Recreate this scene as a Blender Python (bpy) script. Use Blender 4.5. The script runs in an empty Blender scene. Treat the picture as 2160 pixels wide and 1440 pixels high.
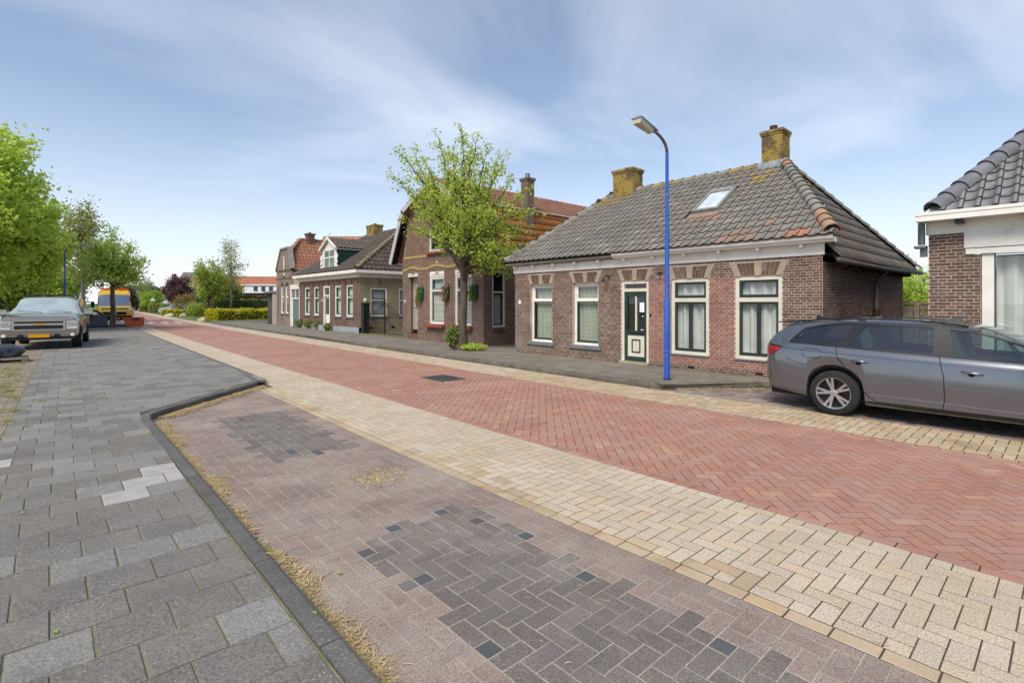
import bpy, bmesh, math, random
from mathutils import Vector, Matrix
random.seed(7)
SC = bpy.context.scene
COL = SC.collection
# ------------------------------------------------------------------ camera
# world: +Y runs along the street away from the camera, +X across the street, z = 0 road level
YAW = math.radians(42.16)
cam = bpy.data.cameras.new('camera')
cam.sensor_width = 36.0
cam.lens = 1078.0 / 2160.0 * 36.0
cam.shift_y = -81.0 / 2160.0
cam.clip_start = 0.05
cam.clip_end = 3000
camo = bpy.data.objects.new('camera', cam)
camo.location = (0, 0, 1.65)
camo.rotation_euler = (math.radians(90), 0, -YAW)
COL.objects.link(camo)
SC.camera = camo
# ------------------------------------------------------------------ sky and sun
SUN_EL, SUN_AZ = math.radians(51), math.radians(-112)      # azimuth from +Y towards +X
w = bpy.data.worlds.new('World'); SC.world = w; w.use_nodes = True
nt = w.node_tree; nt.nodes.clear()
out = nt.nodes.new('ShaderNodeOutputWorld'); bg = nt.nodes.new('ShaderNodeBackground')
sky = nt.nodes.new('ShaderNodeTexSky'); sky.sky_type = 'NISHITA'; sky.sun_disc = False
sky.sun_elevation = SUN_EL; sky.sun_rotation = SUN_AZ
sky.altitude = 0; sky.air_density = 1.0; sky.dust_density = 1.0; sky.ozone_density = 2.6
tc = nt.nodes.new('ShaderNodeTexCoord')
sep = nt.nodes.new('ShaderNodeSeparateXYZ'); nt.links.new(tc.outputs['Generated'], sep.inputs[0])
def wmath(op, a, b=None, clamp=False):
    n = nt.nodes.new('ShaderNodeMath'); n.operation = op; n.use_clamp = clamp
    for i, s in enumerate((a, b)):
        if s is None: continue
        if isinstance(s, (int, float)): n.inputs[i].default_value = s
        else: nt.links.new(s, n.inputs[i])
    return n.outputs[0]
zc = wmath('ADD', wmath('MAXIMUM', sep.outputs[2], 0.0), 0.14)
comb = nt.nodes.new('ShaderNodeCombineXYZ')
nt.links.new(wmath('DIVIDE', sep.outputs[0], zc), comb.inputs[0])
nt.links.new(wmath('DIVIDE', sep.outputs[1], zc), comb.inputs[1])
mp = nt.nodes.new('ShaderNodeMapping'); mp.inputs['Rotation'].default_value = (0, 0, 0.9)
mp.inputs['Scale'].default_value = (0.55, 1.0, 1); mp.inputs['Location'].default_value = (7.3, 4.2, 0)
nt.links.new(comb.outputs[0], mp.inputs[0])
n1 = nt.nodes.new('ShaderNodeTexNoise'); n1.inputs['Scale'].default_value = 0.9; n1.inputs['Detail'].default_value = 7
n1.inputs['Roughness'].default_value = 0.52; n1.inputs['Distortion'].default_value = 0.55
nt.links.new(mp.outputs[0], n1.inputs['Vector'])
n2 = nt.nodes.new('ShaderNodeTexNoise'); n2.inputs['Scale'].default_value = 0.28; n2.inputs['Detail'].default_value = 3
nt.links.new(mp.outputs[0], n2.inputs['Vector'])
cr = nt.nodes.new('ShaderNodeMapRange'); cr.inputs[1].default_value = 0.52; cr.inputs[2].default_value = 0.82
cr.inputs[3].default_value = 0.12; cr.inputs[4].default_value = 0.85
nt.links.new(wmath('ADD', wmath('MULTIPLY', n1.outputs[0], 0.65), wmath('MULTIPLY', n2.outputs[0], 0.38)), cr.inputs[0])
# thin veil that thickens towards the horizon
veil = wmath('POWER', wmath('SUBTRACT', 1.0, wmath('MAXIMUM', sep.outputs[2], 0.0), True), 5.0)
fac = wmath('MAXIMUM', cr.outputs[0], wmath('MULTIPLY', veil, 0.92), True)
mixc = nt.nodes.new('ShaderNodeMix'); mixc.data_type = 'RGBA'
nt.links.new(fac, mixc.inputs['Factor']); nt.links.new(sky.outputs[0], mixc.inputs[6])
mixc.inputs[7].default_value = (7.0, 7.35, 7.9, 1)
nt.links.new(mixc.outputs[2], bg.inputs['Color']); bg.inputs['Strength'].default_value = 0.09
nt.links.new(bg.outputs[0], out.inputs[0])
sun = bpy.data.lights.new('sun', 'SUN'); sun.energy = 2.2; sun.angle = math.radians(28); sun.color = (1.0, 0.93, 0.82)
suno = bpy.data.objects.new('sun', sun); COL.objects.link(suno)
sd = Vector((math.sin(SUN_AZ) * math.cos(SUN_EL), math.cos(SUN_AZ) * math.cos(SUN_EL), math.sin(SUN_EL)))
suno.rotation_euler = sd.to_track_quat('Z', 'Y').to_euler(); suno.location = (0, 0, 30)
SC.view_settings.view_transform = 'Standard'; SC.view_settings.look = 'None'
SC.view_settings.exposure = 0.82; SC.view_settings.gamma = 1.0
SC.view_settings.use_curve_mapping = False
# ------------------------------------------------------------------ helpers
def lin(c):
    if isinstance(c, str):
        c = c.lstrip('#'); c = [int(c[i:i+2], 16) / 255 for i in (0, 2, 4)]
        return tuple(x / 12.92 if x <= .04045 else ((x + .055) / 1.055) ** 2.4 for x in c)
    return tuple(c)
class N:
    """small node-graph helper"""
    def __init__(s, mat): s.t = mat.node_tree
    def new(s, typ, **kw):
        n = s.t.nodes.new('ShaderNode' + typ)
        for k, v in kw.items(): setattr(n, k, v)
        return n
    def put(s, n, i, v):
        if v is None: return
        if hasattr(v, 'is_output'): s.t.links.new(v, n.inputs[i])
        elif isinstance(v, tuple) and len(v) == 3 and n.inputs[i].type == 'RGBA': n.inputs[i].default_value = (*v, 1)
        else: n.inputs[i].default_value = v
    def math(s, op, a, b=None, c=None, clamp=False):
        n = s.new('Math', operation=op); n.use_clamp = clamp
        s.put(n, 0, a); s.put(n, 1, b); s.put(n, 2, c); return n.outputs[0]
    def mix(s, f, a, b, blend='MIX'):
        n = s.new('Mix', data_type='RGBA'); n.blend_type = blend
        s.put(n, 'Factor', f)
        for i, v in ((6, a), (7, b)):
            if hasattr(v, 'is_output'): s.t.links.new(v, n.inputs[i])
            else: n.inputs[i].default_value = (*v, 1)
        return n.outputs[2]
    def noise(s, vec, scale, detail=4, rough=.55, dist=0):
        n = s.new('TexNoise'); s.put(n, 'Vector', vec); n.inputs['Scale'].default_value = scale
        n.inputs['Detail'].default_value = detail; n.inputs['Roughness'].default_value = rough
        n.inputs['Distortion'].default_value = dist; return n.outputs[0]
    def ramp(s, v, lo, hi, a=0., b=1.):
        n = s.new('MapRange'); s.put(n, 0, v)
        n.inputs[1].default_value = lo; n.inputs[2].default_value = hi
        n.inputs[3].default_value = a; n.inputs[4].default_value = b; return n.outputs[0]
MATS = {}
def M(name, c, c2=None, ns=3., rough=.85, spec=.3, piece=0., c3=None, p3=.15, spk=0., sps=350., bump=0., bs=60., bd=.004,
      metal=0., lich=None, lth=(.55, .65), ls=2.2, coat=0., sheen=0., scale3=(1, 1, 1), dots=None, dsc=38.):
    """procedural principled material on world position; per-piece variation from object and island randoms"""
    if name in MATS: return MATS[name]
    m = bpy.data.materials.new(name); m.use_nodes = True; t = m.node_tree; t.nodes.clear(); n = N(m)
    o = n.new('OutputMaterial'); b = n.new('BsdfPrincipled'); t.links.new(b.outputs[0], o.inputs[0])
    geo = n.new('NewGeometry'); pos = geo.outputs['Position']
    if scale3 != (1, 1, 1):
        mpn = n.new('Mapping'); mpn.inputs['Scale'].default_value = scale3; t.links.new(pos, mpn.inputs[0]); pos = mpn.outputs[0]
    c = lin(c); col = c
    if c2 is not None: col = n.mix(n.ramp(n.noise(pos, ns, 6), .35, .65), c, lin(c2))
    if piece or c3 is not None:
        oi = n.new('ObjectInfo')
        r = n.math('FRACT', n.math('ADD', n.math('MULTIPLY', oi.outputs['Random'], 5.37), n.math('MULTIPLY', geo.outputs['Random Per Island'], 3.71)))
        if c3 is not None:
            r2 = n.math('FRACT', n.math('MULTIPLY', r, 17.31))
            col = n.mix(n.math('GREATER_THAN', r2, 1 - p3), col, lin(c3))
        if piece:
            h = n.new('HueSaturation'); n.put(h, 'Value', n.ramp(r, 0, 1, 1 - piece, 1 + piece))
            n.put(h, 'Saturation', n.ramp(n.math('FRACT', n.math('MULTIPLY', r, 7.7)), 0, 1, .9, 1.1)); n.put(h, 'Color', col); col = h.outputs[0]
    if lich is not None:
        f = n.ramp(n.noise(pos, ls, 9, .65), *lth); col = n.mix(f, col, lin(lich))
    if spk:
        s_ = n.ramp(n.noise(pos, sps * .22, 5, .85), .3, .7, 1 - spk * 1.9, 1 + spk * 1.9)
        h = n.new('HueSaturation'); n.put(h, 'Value', s_); n.put(h, 'Color', col); col = h.outputs[0]
    if dots is not None:
        v = n.new('TexVoronoi'); n.put(v, 'Vector', pos); v.inputs['Scale'].default_value = dsc; v.inputs['Randomness'].default_value = 1.
        sz = n.ramp(n.noise(pos, 2.3, 4), .42, .7, .04, .3); col = n.mix(n.math('MULTIPLY', n.math('LESS_THAN', v.outputs['Distance'], sz), .55), col, lin(dots))
    n.put(b, 'Base Color', col); b.inputs['Roughness'].default_value = rough
    b.inputs['Specular IOR Level'].default_value = spec; b.inputs['Metallic'].default_value = metal
    if coat: b.inputs['Coat Weight'].default_value = coat; b.inputs['Coat Roughness'].default_value = .04
    if bump:
        bn = n.new('Bump'); bn.inputs['Strength'].default_value = bump; bn.inputs['Distance'].default_value = bd
        n.put(bn, 'Height', n.noise(pos, bs, 5, .6)); t.links.new(bn.outputs[0], b.inputs['Normal'])
    MATS[name] = m; return m
def GLASS(name='glass', tint=(.86, .9, .88), base=.07):
    if name in MATS: return MATS[name]
    m = bpy.data.materials.new(name); m.use_nodes = True; t = m.node_tree; t.nodes.clear(); n = N(m)
    o = n.new('OutputMaterial'); mx = n.new('MixShader'); tr = n.new('BsdfTransparent'); gl = n.new('BsdfGlossy')
    tr.inputs[0].default_value = (*tint, 1); gl.inputs['Roughness'].default_value = .015; gl.inputs[0].default_value = (.95, .97, 1, 1)
    lw = n.new('LayerWeight'); lw.inputs[0].default_value = .5
    n.put(mx, 0, n.math('ADD', n.math('MULTIPLY', n.math('POWER', lw.outputs['Facing'], 4.), .85), base, clamp=True))
    t.links.new(tr.outputs[0], mx.inputs[1]); t.links.new(gl.outputs[0], mx.inputs[2]); t.links.new(mx.outputs[0], o.inputs[0])
    MATS[name] = m; return m
def LEAF(name, c1, c2, trans=.35, c3=None):
    if name in MATS: return MATS[name]
    m = bpy.data.materials.new(name); m.use_nodes = True; t = m.node_tree; t.nodes.clear(); n = N(m)
    o = n.new('OutputMaterial'); mx = n.new('MixShader'); d = n.new('BsdfPrincipled'); tl = n.new('BsdfTranslucent')
    geo = n.new('NewGeometry'); r = geo.outputs['Random Per Island']
    col = n.mix(r, lin(c1), lin(c2))
    f = n.ramp(n.noise(geo.outputs['Position'], 1.3, 3), .4, .62); col = n.mix(n.math('MULTIPLY', f, .6), col, lin(c3 or c2))
    n.put(d, 'Base Color', col); d.inputs['Roughness'].default_value = .5; d.inputs['Specular IOR Level'].default_value = .35
    n.put(tl, 0, n.mix(.5, col, lin(c2))); mx.inputs[0].default_value = trans
    t.links.new(d.outputs[0], mx.inputs[1]); t.links.new(tl.outputs[0], mx.inputs[2]); t.links.new(mx.outputs[0], o.inputs[0])
    MATS[name] = m; return m
def BRICKTEX(name, ax, c1, c2, mortar, bw=.22, bh=.054, ms=.009, lich=None):
    """far brick wall: flat pattern for surfaces too far away to tell the bricks apart; ax 'y': (y,z) 'x': (x,z)"""
    if name in MATS: return MATS[name]
    m = bpy.data.materials.new(name); m.use_nodes = True; t = m.node_tree; t.nodes.clear(); n = N(m)
    o = n.new('OutputMaterial'); b = n.new('BsdfPrincipled'); t.links.new(b.outputs[0], o.inputs[0])
    tc_ = n.new('TexCoord'); sp = n.new('SeparateXYZ'); cb = n.new('CombineXYZ'); t.links.new(tc_.outputs['Object'], sp.inputs[0])
    t.links.new(sp.outputs['Y' if ax == 'y' else 'X'], cb.inputs[0]); t.links.new(sp.outputs['Z'], cb.inputs[1])
    k = n.new('TexBrick'); t.links.new(cb.outputs[0], k.inputs['Vector']); k.inputs['Scale'].default_value = 1
    k.inputs['Brick Width'].default_value = bw; k.inputs['Row Height'].default_value = bh; k.inputs['Mortar Size'].default_value = ms
    k.inputs['Color1'].default_value = (*lin(c1), 1); k.inputs['Color2'].default_value = (*lin(c2), 1); k.inputs['Mortar'].default_value = (*lin(mortar), 1)
    k.inputs['Bias'].default_value = -.1; k.inputs['Mortar Smooth'].default_value = .3
    col = k.outputs[0]
    h = n.new('HueSaturation'); n.put(h, 'Value', n.ramp(n.noise(tc_.outputs['Object'], 1.5, 6), .3, .7, .8, 1.18)); n.put(h, 'Color', col)
    n.put(b, 'Base Color', h.outputs[0]); b.inputs['Roughness'].default_value = .9; b.inputs['Specular IOR Level'].default_value = .2
    bn = n.new('Bump'); bn.inputs['Strength'].default_value = .6; bn.inputs['Distance'].default_value = .006; bn.invert = True
    t.links.new(k.outputs['Fac'], bn.inputs['Height']); t.links.new(bn.outputs[0], b.inputs['Normal'])
    MATS[name] = m; return m

ORG = {}          # world origin of each thing's frame
def tag(o, label=None, cat=None, group=None, kind=None):
    if label: o['label'] = label
    if cat: o['category'] = cat
    if group: o['group'] = group
    if kind: o['kind'] = kind
    return o
def thing(name, label, cat, loc=(0, 0, 0), rz=0., group=None):
    o = bpy.data.objects.new(name, None); COL.objects.link(o); o.location = loc; o.rotation_euler = (0, 0, rz)
    o.empty_display_size = .2; ORG[o.name] = Vector(loc); return tag(o, label, cat, group)
def org(p): return ORG.get(p.name, Vector((0, 0, 0))) if p else Vector((0, 0, 0))
def link(name, me, parent=None):
    o = bpy.data.objects.new(name, me); COL.objects.link(o)
    if parent is not None: o.parent = parent; ORG[o.name] = org(parent)
    return o
class MB:
    def __init__(s): s.v = []; s.f = []; s.m = []; s.cur = 0
    def add(s, vs, fs):
        k = len(s.v); s.v += [tuple(p) for p in vs]
        for f in fs: s.f.append([i + k for i in f]); s.m.append(s.cur)
        return s
    def hexa(s, p):      # 8 points: bottom 4 ccw, top 4
        return s.add(p, [(3, 2, 1, 0), (4, 5, 6, 7), (0, 1, 5, 4), (1, 2, 6, 5), (2, 3, 7, 6), (3, 0, 4, 7)])
    def box(s, x0, x1, y0, y1, z0, z1):
        return s.hexa([(x0, y0, z0), (x1, y0, z0), (x1, y1, z0), (x0, y1, z0), (x0, y0, z1), (x1, y0, z1), (x1, y1, z1), (x0, y1, z1)])
    def obox(s, c, a, b, n, la, lb, ln):   # oriented box: centre, unit axes, full sizes
        c, a, b, n = Vector(c), Vector(a) * la / 2, Vector(b) * lb / 2, Vector(n) * ln / 2
        return s.hexa([c - a - b - n, c + a - b - n, c + a + b - n, c - a + b - n, c - a - b + n, c + a - b + n, c + a + b + n, c - a + b + n])
    def prism(s, poly, z0, z1):            # polygon in xy
        k = len(poly); vs = [(x, y, z0) for x, y in poly] + [(x, y, z1) for x, y in poly]
        return s.add(vs, [list(range(k))[::-1], list(range(k, 2 * k))] + [(i, (i + 1) % k, k + (i + 1) % k, k + i) for i in range(k)])
    def extrude(s, poly, off):             # 3d polygon extruded by a vector
        k = len(poly); off = Vector(off); vs = [Vector(p) for p in poly]; vs = vs + [p + off for p in vs]
        return s.add(vs, [list(range(k))[::-1], list(range(k, 2 * k))] + [(i, (i + 1) % k, k + (i + 1) % k, k + i) for i in range(k)])
    def tube(s, pts, rad, seg=8, caps=True):
        pts = [Vector(p) for p in pts]; rad = rad if isinstance(rad, (list, tuple)) else [rad] * len(pts)
        rings = []; up = None
        for i, p in enumerate(pts):
            d = (pts[min(i + 1, len(pts) - 1)] - pts[max(i - 1, 0)]).normalized()
            if up is None: up = Vector((0, 0, 1)) if abs(d.z) < .9 else Vector((1, 0, 0))
            a = d.cross(up).normalized(); b = a.cross(d).normalized(); up = b
            rings.append([p + (a * math.cos(t) + b * math.sin(t)) * rad[i] for t in [2 * math.pi * j / seg for j in range(seg)]])
        fs = [(i * seg + j, i * seg + (j + 1) % seg, (i + 1) * seg + (j + 1) % seg, (i + 1) * seg + j) for i in range(len(pts) - 1) for j in range(seg)]
        if caps: fs += [list(range(seg))[::-1], [(len(pts) - 1) * seg + j for j in range(seg)]]
        return s.add([p for r in rings for p in r], fs)
    def lathe(s, c, ax, prof, seg=16):     # prof: (radius, offset along axis)
        c, ax = Vector(c), Vector(ax).normalized(); u = Vector((0, 0, 1)) if abs(ax.z) < .9 else Vector((1, 0, 0))
        a = ax.cross(u).normalized(); b = ax.cross(a)
        vs = [c + ax * h + (a * math.cos(2 * math.pi * j / seg) + b * math.sin(2 * math.pi * j / seg)) * r for r, h in prof for j in range(seg)]
        return s.add(vs, [(i * seg + j, i * seg + (j + 1) % seg, (i + 1) * seg + (j + 1) % seg, (i + 1) * seg + j) for i in range(len(prof) - 1) for j in range(seg)])
    def build(s, name, mats, parent=None, smooth=False, local=False, angle=None):
        me = bpy.data.meshes.new(name); o_ = Vector((0, 0, 0)) if local else org(parent)
        me.from_pydata([(x - o_.x, y - o_.y, z - o_.z) for x, y, z in s.v], [], s.f)
        mats = mats if isinstance(mats, (list, tuple)) else [mats]
        for m in mats: me.materials.append(m)
        if len(mats) > 1: me.polygons.foreach_set('material_index', s.m)
        if smooth:
            me.polygons.foreach_set('use_smooth', [True] * len(me.polygons))
            if angle: me.set_sharp_from_angle(angle=math.radians(angle))
        me.update(); return link(name, me, parent)
def struct(o): o['kind'] = 'structure'; return o
# ---- image position of a world point (only used to choose which pieces show largest)
CS, SN = math.cos(YAW), math.sin(YAW)
def shows(x, y, z):
    d = x * SN + y * CS
    if d < .3: return 0.
    u = 1080 + 1078 * (x * CS - y * SN) / d; v = 639 - 1078 * (z - 1.65) / d
    if u < -20 or u > 2180 or v < -20 or v > 1460: return 0.
    return 1. / d
# ---- 2D convex clipping
def clip(poly, nx, ny, d):        # keep nx*x+ny*y >= d
    out_ = []; k = len(poly)
    for i in range(k):
        p, q = poly[i], poly[(i + 1) % k]; a = nx * p[0] + ny * p[1] - d; b = nx * q[0] + ny * q[1] - d
        if a >= 0: out_.append(p)
        if (a >= 0) != (b >= 0):
            t = a / (a - b); out_.append((p[0] + (q[0] - p[0]) * t, p[1] + (q[1] - p[1]) * t))
    return out_
def area(p): return .5 * sum(p[i][0] * p[(i + 1) % len(p)][1] - p[(i + 1) % len(p)][0] * p[i][1] for i in range(len(p)))
# ---- chamfered unit brick (1x1x1 centred), shared between pieces
def brick_mesh(name, mat, lx, ly, lz, c):
    mb = MB(); a, b, h = lx / 2, ly / 2, lz / 2
    mb.add([(-a, -b, -h), (a, -b, -h), (a, b, -h), (-a, b, -h), (-a, -b, h - c), (a, -b, h - c), (a, b, h - c), (-a, b, h - c),
            (-a + c, -b + c, h), (a - c, -b + c, h), (a - c, b - c, h), (-a + c, b - c, h)],
           [(0, 1, 5, 4), (1, 2, 6, 5), (2, 3, 7, 6), (3, 0, 4, 7), (4, 5, 9, 8), (5, 6, 10, 9), (6, 7, 11, 10), (7, 4, 8, 11), (8, 9, 10, 11)])
    me = bpy.data.meshes.new(name); me.from_pydata(mb.v, [], mb.f); me.materials.append(mat); me.update(); return me
# ------------------------------------------------------------------ ground
def off(y):
    d = max(0., y - 5.); return .016 * d + .0002 * d * d
mJointSand = M('joint_sand', '#877f6a', '#716b58', ns=6, rough=.95, spk=.2, lich='#6f7048', lth=(.5, .62), ls=7)
mJointGrey = M('joint_grey', '#a89e90', '#948a7d', ns=5, rough=.95, spk=.2)
mJointDark = M('joint_dark', '#564d3f', '#463e33', ns=5, rough=.95)
mJointRed = M('joint_red', '#4f352d', '#5a3f35', ns=5, rough=.95)
mRed = M('red_paver', '#a47c6c', '#997162', ns=1.1, rough=.8, piece=.06, c3='#a8826f', p3=.08, spk=.26, sps=420, bump=.35, bs=420, bd=.002, spec=.35, lich='#ac8b77', lth=(.5, .8), ls=.7)
mBeige = M('beige_paver', '#bcad98', '#b0a18b', ns=1.3, rough=.82, piece=.07, c3='#b8a48c', p3=.14, spk=.36, sps=420, bump=.35, bs=420, bd=.002, lich='#a69880', lth=(.52, .8), ls=.9)
mOchre = M('ochre_paver', '#b5a184', '#a89478', ns=1.8, rough=.84, piece=.09, spk=.12, sps=420, bump=.35, bs=420, bd=.002, lich='#857350', lth=(.55, .75), ls=1.6)
mBrown = M('brown_paver', '#8b7c73', '#7f7067', ns=1.6, rough=.85, piece=.085, spk=.36, sps=420, bump=.4, bs=420, bd=.002, lich='#9d9286', lth=(.47, .72), ls=1.1)
mDark = M('dark_paver', '#726b65', '#68615c', ns=2, rough=.83, piece=.1, spk=.36, sps=420, bump=.4, bs=420, bd=.002, lich='#8a8279', lth=(.52, .75), ls=1.5, dots='#9a948c', dsc=55)
mDarkB = M('blue_black_paver', '#565859', '#4f5152', rough=.75, spk=.1)
mTile = M('grey_tile', '#757069', '#6a6660', ns=2.2, rough=.72, piece=.085, c3='#7e7b76', p3=.12, spk=.36, sps=330, dots='#a9a59e', bump=.4, bs=350, bd=.002, spec=.4, lich='#625e57', lth=(.52, .75), ls=1.7)
mTileL = M('pale_tile', '#a9a59f', '#9a9691', ns=9, rough=.75, piece=.07, spk=.08)
mTile2 = M('grey_tile_worn_sheen', '#817d77', '#76726c', ns=2.2, rough=.7, piece=.1, spk=.26, sps=300, spec=.4, lich='#75716a', lth=(.55, .75), ls=1.7)  # paler tile for the distance: grazing sheen and wear put into its colour
mWalk = M('walk_tile', '#7c766c', '#6c675e', ns=1.7, rough=.85, piece=.08, spk=.24, sps=320, bump=.4, bs=350, bd=.002, lich='#878071', lth=(.5, .75), ls=1.3)
mKerb = M('kerb_concrete', '#65635f', '#575551', ns=5, rough=.85, piece=.1, dots='#908c85', spk=.24, sps=300, bump=.5, bs=250, bd=.003)
mKerbR = M('kerb_old_concrete', '#6b665c', '#544f47', ns=4, rough=.9, piece=.12, spk=.16, sps=300, bump=.5, bs=250, bd=.003)
mGrass = M('grass_ground', '#66733c', '#54602f', ns=.5, rough=.95, spk=.3, sps=60)
mOldBrick = M('old_yard_brick', '#8d8274', '#7f7365', ns=2, rough=.9, piece=.12, spk=.15)

g = MB(); g.add([(-900, -300, -.06), (900, -300, -.06), (900, 1500, -.06), (-900, 1500, -.06)], [(0, 1, 2, 3)])
struct(g.build('ground', mGrass))
def sheet(name, mat, x0f, x1f, y0, y1, z, step=2., parent=None):
    mb = MB(); k = max(1, int((y1 - y0) / step)); ys = [y0 + (y1 - y0) * i / k for i in range(k + 1)]
    vs = []
    for y in ys: vs += [(x0f(y), y, z), (x1f(y), y, z)]
    mb.add(vs, [(2 * i, 2 * i + 1, 2 * i + 3, 2 * i + 2) for i in range(k)])
    return mb.build(name, mat, parent)
def C_(c): return lambda y: c + off(y)

def herring(x0, x1, y0, y1, w, ang=0.):
    """herringbone bricks w x 2w covering a box: (cx, cy, angle)"""
    cx, cy = (x0 + x1) / 2, (y0 + y1) / 2; R = math.hypot(x1 - x0, y1 - y0) / 2 + 2 * w
    n = int(R / w) + 2; ca, sa = math.cos(ang), math.sin(ang); res = []
    for i in range(-n, n):
        for j in range(-n, n):
            d = (i + j) % 4
            if d == 0: px, py, h = (i + 1) * w, (j + .5) * w, 0.
            elif d == 2: px, py, h = (i + .5) * w, (j + 1) * w, math.pi / 2
            else: continue
            X = cx + px * ca - py * sa; Y = cy + px * sa + py * ca
            if x0 - w < X < x1 + w and y0 - w < Y < y1 + w: res.append((X, Y, h + ang))
    return res
def runs(x0, x1, y0, y1, lx, ly, along='x', bond=.5):
    """running bond, rows along x or y"""
    res = []
    if along == 'x':
        r = 0; y = y0
        while y < y1:
            x = x0 - lx + (r % 2) * lx * bond
            while x < x1 + lx: res.append((x + lx / 2, y + ly / 2, 0.)); x += lx
            y += ly; r += 1
    else:
        r = 0; x = x0
        while x < x1:
            y = y0 - ly + (r % 2) * ly * bond
            while y < y1 + ly: res.append((x + lx / 2, y + ly / 2, 0.)); y += ly
            x += lx; r += 1
    return res
def pave(parent, name, items, L, W, joint, planes, mats, pick, ztop, thick=.05, ch=.004, jit=.0007, n_ind=300, inside=None, minarea=.25):
    """items: (x,y,ang). planes: callable (x,y)->list of half planes. pick(x,y)->material index. Nearest whole pieces become objects."""
    whole, rest = [], []
    l, w_ = L - joint, W - joint
    for (x, y, a) in items:
        if inside and not inside(x, y): continue
        ca, sa = math.cos(a), math.sin(a)
        poly = [(x + ca * px - sa * py, y + sa * px + ca * py) for px, py in ((-l / 2, -w_ / 2), (l / 2, -w_ / 2), (l / 2, w_ / 2), (-l / 2, w_ / 2))]
        p2 = poly
        for (nx, ny, d) in planes(x, y):
            p2 = clip(p2, nx, ny, d)
            if len(p2) < 3: break
        if len(p2) < 3 or area(p2) < minarea * l * w_ * .3: continue
        if area(p2) > .995 * l * w_: whole.append((x, y, a, poly))
        else: rest.append((x, y, p2))
    whole.sort(key=lambda t: -shows(t[0] + off(t[1]), t[1], ztop))
    mesh = {}
    for (x, y, a, poly) in whole[:n_ind]:
        k = pick(x, y)
        if k not in mesh: mesh[k] = brick_mesh(name, mats[k], l, w_, thick, ch)
        o = link(name, mesh[k], parent)
        o.location = (x + off(y), y, ztop - thick / 2 + random.uniform(-jit, jit))
        o.rotation_euler = (random.uniform(-1, 1) * .006, random.uniform(-1, 1) * .006, a + random.uniform(-1, 1) * .004)
    mb = MB()
    for t in [(x, y, p) for (x, y, a, p) in whole[n_ind:]] + rest:
        x, y, p = t; mb.cur = pick(x, y); k = len(p)
        cx, cy = sum(q[0] for q in p) / k, sum(q[1] for q in p) / k; z = ztop + random.uniform(-jit, jit)
        sx, sy = random.uniform(-1, 1) * .006, random.uniform(-1, 1) * .006
        lo, mid, top = [], [], []
        for (qx, qy) in p:
            dx, dy = qx - cx, qy - cy; r = math.hypot(dx, dy) + 1e-6; f = max(.3, 1 - ch * 1.35 / r); zz = z + dx * sx + dy * sy
            o_ = off(qy); lo.append((qx + o_, qy, ztop - thick)); mid.append((qx + o_, qy, zz - ch)); top.append((cx + dx * f + o_, cy + dy * f, zz))
        mb.add(lo + mid + top, [[2 * k + i for i in range(k)]] + [(k + i, k + (i + 1) % k, 2 * k + (i + 1) % k, 2 * k + i) for i in range(k)] +
               [(i, (i + 1) % k, k + (i + 1) % k, k + i) for i in range(k)])
    if mb.f:
        o = mb.build(name + 's', mats, parent); o['kind'] = 'stuff'
YN, YF = -5., 46.
band = lambda a, b: (lambda x, y: [(1, 0, a), (-1, 0, -b)])
# --- red carriageway
road = struct(sheet('road', mJointRed, C_(4.24), C_(7.53), YN, YF, -.0018))
RB = .106
pave(road, 'paver', [(4.24 + RB / 2, YN + .21 + i * .212, math.pi / 2) for i in range(int((YF - YN) / .212))] +
     [(7.53 - RB / 2, YN + .21 + i * .212, math.pi / 2) for i in range(int((YF - YN) / .212))], .212, .106, .004, band(4.24, 7.53), [mRed], lambda x, y: 0, 0., n_ind=60)
pave(road, 'paver', herring(4.24, 7.53, YN, 26., .106, math.pi / 4), .212, .106, .0075, lambda x, y: [(1, 0, 4.348), (-1, 0, -7.422), (0, -1, -26.)], [mRed], lambda x, y: 0, 0., n_ind=240, minarea=.03, ch=.0012)
pave(road, 'paver', [(x, y, 0) for x, y, a in runs(4.35, 7.4, 26., YF, .4, .4)], .4, .4, .012, lambda x, y: [(1, 0, 4.348), (-1, 0, -7.422), (0, 1, 26.)], [mRed], lambda x, y: 0, 0., n_ind=0)
sheet('far_surface', mRed, C_(4.24), C_(7.53), YF, 130., 0., 3, road)
# --- beige edge strips
strl = struct(sheet('road_edge', mJointDark, C_(2.86), C_(4.24), YN, YF, -.0018))
def lpl(x, y): return [(1, 0, 2.97 if y < 10.6 else 3.18), (-1, 0, -4.238)]
pave(strl, 'paver', herring(2.97, 4.24, YN, 30., .106), .212, .106, .0072, lpl, [mBeige, mOchre], lambda x, y: 1 if x < 3.15 and random.random() < .3 else 0, 0., n_ind=250, ch=.0014)
pave(strl, 'paver', [(2.86 + RB / 2, YN + .21 + i * .212, math.pi / 2) for i in range(int((10.8 - YN) / .212))], .212, .106, .008, band(2.86, 2.97), [mOchre], lambda x, y: 0, .002, n_ind=50)
sheet('far_surface', mBeige, C_(3.18), C_(4.24), 30., 130., -.001, 3, strl)
strr = struct(sheet('road_edge', mJointDark, C_(7.53), C_(8.62), YN, YF, -.0022))
pave(strr, 'paver', herring(7.53, 8.62, YN, 26., .106), .212, .106, .011, band(7.532, 8.61), [mBeige, mOchre],
     lambda x, y: 1 if random.random() < (.85 if y < 9 else .25) else 0, 0., n_ind=300, ch=.0015)
sheet('far_surface', mBeige, C_(7.53), C_(8.62), 26., 130., -.001, 3, strr)
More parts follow.
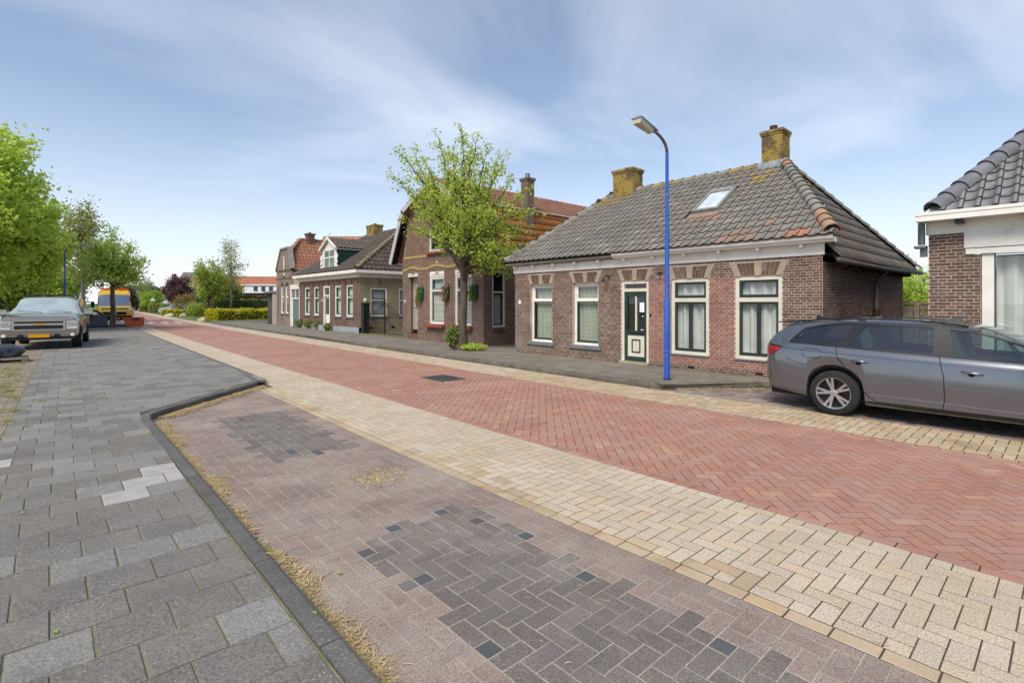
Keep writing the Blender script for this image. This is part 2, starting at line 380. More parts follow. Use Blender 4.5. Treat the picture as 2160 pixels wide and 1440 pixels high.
# --- parking bay, left
bay = MB(); bay.add([(.95, YN, -.0042), (2.86, YN, -.0042), (2.9, 10.9, -.0042), (.95, 9.0, -.0042)], [(0, 1, 2, 3)])
bay = struct(bay.build('parking_bay', mJointGrey))
darks = [(2.49, 1.18), (2.44, 2.0), (2.5, 2.63), (2.44, 3.12), (2.3, 3.42), (1.62, 2.7), (1.55, 3.1), (1.52, 1.92), (1.47, 1.35), (1.95, 3.4)]
def baym(x, y):
    if 1.56 < x + random.uniform(-.05, .05) < 2.5 and .2 < y < 3.35: return 1
    if 1.68 < x + random.uniform(-.05, .05) < 2.62 and 5.62 < y + random.uniform(-.06, .06) < 8.25: return 1 if random.random() < .97 else 2
    return 0
def nearline(x, y): return [(1, 0, 1.02), (-1, 0, -2.86), (2.0, -2.1, 2.0 * 1.02 - 2.1 * 8.75)]
bayit = herring(1.0, 2.86, YN, 11., .106); halves = []
for (a, b) in darks:          # a brick cut in two, one half blue-black
    k = min(range(len(bayit)), key=lambda i: math.hypot(bayit[i][0] - a, bayit[i][1] - b)); x, y, an = bayit.pop(k)
    dx, dy = math.cos(an) * .053, math.sin(an) * .053; s_ = 1 if (a - x) * dx + (b - y) * dy > 0 else -1
    halves += [(x + dx * s_, y + dy * s_, 2), (x - dx * s_, y - dy * s_, baym(x, y))]
pave(bay, 'paver', bayit, .212, .106, .007, nearline, [mBrown, mDark, mDarkB], baym, -.001, jit=.0016, n_ind=280, ch=.002)
for k in range(3):
    pave(bay, 'paver', [(x, y, 0) for x, y, m in halves if m == k], .106, .106, .007, nearline, [(mBrown, mDark, mDarkB)[k]], lambda x, y: 0, -.001)
# --- grey tiled pavement, left
ZP = .1
pav = MB(); pav.add([(-.45, YN, ZP - .008), (.9, YN, ZP - .008), (.9, 8.9, ZP - .008), (3.1, 11.0, ZP - .008), (3.18 + off(20), 20, ZP - .008), (3.18 + off(35), 35, ZP - .008), (3.18 + off(58), 58, ZP - .008), (-.45, 58, ZP - .008)], [range(8)])
pav = struct(pav.build('pavement', mJointSand))
pal = [(.75, 5.72), (.6, 5.42), (.42, 5.12), (.9, 5.42), (.8, 5.12), (-.32, 7.1), (.55, 5.72), (.85, 7.6), (.72, 8.2), (.9, 6.6)]
def pavm(x, y):
    if random.random() < min(.75, max(0, (y - 4.5) / 8)): return 2
    return 1 if any(abs(x - a) < .16 and abs(y - b) < .15 for a, b in pal[:4] + pal[5:6]) else 0
def pavpl(x, y):
    if y < 9.0: return [(-1, 0, -.885), (1, 0, -.45)]
    if y < 11.2: return [(1, 0, -.45), (-2.1, 2.0, -2.1 * .95 + 2.0 * 8.95), (-1, 0, -3.0)]
    return [(1, 0, -.45), (-1, 0, -3.17)]
pave(pav, 'tile', runs(-.45, 3.2, YN, 17.4, .303, .303, 'x'), .303, .303, .009, pavpl, [mTile, mTileL, mTile2], pavm, ZP, jit=.002, n_ind=300, ch=.005)
pave(pav, 'tile', runs(-.45, 3.3, 17.4, 46., .303, .303, 'y'), .303, .303, .012, lambda x, y: [(1, 0, -.45), (-1, 0, -3.17)], [mTile, mTile2], lambda x, y: 1 if random.random() < .8 else 0, ZP, jit=.002, n_ind=0, ch=.005)
fp = sheet('far_surface', mTile2, lambda y: -.45, C_(3.17), 46.1, 100., ZP - .002, 3, pav)
# yard of old bricks to the left of the tiles
yard = struct(sheet('yard', mJointSand, lambda y: -16., lambda y: -.47, -4, 70, ZP - .012))
pave(yard, 'paver', runs(-3.2, -.47, 6., 30., .2, .1, 'x'), .2, .1, .012, lambda x, y: [(-1, 0, .47)], [mOldBrick], lambda x, y: 0, ZP - .002, jit=.004, n_ind=120)
# --- pavement on the far (house) side
ZS = .1
wk = MB(); wk.add([(10.45, YN, ZS - .006), (30, YN, ZS - .006), (30, 50, ZS - .006), (8.72 + off(50), 50, ZS - .006), (8.72 + off(25), 25, ZS - .006), (8.72, 5.3, ZS - .006), (10.45, 3.95, ZS - .006)], [range(7)])
wk = struct(wk.build('sidewalk', M('joint_walk', '#6b665a', '#5c584c', ns=5, rough=.95)))
def wkpl(x, y):
    if y < 3.95: return [(1, 0, 10.47)]
    if y < 5.35: return [(1.35, 1.73, 1.35 * 8.75 + 1.73 * 5.33), (1, 0, 8.74)]
    return [(1, 0, 8.74)]
pave(wk, 'tile', runs(8.74, 11.9, YN, 46., .303, .303, 'y'), .303, .303, .006, wkpl, [mWalk], lambda x, y: 0, ZS, jit=.0025, n_ind=300, ch=.004, inside=lambda x, y: x + off(y) < 11.9 and not (10.9 < x < 11.9 and 3.3 < y < 12))
# right parking bay under the estate car
rb = struct(MB().add([(8.62, YN, -.008), (10.4, YN, -.008), (10.4, 3.95, -.008), (8.62, 5.3, -.008)], [(0, 1, 2, 3)]).build('parking_bay', mJointGrey))
pave(rb, 'paver', herring(8.62, 10.4, YN, 5.4, .106), .212, .106, .006, lambda x, y: [(1, 0, 8.625), (-1, 0, -10.32), (-1.35, -1.6, -1.35 * 8.68 - 1.6 * 5.22)], [mBrown, mDark], lambda x, y: 0 if random.random() < .8 else 1, -.001, n_ind=120)
# --- kerbs
def kerb_path(parent, pts, width, h0, h1, mat, step=1.0, r=.02):
    """kerb stones along a path; the path is the road-side face, the stone lies to the left of it"""
    P = [Vector((p[0], p[1])) for p in pts]; samples = []
    for i in range(len(P) - 1):
        d = (P[i + 1] - P[i]); k = max(1, round(d.length / step))
        samples += [P[i] + d * (j / k) for j in range(k)]
    samples.append(P[-1])
    nrm = []
    for i in range(len(samples)):
        a = samples[max(i - 1, 0)]; b = samples[min(i + 1, len(samples) - 1)]; t = (b - a).normalized(); nrm.append(Vector((-t.y, t.x)))
    for i in range(len(samples) - 1):
        a, b = samples[i], samples[i + 1]; t = (b - a).normalized() * .003; prof = [(0, h0), (0, h1 - r * 1.6), (r * .4, h1 - r * .5), (r * 1.5, h1), (width, h1), (width, h0)]
        vs = [(*(a + t + nrm[i] * u), z) for u, z in prof] + [(*(b - t + nrm[i + 1] * u), z) for u, z in prof]; k = len(prof)
        mb = MB(); mb.add([(x, y, z) for x, y, z in vs], [(j, k + j, k + j + 1, j + 1) for j in range(k - 1)] + [list(range(k)), list(range(k, 2 * k))[::-1]])
        mb.build('kerb_stone', mat, parent)
kl = struct(MB().add([(.9, YN, -.03), (1.0, YN, -.03), (1.0, 8.8, -.03), (.9, 8.8, -.03)], [(0, 1, 2, 3)]).build('kerb', mJointGrey))
kerb_path(kl, [(1.02, YN + .3), (1.02, 5.28), (1.02, 8.35)], .115, -.05, ZP + .004, mKerb)
kerb_path(kl, [(1.02, 8.35), (1.06, 8.68), (1.2, 8.9), (1.45, 9.16), (2.95, 10.7), (3.1, 10.95), (3.17, 11.3), (3.2, 11.9)], .12, -.05, ZP + .004, mKerb, step=.8)
kerb_path(kl, [(3.2 + off(y), y) for y in (11.9, 16, 20, 25, 30, 36, 42, 50, 58)], .1, -.05, ZP + .003, mKerb)
kr = struct(MB().add([(8.63, 5.4, -.03), (8.7, 5.4, -.03), (8.7, 20, -.03), (8.63, 20, -.03)], [(0, 1, 2, 3)]).build('kerb', mJointGrey))
kerb_path(kr, [(8.63 + off(y), y) for y in (50, 44, 36, 30, 26)], .13, -.05, ZS + .006, mKerbR, r=.035)
kerb_path(kr, [(8.63 + off(26), 26), (8.64 + off(25), 25)], .13, -.05, .05, mKerbR, r=.03)
kerb_path(kr, [(8.64 + off(y), y) for y in (25, 22, 19.4)], .13, -.05, .022, mKerbR, r=.02)
kerb_path(kr, [(8.63 + off(y), y) for y in (19.4, 16, 12, 8, 5.9)] + [(8.66, 5.6), (8.78, 5.36), (9.0, 5.16), (10.25, 4.08), (10.34, 3.9), (10.35, 3.6), (10.35, YN)], .13, -.05, ZS + .006, mKerbR, r=.035)
# ------------------------------------------------------------------ house kit
class PL:
    """vertical wall plane: axis 'x' is the plane x=c facing -x with u=y, axis 'y' the plane y=c facing -y with u=x"""
    def __init__(s, ax, c): s.ax, s.c = ax, c
    def p(s, u, z, d=0.): return Vector((s.c - d, u, z)) if s.ax == 'x' else Vector((u, s.c - d, z))
    def n(s): return Vector((-1, 0, 0)) if s.ax == 'x' else Vector((0, -1, 0))
    def U(s): return Vector((0, 1, 0)) if s.ax == 'x' else Vector((1, 0, 0))
    def rot(s):
        X = Vector((0, -1, 0)) if s.ax == 'x' else Vector((1, 0, 0)); Y = Vector((0, 0, 1)); Z = X.cross(Y)
        return Matrix((X, Y, Z)).transposed().to_4x4()
def pbox(mb, pl, u0, u1, z0, z1, d0, d1):
    a, b = pl.p(u0, z0, d0), pl.p(u1, z1, d1)
    return mb.box(min(a.x, b.x), max(a.x, b.x), min(a.y, b.y), max(a.y, b.y), z0, z1)
def ppoly(mb, pl, pts, d0, d1): return mb.extrude([pl.p(u, z, d0) for u, z in pts], pl.n() * (d1 - d0))
mMortar = M('mortar_pale', '#c4b3a4', '#b09f90', ns=2.5, rough=.95, lich='#7d7265', lth=(.5, .75), ls=1.2)
mMortarD = M('mortar_dark', '#a59686', '#918375', ns=2.5, rough=.95)
mBr = M('brick_brown', '#6a5449', '#5d483f', ns=3, rough=.85, piece=.16, c3='#7d6156', p3=.14, spk=.12, sps=160, bump=.5, bs=90, bd=.003, lich='#837768', lth=(.56, .78), ls=.9)
mBrR = M('brick_red', '#8f6458', '#83594e', ns=3, rough=.85, piece=.12, c3='#8c6358', p3=.14, spk=.1, sps=160, bump=.4, bs=90, bd=.003)
mBr2 = M('brick_purple_brown', '#74594d', '#694e43', ns=3, rough=.85, piece=.16, c3='#7f6455', p3=.2, spk=.12, sps=160, bump=.5, bs=90, bd=.003, lich='#665b50', lth=(.55, .75), ls=.9)
mBrC = M('brick_chimney', '#75604f', '#665243', ns=3, rough=.9, piece=.15, spk=.15, sps=160, lich='#a08a45', lth=(.42, .56), ls=3.2)
mStone = M('sandstone', '#a89a82', '#97897a', ns=5, rough=.9, spk=.06, bump=.3, bs=120)
mWhite = M('white_paint', '#e6e2da', '#dad5cc', ns=3, rough=.55, spec=.4, lich='#a8a094', lth=(.64, .85), ls=3)
mCream = M('cream_paint', '#d6d0be', '#cac4b0', ns=3, rough=.5, spec=.4)
mGreen = M('green_paint', '#1f3a2f', '#1a3228', rough=.35, spec=.5)
mGreenD = M('dark_green_paint', '#24302d', '#1e2927', rough=.4, spec=.5)
mSill = M('blue_grey_sill', '#71777d', '#666c72', ns=6, rough=.8)
mDarkIn = M('dark_interior', '#2b2a28', rough=.95)
mIron = M('black_iron', '#17181a', rough=.45, spec=.5)
mZinc = M('zinc', '#77787a', '#66676a', ns=8, rough=.5, metal=.6)
mRust = M('rust_pipe', '#4a2e26', '#3b2620', ns=9, rough=.8)
mLead = M('lead_flashing', '#9da2a8', '#83888e', ns=7, rough=.6, spec=.4)
mGlass = GLASS('window_glass')
mNet = M('net_curtain', '#c6cabd', '#b3b8aa', ns=4, rough=.95)
mVoile = M('white_voile', '#dcdad7', '#c9c6c3', ns=2, rough=.95)
def grid_curtain():
    m = bpy.data.materials.new('grid_curtain'); m.use_nodes = True; t = m.node_tree; n = N(m); b = t.nodes['Principled BSDF']
    geo = n.new('NewGeometry'); sp = n.new('SeparateXYZ'); t.links.new(geo.outputs['Position'], sp.inputs[0])
    f = None
    for ax, fr in (('Y', 34.), ('Z', 27.)):
        v = n.math('FRACT', n.math('MULTIPLY', sp.outputs[ax], fr)); l = n.math('LESS_THAN', v, .3); f = l if f is None else n.math('MAXIMUM', f, l)
    base = n.mix(n.ramp(n.noise(geo.outputs['Position'], 3, 4), .3, .7), lin('#d3d2c2'), lin('#b9bba9'))
    n.put(b, 'Base Color', n.mix(f, base, lin('#7d8478'))); b.inputs['Roughness'].default_value = .95; return m
mGrid = grid_curtain()

def brick_wall(house, pl, u0, u1, z0, z1, openings=(), mats=(None,), zone=None, mortar=None, n_ind=300, bl=.22, bh=.0538, j=.0115, halves=None, dep=.006, rnd=random):
    """mortar sheet with real bricks standing proud of it; openings (ua,ub,za,zb[,flare]) stay free. halves: half planes in (u,z)"""
    halves = halves or []
    us = sorted({u0, u1} | {o[0] for o in openings if u0 < o[0] < u1} | {o[1] for o in openings if u0 < o[1] < u1})
    zs = sorted({z0, z1} | {o[2] for o in openings if z0 < o[2] < z1} | {o[3] for o in openings if z0 < o[3] < z1})
    mb = MB()
    for i in range(len(us) - 1):
        for k in range(len(zs) - 1):
            cu, cz = (us[i] + us[i + 1]) / 2, (zs[k] + zs[k + 1]) / 2
            if any(o[0] < cu < o[1] and o[2] < cz < o[3] and len(o) == 4 for o in openings): continue
            p = [(us[i], zs[k]), (us[i + 1], zs[k]), (us[i + 1], zs[k + 1]), (us[i], zs[k + 1])]
            for h in halves:
                p = clip(p, *h)
                if len(p) < 3: break
            if len(p) >= 3: mb.add([pl.p(u, z, 0) for u, z in p], [range(len(p))])
    for o in openings:       # reveals
        if len(o) == 4:
            a, b, c, d = o; R = -.22
            for q in ([(a, c), (a, d)], [(b, c), (b, d)], [(a, d), (b, d)], [(a, c), (b, c)]):
                mb.add([pl.p(*q[0], 0), pl.p(*q[1], 0), pl.p(*q[1], R), pl.p(*q[0], R)], [(0, 1, 2, 3)])
    wall = mb.build('wall', mortar or mMortar, house)
    pieces = []; r = 0; z = z0
    while z < z1 - .02:
        zt = min(z + bh, z1); zc = (z + zt) / 2; L = bl if r % 2 == 0 else bl / 2
        iv = [(u0, u1)]
        for o in openings:
            if o[2] - .012 < zc < o[3] + .012:
                fl = (o[4] * (zc - o[2]) / (o[3] - o[2])) if len(o) > 4 else 0.; a, b = o[0] - fl, o[1] + fl; nv = []
                for s, e in iv:
                    if b <= s or a >= e: nv.append((s, e)); continue
                    if a > s: nv.append((s, a))
                    if b < e: nv.append((b, e))
                iv = nv
        st = u0 - (0 if r % 2 == 0 else bl / 4) + ((r // 2) % 2) * bl / 2
        for s, e in iv:
            k = math.floor((s - st) / L)
            while st + k * L < e:
                a, b = max(s, st + k * L), min(e, st + (k + 1) * L); k += 1
                if b - a < .028: continue
                if any(h[0] * (a + b) / 2 + h[1] * zc < h[2] + .01 for h in halves): continue
                pieces.append(((a + b) / 2, zc, b - a - j, zt - z - j))
        z += bh; r += 1
    pieces = [(u, zc, l, h, zone(u, zc) if zone else 0) for u, zc, l, h in pieces]
    pieces.sort(key=lambda t: -(shows(*pl.p(t[0], t[1])) * (1 if t[2] > .09 else .5)))
    mesh = {}; O = org(wall); R = pl.rot()
    for (u, zc, l, h, k) in pieces[:n_ind]:
        key = (k, round(l, 2), round(h, 3))
        if key not in mesh: mesh[key] = brick_mesh('brick', mats[k], key[1], key[2], .03, .003)
        o = link('brick', mesh[key], wall); o.matrix_local = Matrix.Translation(pl.p(u, zc, dep - .015 + rnd.uniform(-.0015, .0015)) - O) @ R
    mb = MB()
    for (u, zc, l, h, k) in pieces[n_ind:]:
        mb.cur = k; d = dep + rnd.uniform(-.002, .002); c = .003; a, b = l / 2, h / 2
        vs = [pl.p(u + x, zc + y, q) for x, y, q in ((-a, -b, -.005), (a, -b, -.005), (a, b, -.005), (-a, b, -.005), (-a, -b, d - c), (a, -b, d - c), (a, b, d - c), (-a, b, d - c), (-a + c, -b + c, d), (a - c, -b + c, d), (a - c, b - c, d), (-a + c, b - c, d))]
        mb.add(vs, [(0, 1, 5, 4), (1, 2, 6, 5), (2, 3, 7, 6), (3, 0, 4, 7), (4, 5, 9, 8), (5, 6, 10, 9), (6, 7, 11, 10), (7, 4, 8, 11), (8, 9, 10, 11)])
    if mb.f: mb.build('bricks', list(mats), wall)['kind'] = 'stuff'
    return wall
def wavy(mb, pl, u0, u1, z0, z1, d, amp=.02, n=26, ph=0., fr=5.):
    vs = []
    for i in range(n + 1):
        u = u0 + (u1 - u0) * i / n; w_ = amp * (math.sin(ph + fr * 6.28 * i / n) + .5 * math.sin(1.7 + ph + fr * 11. * i / n)); vs += [pl.p(u, z0, d + w_ * 1.15), pl.p(u, z1, d + w_)]
    mb.add(vs, [(2 * i, 2 * i + 2, 2 * i + 3, 2 * i + 1) for i in range(n)])
def window(house, pl, u0, u1, z0, z1, rec=.08, fw=.07, frame=None, sash=None, sw=.04, transom=None, tw=.06, lower=1, curtain=None, cur=(0., 1.), sill=None, sillmat=None, sash2=None, amp=.015, fr=5., name='window', bot=None, glass=None, deep=.7, grow=0.):
    """frame mesh with sashes, panes, curtain and a dark room box behind"""
    frame = frame or mWhite; sash = sash or mGreenD; d0, d1 = -rec - .07, -rec
    mb = MB(); pbox(mb, pl, u0, u0 + fw, z0, z1, d0, d1); pbox(mb, pl, u1 - fw, u1, z0, z1, d0, d1)
    pbox(mb, pl, u0 + fw, u1 - fw, z1 - fw, z1, d0, d1 + .002); pbox(mb, pl, u0 + fw, u1 - fw, z0, z0 + fw * .9, d0, d1 + .002)
    rects = []
    if transom:
        pbox(mb, pl, u0 + fw, u1 - fw, transom - tw / 2, transom + tw / 2, d0, d1 + .004)
        rects.append((u0 + fw, u1 - fw, transom + tw / 2, z1 - fw, 1, sash2 or sash)); rects.append((u0 + fw, u1 - fw, z0 + fw * .9, transom - tw / 2, lower, sash))
    else: rects.append((u0 + fw, u1 - fw, z0 + fw * .9, z1 - fw, lower, sash))
    w_ = mb.build(name, frame, house)
    for (a, b, c, d, k, sm) in rects:
        s = MB(); e0, e1 = d0 + .01, d1 - .018
        pbox(s, pl, a, a + sw, c, d, e0, e1); pbox(s, pl, b - sw, b, c, d, e0, e1); pbox(s, pl, a + sw, b - sw, d - sw, d, e0, e1 + .002); pbox(s, pl, a + sw, b - sw, c, c + sw * 1.3, e0, e1 + .002)
        for i in range(1, k):
            m_ = a + (b - a) * i / k; pbox(s, pl, m_ - sw * .75, m_ + sw * .75, c + sw, d - sw, e0, e1 + .003)
        s.build('sash', sm, w_)
        g_ = MB(); e = sw * .6; g_.add([pl.p(a + e, c + e, e0 + .02), pl.p(b - e, c + e, e0 + .02), pl.p(b - e, d - e, e0 + .02), pl.p(a + e, d - e, e0 + .02)], [(0, 1, 2, 3)]); g_.build('pane', glass or mGlass, w_)
    if curtain:
        c_ = MB(); a, b = u0 + fw, u1 - fw; wavy(c_, pl, a + (b - a) * cur[0], a + (b - a) * cur[1], z0 + .04, z1 - .03, d0 - .07, amp, ph=random.uniform(0, 6), fr=fr); c_.build('curtain', curtain, w_, smooth=True)
    i_ = MB(); p = [pl.p(u, z, d) for u, z, d in ((u0 + .01, z0, d0), (u1 - .01, z0, d0), (u1 - .01, z1, d0), (u0 + .01, z1, d0), (u0 + .01 - grow, z0, -deep), (u1 - .01 + grow, z0, -deep), (u1 - .01 + grow, z1, -deep), (u0 + .01 - grow, z1, -deep))]
    i_.add(p, [(0, 1, 5, 4), (1, 2, 6, 5), (2, 3, 7, 6), (3, 0, 4, 7), (4, 5, 6, 7)]); i_.build('room', mDarkIn, w_)
    if sill:
        s = MB(); a, h, out_ = sill
        ppl = [(u0 - a, z0 - h), (u1 + a, z0 - h), (u1 + a, z0 - .004), (u0 - a, z0 - .004)]
        pbox(s, pl, u0 - a, u1 + a, z0 - h, z0 - .004, -rec - .05, out_); s.build('sill', sillmat or mSill, w_)
    return w_
mTEdge = M('tile_shade_dirt_edge', '#46413a', '#39352f', ns=9, rough=.95)  # lips and steep side faces: shadow lines and dirt put into the colour
def itp_(tab, x):
    for (a, va), (b, vb) in zip(tab, tab[1:]):
        if x <= b + 1e-6: return va + (vb - va) * (x - a) / (b - a)
    return tab[-1][1]
def tile_mesh(name, mat, w_, L, flip=False, amp=.026, th=.016, seg=10):
    vs = []; fs = []
    prof_ = lambda t: amp * (itp_([(0, 0), (.05, 1.5), (.13, 2.2), (.22, 2.25), (.3, 1.7), (.38, .2), (.5, -.5), (.72, -.75), (.9, -.4), (1., 0)], t))
    for row, (y, dz) in enumerate(((0, th + .006), (L, 0.))):
        for i in range(seg + 1):
            t = (0, .05, .13, .22, .3, .38, .5, .62, .75, .88, 1.)[i]; z = prof_(t)
            vs.append((t * w_ * 1.04, y, z + dz + .02))
    for i in range(seg + 1): x, y, z = vs[i]; vs.append((x, y + .004, z - th - .012))
    if flip: vs = [(w_ * 1.04 - x, y, z) for x, y, z in vs]
    k = seg + 1
    fs = [(i, i + 1, k + i + 1, k + i) for i in range(seg)] + [(2 * k + i, 2 * k + i + 1, i + 1, i) for i in range(seg)]
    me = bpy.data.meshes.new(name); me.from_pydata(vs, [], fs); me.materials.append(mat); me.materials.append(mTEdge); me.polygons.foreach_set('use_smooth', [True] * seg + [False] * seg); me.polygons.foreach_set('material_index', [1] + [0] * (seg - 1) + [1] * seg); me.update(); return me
mUnder = M('roof_underlay', '#2a2622', rough=.95)
def tile_roof(house, O, a, b, poly, tw, te, mats, pick=None, n_ind=300, skip=None, jit=.003, amp=.0115, under=True, flip=False):
    """poly: convex outline in (along eave, up slope) metres. tiles laid in rows; roof sheet below. returns the roof part"""
    O, a, b = Vector(O), Vector(a).normalized(), Vector(b).normalized(); n = a.cross(b)
    mb = MB(); th = .05
    mb.extrude([O + a * s + b * t for s, t in poly], n * -th); roof = mb.build('roof', mUnder, house); R = Matrix((a, b, n)).transposed().to_4x4(); Og = org(roof)
    if area(poly) < 0: poly = poly[::-1]
    hp = []
    for i in range(len(poly)):
        p, q = poly[i], poly[(i + 1) % len(poly)]; nx, ny = -(q[1] - p[1]), q[0] - p[0]; l = math.hypot(nx, ny); hp.append((nx / l, ny / l, (nx * p[0] + ny * p[1]) / l))
    s0, s1 = min(p[0] for p in poly), max(p[0] for p in poly); t1 = max(p[1] for p in poly); t0 = min(p[1] for p in poly)
    items = []; t = t0 - .02; r = 0
    while t < t1 - .05:
        s = s0
        while s < s1:
            cs, ct = s + tw / 2, t + te / 2
            if all(h[0] * cs + h[1] * ct >= h[2] - .03 for h in hp) and not (skip and skip(cs, ct)): items.append((s, t, pick(cs, ct) if pick else 0))
            s += tw
        t += te; r += 1
    mesh = [tile_mesh('roof_tile', m, tw, te + .06, flip, amp) for m in mats]
    wp = lambda s, t: O + a * s + b * t
    items.sort(key=lambda q: -shows(*wp(q[0] + tw / 2, q[1] + te / 2)))
    big = MB()
    for i, (s, t, k) in enumerate(items):
        mt = Matrix.Translation(wp(s + random.uniform(-jit, jit), t + random.uniform(-jit, jit) * 1.5)) @ R @ Matrix.Rotation(random.uniform(-.008, .008), 4, 'Z') @ Matrix.Rotation(random.uniform(-.01, .01), 4, 'X')
        if i < n_ind:
            o = link('roof_tile', mesh[k], roof); o.matrix_local = Matrix.Translation(-Og) @ mt
        else:
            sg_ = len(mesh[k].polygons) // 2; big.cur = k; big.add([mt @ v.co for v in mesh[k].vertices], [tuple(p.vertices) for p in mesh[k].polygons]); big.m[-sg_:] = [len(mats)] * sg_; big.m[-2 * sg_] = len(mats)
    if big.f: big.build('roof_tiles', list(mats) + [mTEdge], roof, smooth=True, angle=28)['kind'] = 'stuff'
    return roof
def ridge_tiles(roof, A, B, r, mats, pick=None, L=.34, name='ridge_tile', up=None, lift=.02):
    """half-round capping tiles from A (low) to B (high), each overlapping the one below"""
    A, B = Vector(A), Vector(B); d = B - A; k = max(1, round(d.length / L)); st = d / k; ax = d.normalized()
    side = ax.cross(Vector((0, 0, 1))).normalized(); upv = side.cross(ax).normalized(); Og = org(roof)
    for i in range(k):
        p = A + st * i; q = A + st * (i + 1) + ax * .03; vs = []; seg = 8
        for pt, rr, dz in ((p, r * 1.08, .018), (q, r * .93, .0)):
            for j in range(seg + 1):
                t = math.pi * (-.05 + 1.1 * j / seg); vs.append(pt + side * math.cos(t) * rr + upv * (math.sin(t) * rr + dz + lift - r * .35))
        n_ = seg + 1
        vs += [v - upv * .022 + ax * .004 for v in vs[:n_]]
        mb = MB(); mb.add(vs, [(j, j + 1, n_ + j + 1, n_ + j) for j in range(seg)] + [(2 * n_ + j, 2 * n_ + j + 1, j + 1, j) for j in range(seg)])
        mb.build(name, mats[pick(i, k) if pick else 0], roof, smooth=True, angle=50)
def chimney(house, x0, x1, y0, y1, z0, z1, mats, mortar, cap=.04, n_ind=40, pots=(), bl=.21, bh=.058):
    c = MB(); c.box(x0 + .02, x1, y0 + .02, y1, z0, z1 - .01); core = c.build('chimney', mortar, house)
    for pl, a, b in ((PL('x', x0), y0, y1), (PL('y', y0), x0, x1)):
        pc = []; z = z0; r = 0
        while z < z1 - .03:
            L = bl if r % 2 == 0 else bl / 2; u = a - (0 if r % 2 == 0 else L / 2)
            while u < b - .02:
                s, e = max(a, u), min(b, u + L)
                if e - s > .04: pc.append((s, e, z))
                u += L
            z += bh; r += 1
        mb = MB()
        for s, e, z in pc: pbox(mb, pl, s + .004, e - .004, z + .004, z + bh - .005, -.02, .004 + random.uniform(-.003, .003))
        mb.build('brickwork', mats, core)
    t = MB(); t.box(x0 - cap, x1 + cap, y0 - cap, y1 + cap, z1, z1 + .07); t.box(x0 - cap * .5, x1 + cap * .5, y0 - cap * .5, y1 + cap * .5, z1 - .06, z1 - .001); t.build('chimney_cap', mats, core)
    for (px_, py_, r, h, m) in pots:
        p = MB(); p.lathe((px_, py_, z1 + .07), (0, 0, 1), [(r * 1.1, 0), (r, .02), (r * .95, h), (r * .7, h), (r * .7, 0)], 12); p.build('chimney_pot', m, core, smooth=True, angle=40)
    return core
# ------------------------------------------------------------------ long low house with the green door (centre right)
mRT = M('tile_grey', '#807c74', '#74706a', ns=2.2, rough=.9, piece=.055, c3='#8a857b', p3=.06, spk=.12, sps=120, bump=.4, bs=60, lich='#66625a', lth=(.55, .75), ls=2.6)
mRTy = M('tile_grey_lichen', '#857b66', '#756d60', ns=2.2, rough=.9, piece=.15, spk=.12, sps=120, lich='#a08540', lth=(.45, .62), ls=4)
mRTo = M('tile_orange_replacement', '#a3705c', '#957565', ns=4, rough=.85, piece=.1, spk=.1, sps=120)
mRTw = M('tile_pinkish_worn', '#93786a', '#857467', ns=4, rough=.9, piece=.12, spk=.12, sps=120)
mHip = M('hip_tile_grey', '#8a877f', '#75716a', ns=3, rough=.9, piece=.12, spk=.1, lich='#a58a44', lth=(.62, .7), ls=4)
mHipO = M('hip_tile_orange', '#a87a5c', '#98826c', ns=6, rough=.88, piece=.1, lich='#8b867c', lth=(.5, .65), ls=5)
H1 = thing('house', 'low dark brown brick house with hipped grey tile roof, two chimneys and green front door', 'house', (11, 3.27, .1))
pf = PL('x', 11.0); Y0, Y1 = 3.27, 12.0
W = [(10.39, 11.31), (8.67, 9.58), (5.55, 6.48), (4.0, 4.95)]; D = (7.11, 7.92)
ops = [(a, b, .48, 2.21) for a, b in W[:2]] + [(a, b, .46, 2.21) for a, b in W[2:]] + [(D[0], D[1], .0, 2.21)]
arch = [(a, b, 2.215, 2.5, .13) for a, b in W] + [(D[0], D[1], 2.215, 2.5, .13)]
def zone1(u, z):
    if 4.0 < u < 7.12 and .22 < z < 2.22: return 1
    return 0
brick_wall(H1, pf, Y0, Y1, .0, 2.58, ops + arch, [mBr, mBrR], zone1, mMortar, 300)
# flat arches: stone - fan of bricks - keystone - fan of bricks - stone
for (a, b) in W + [D]:
    A = MB(); A.cur = 0; zb, zt, fl = 2.222, 2.5, .13
    def wed(p0, p1, dd, cur, g_=.004):
        A.cur = cur; u = lambda t, top: (a - (fl if top else 0)) + ((b - a) + (2 * fl if top else 0)) * t
        ppoly(A, pf, [(u(p0, 0) + g_, zb), (u(p1, 0) - g_, zb), (u(p1, 1) - g_, zt), (u(p0, 1) + g_, zt)], -.02, dd)
    wed(0, .13, .018, 0); wed(.43, .57, .02, 0); wed(.87, 1, .018, 0)
    for p0, p1 in ((.13, .43), (.57, .87)):
        for i in range(4):
            q0, q1 = p0 + (p1 - p0) * i / 4, p0 + (p1 - p0) * (i + 1) / 4; u0 = lambda t, f: (a - fl * f) + ((b - a) + 2 * fl * f) * t
            for f0, f1 in (((0, .36), (.36, 1.)) if i % 2 else ((0, .64), (.64, 1.))):
                A.cur = 1; z_ = lambda f: zb + (zt - zb) * f
                ppoly(A, pf, [(u0(q0, f0) + .005, z_(f0) + .004), (u0(q1, f0) - .005, z_(f0) + .004), (u0(q1, f1) - .005, z_(f1) - .004), (u0(q0, f1) + .005, z_(f1) - .004)], -.02, .008)
    A.build('lintel', [mStone, mBr], H1)
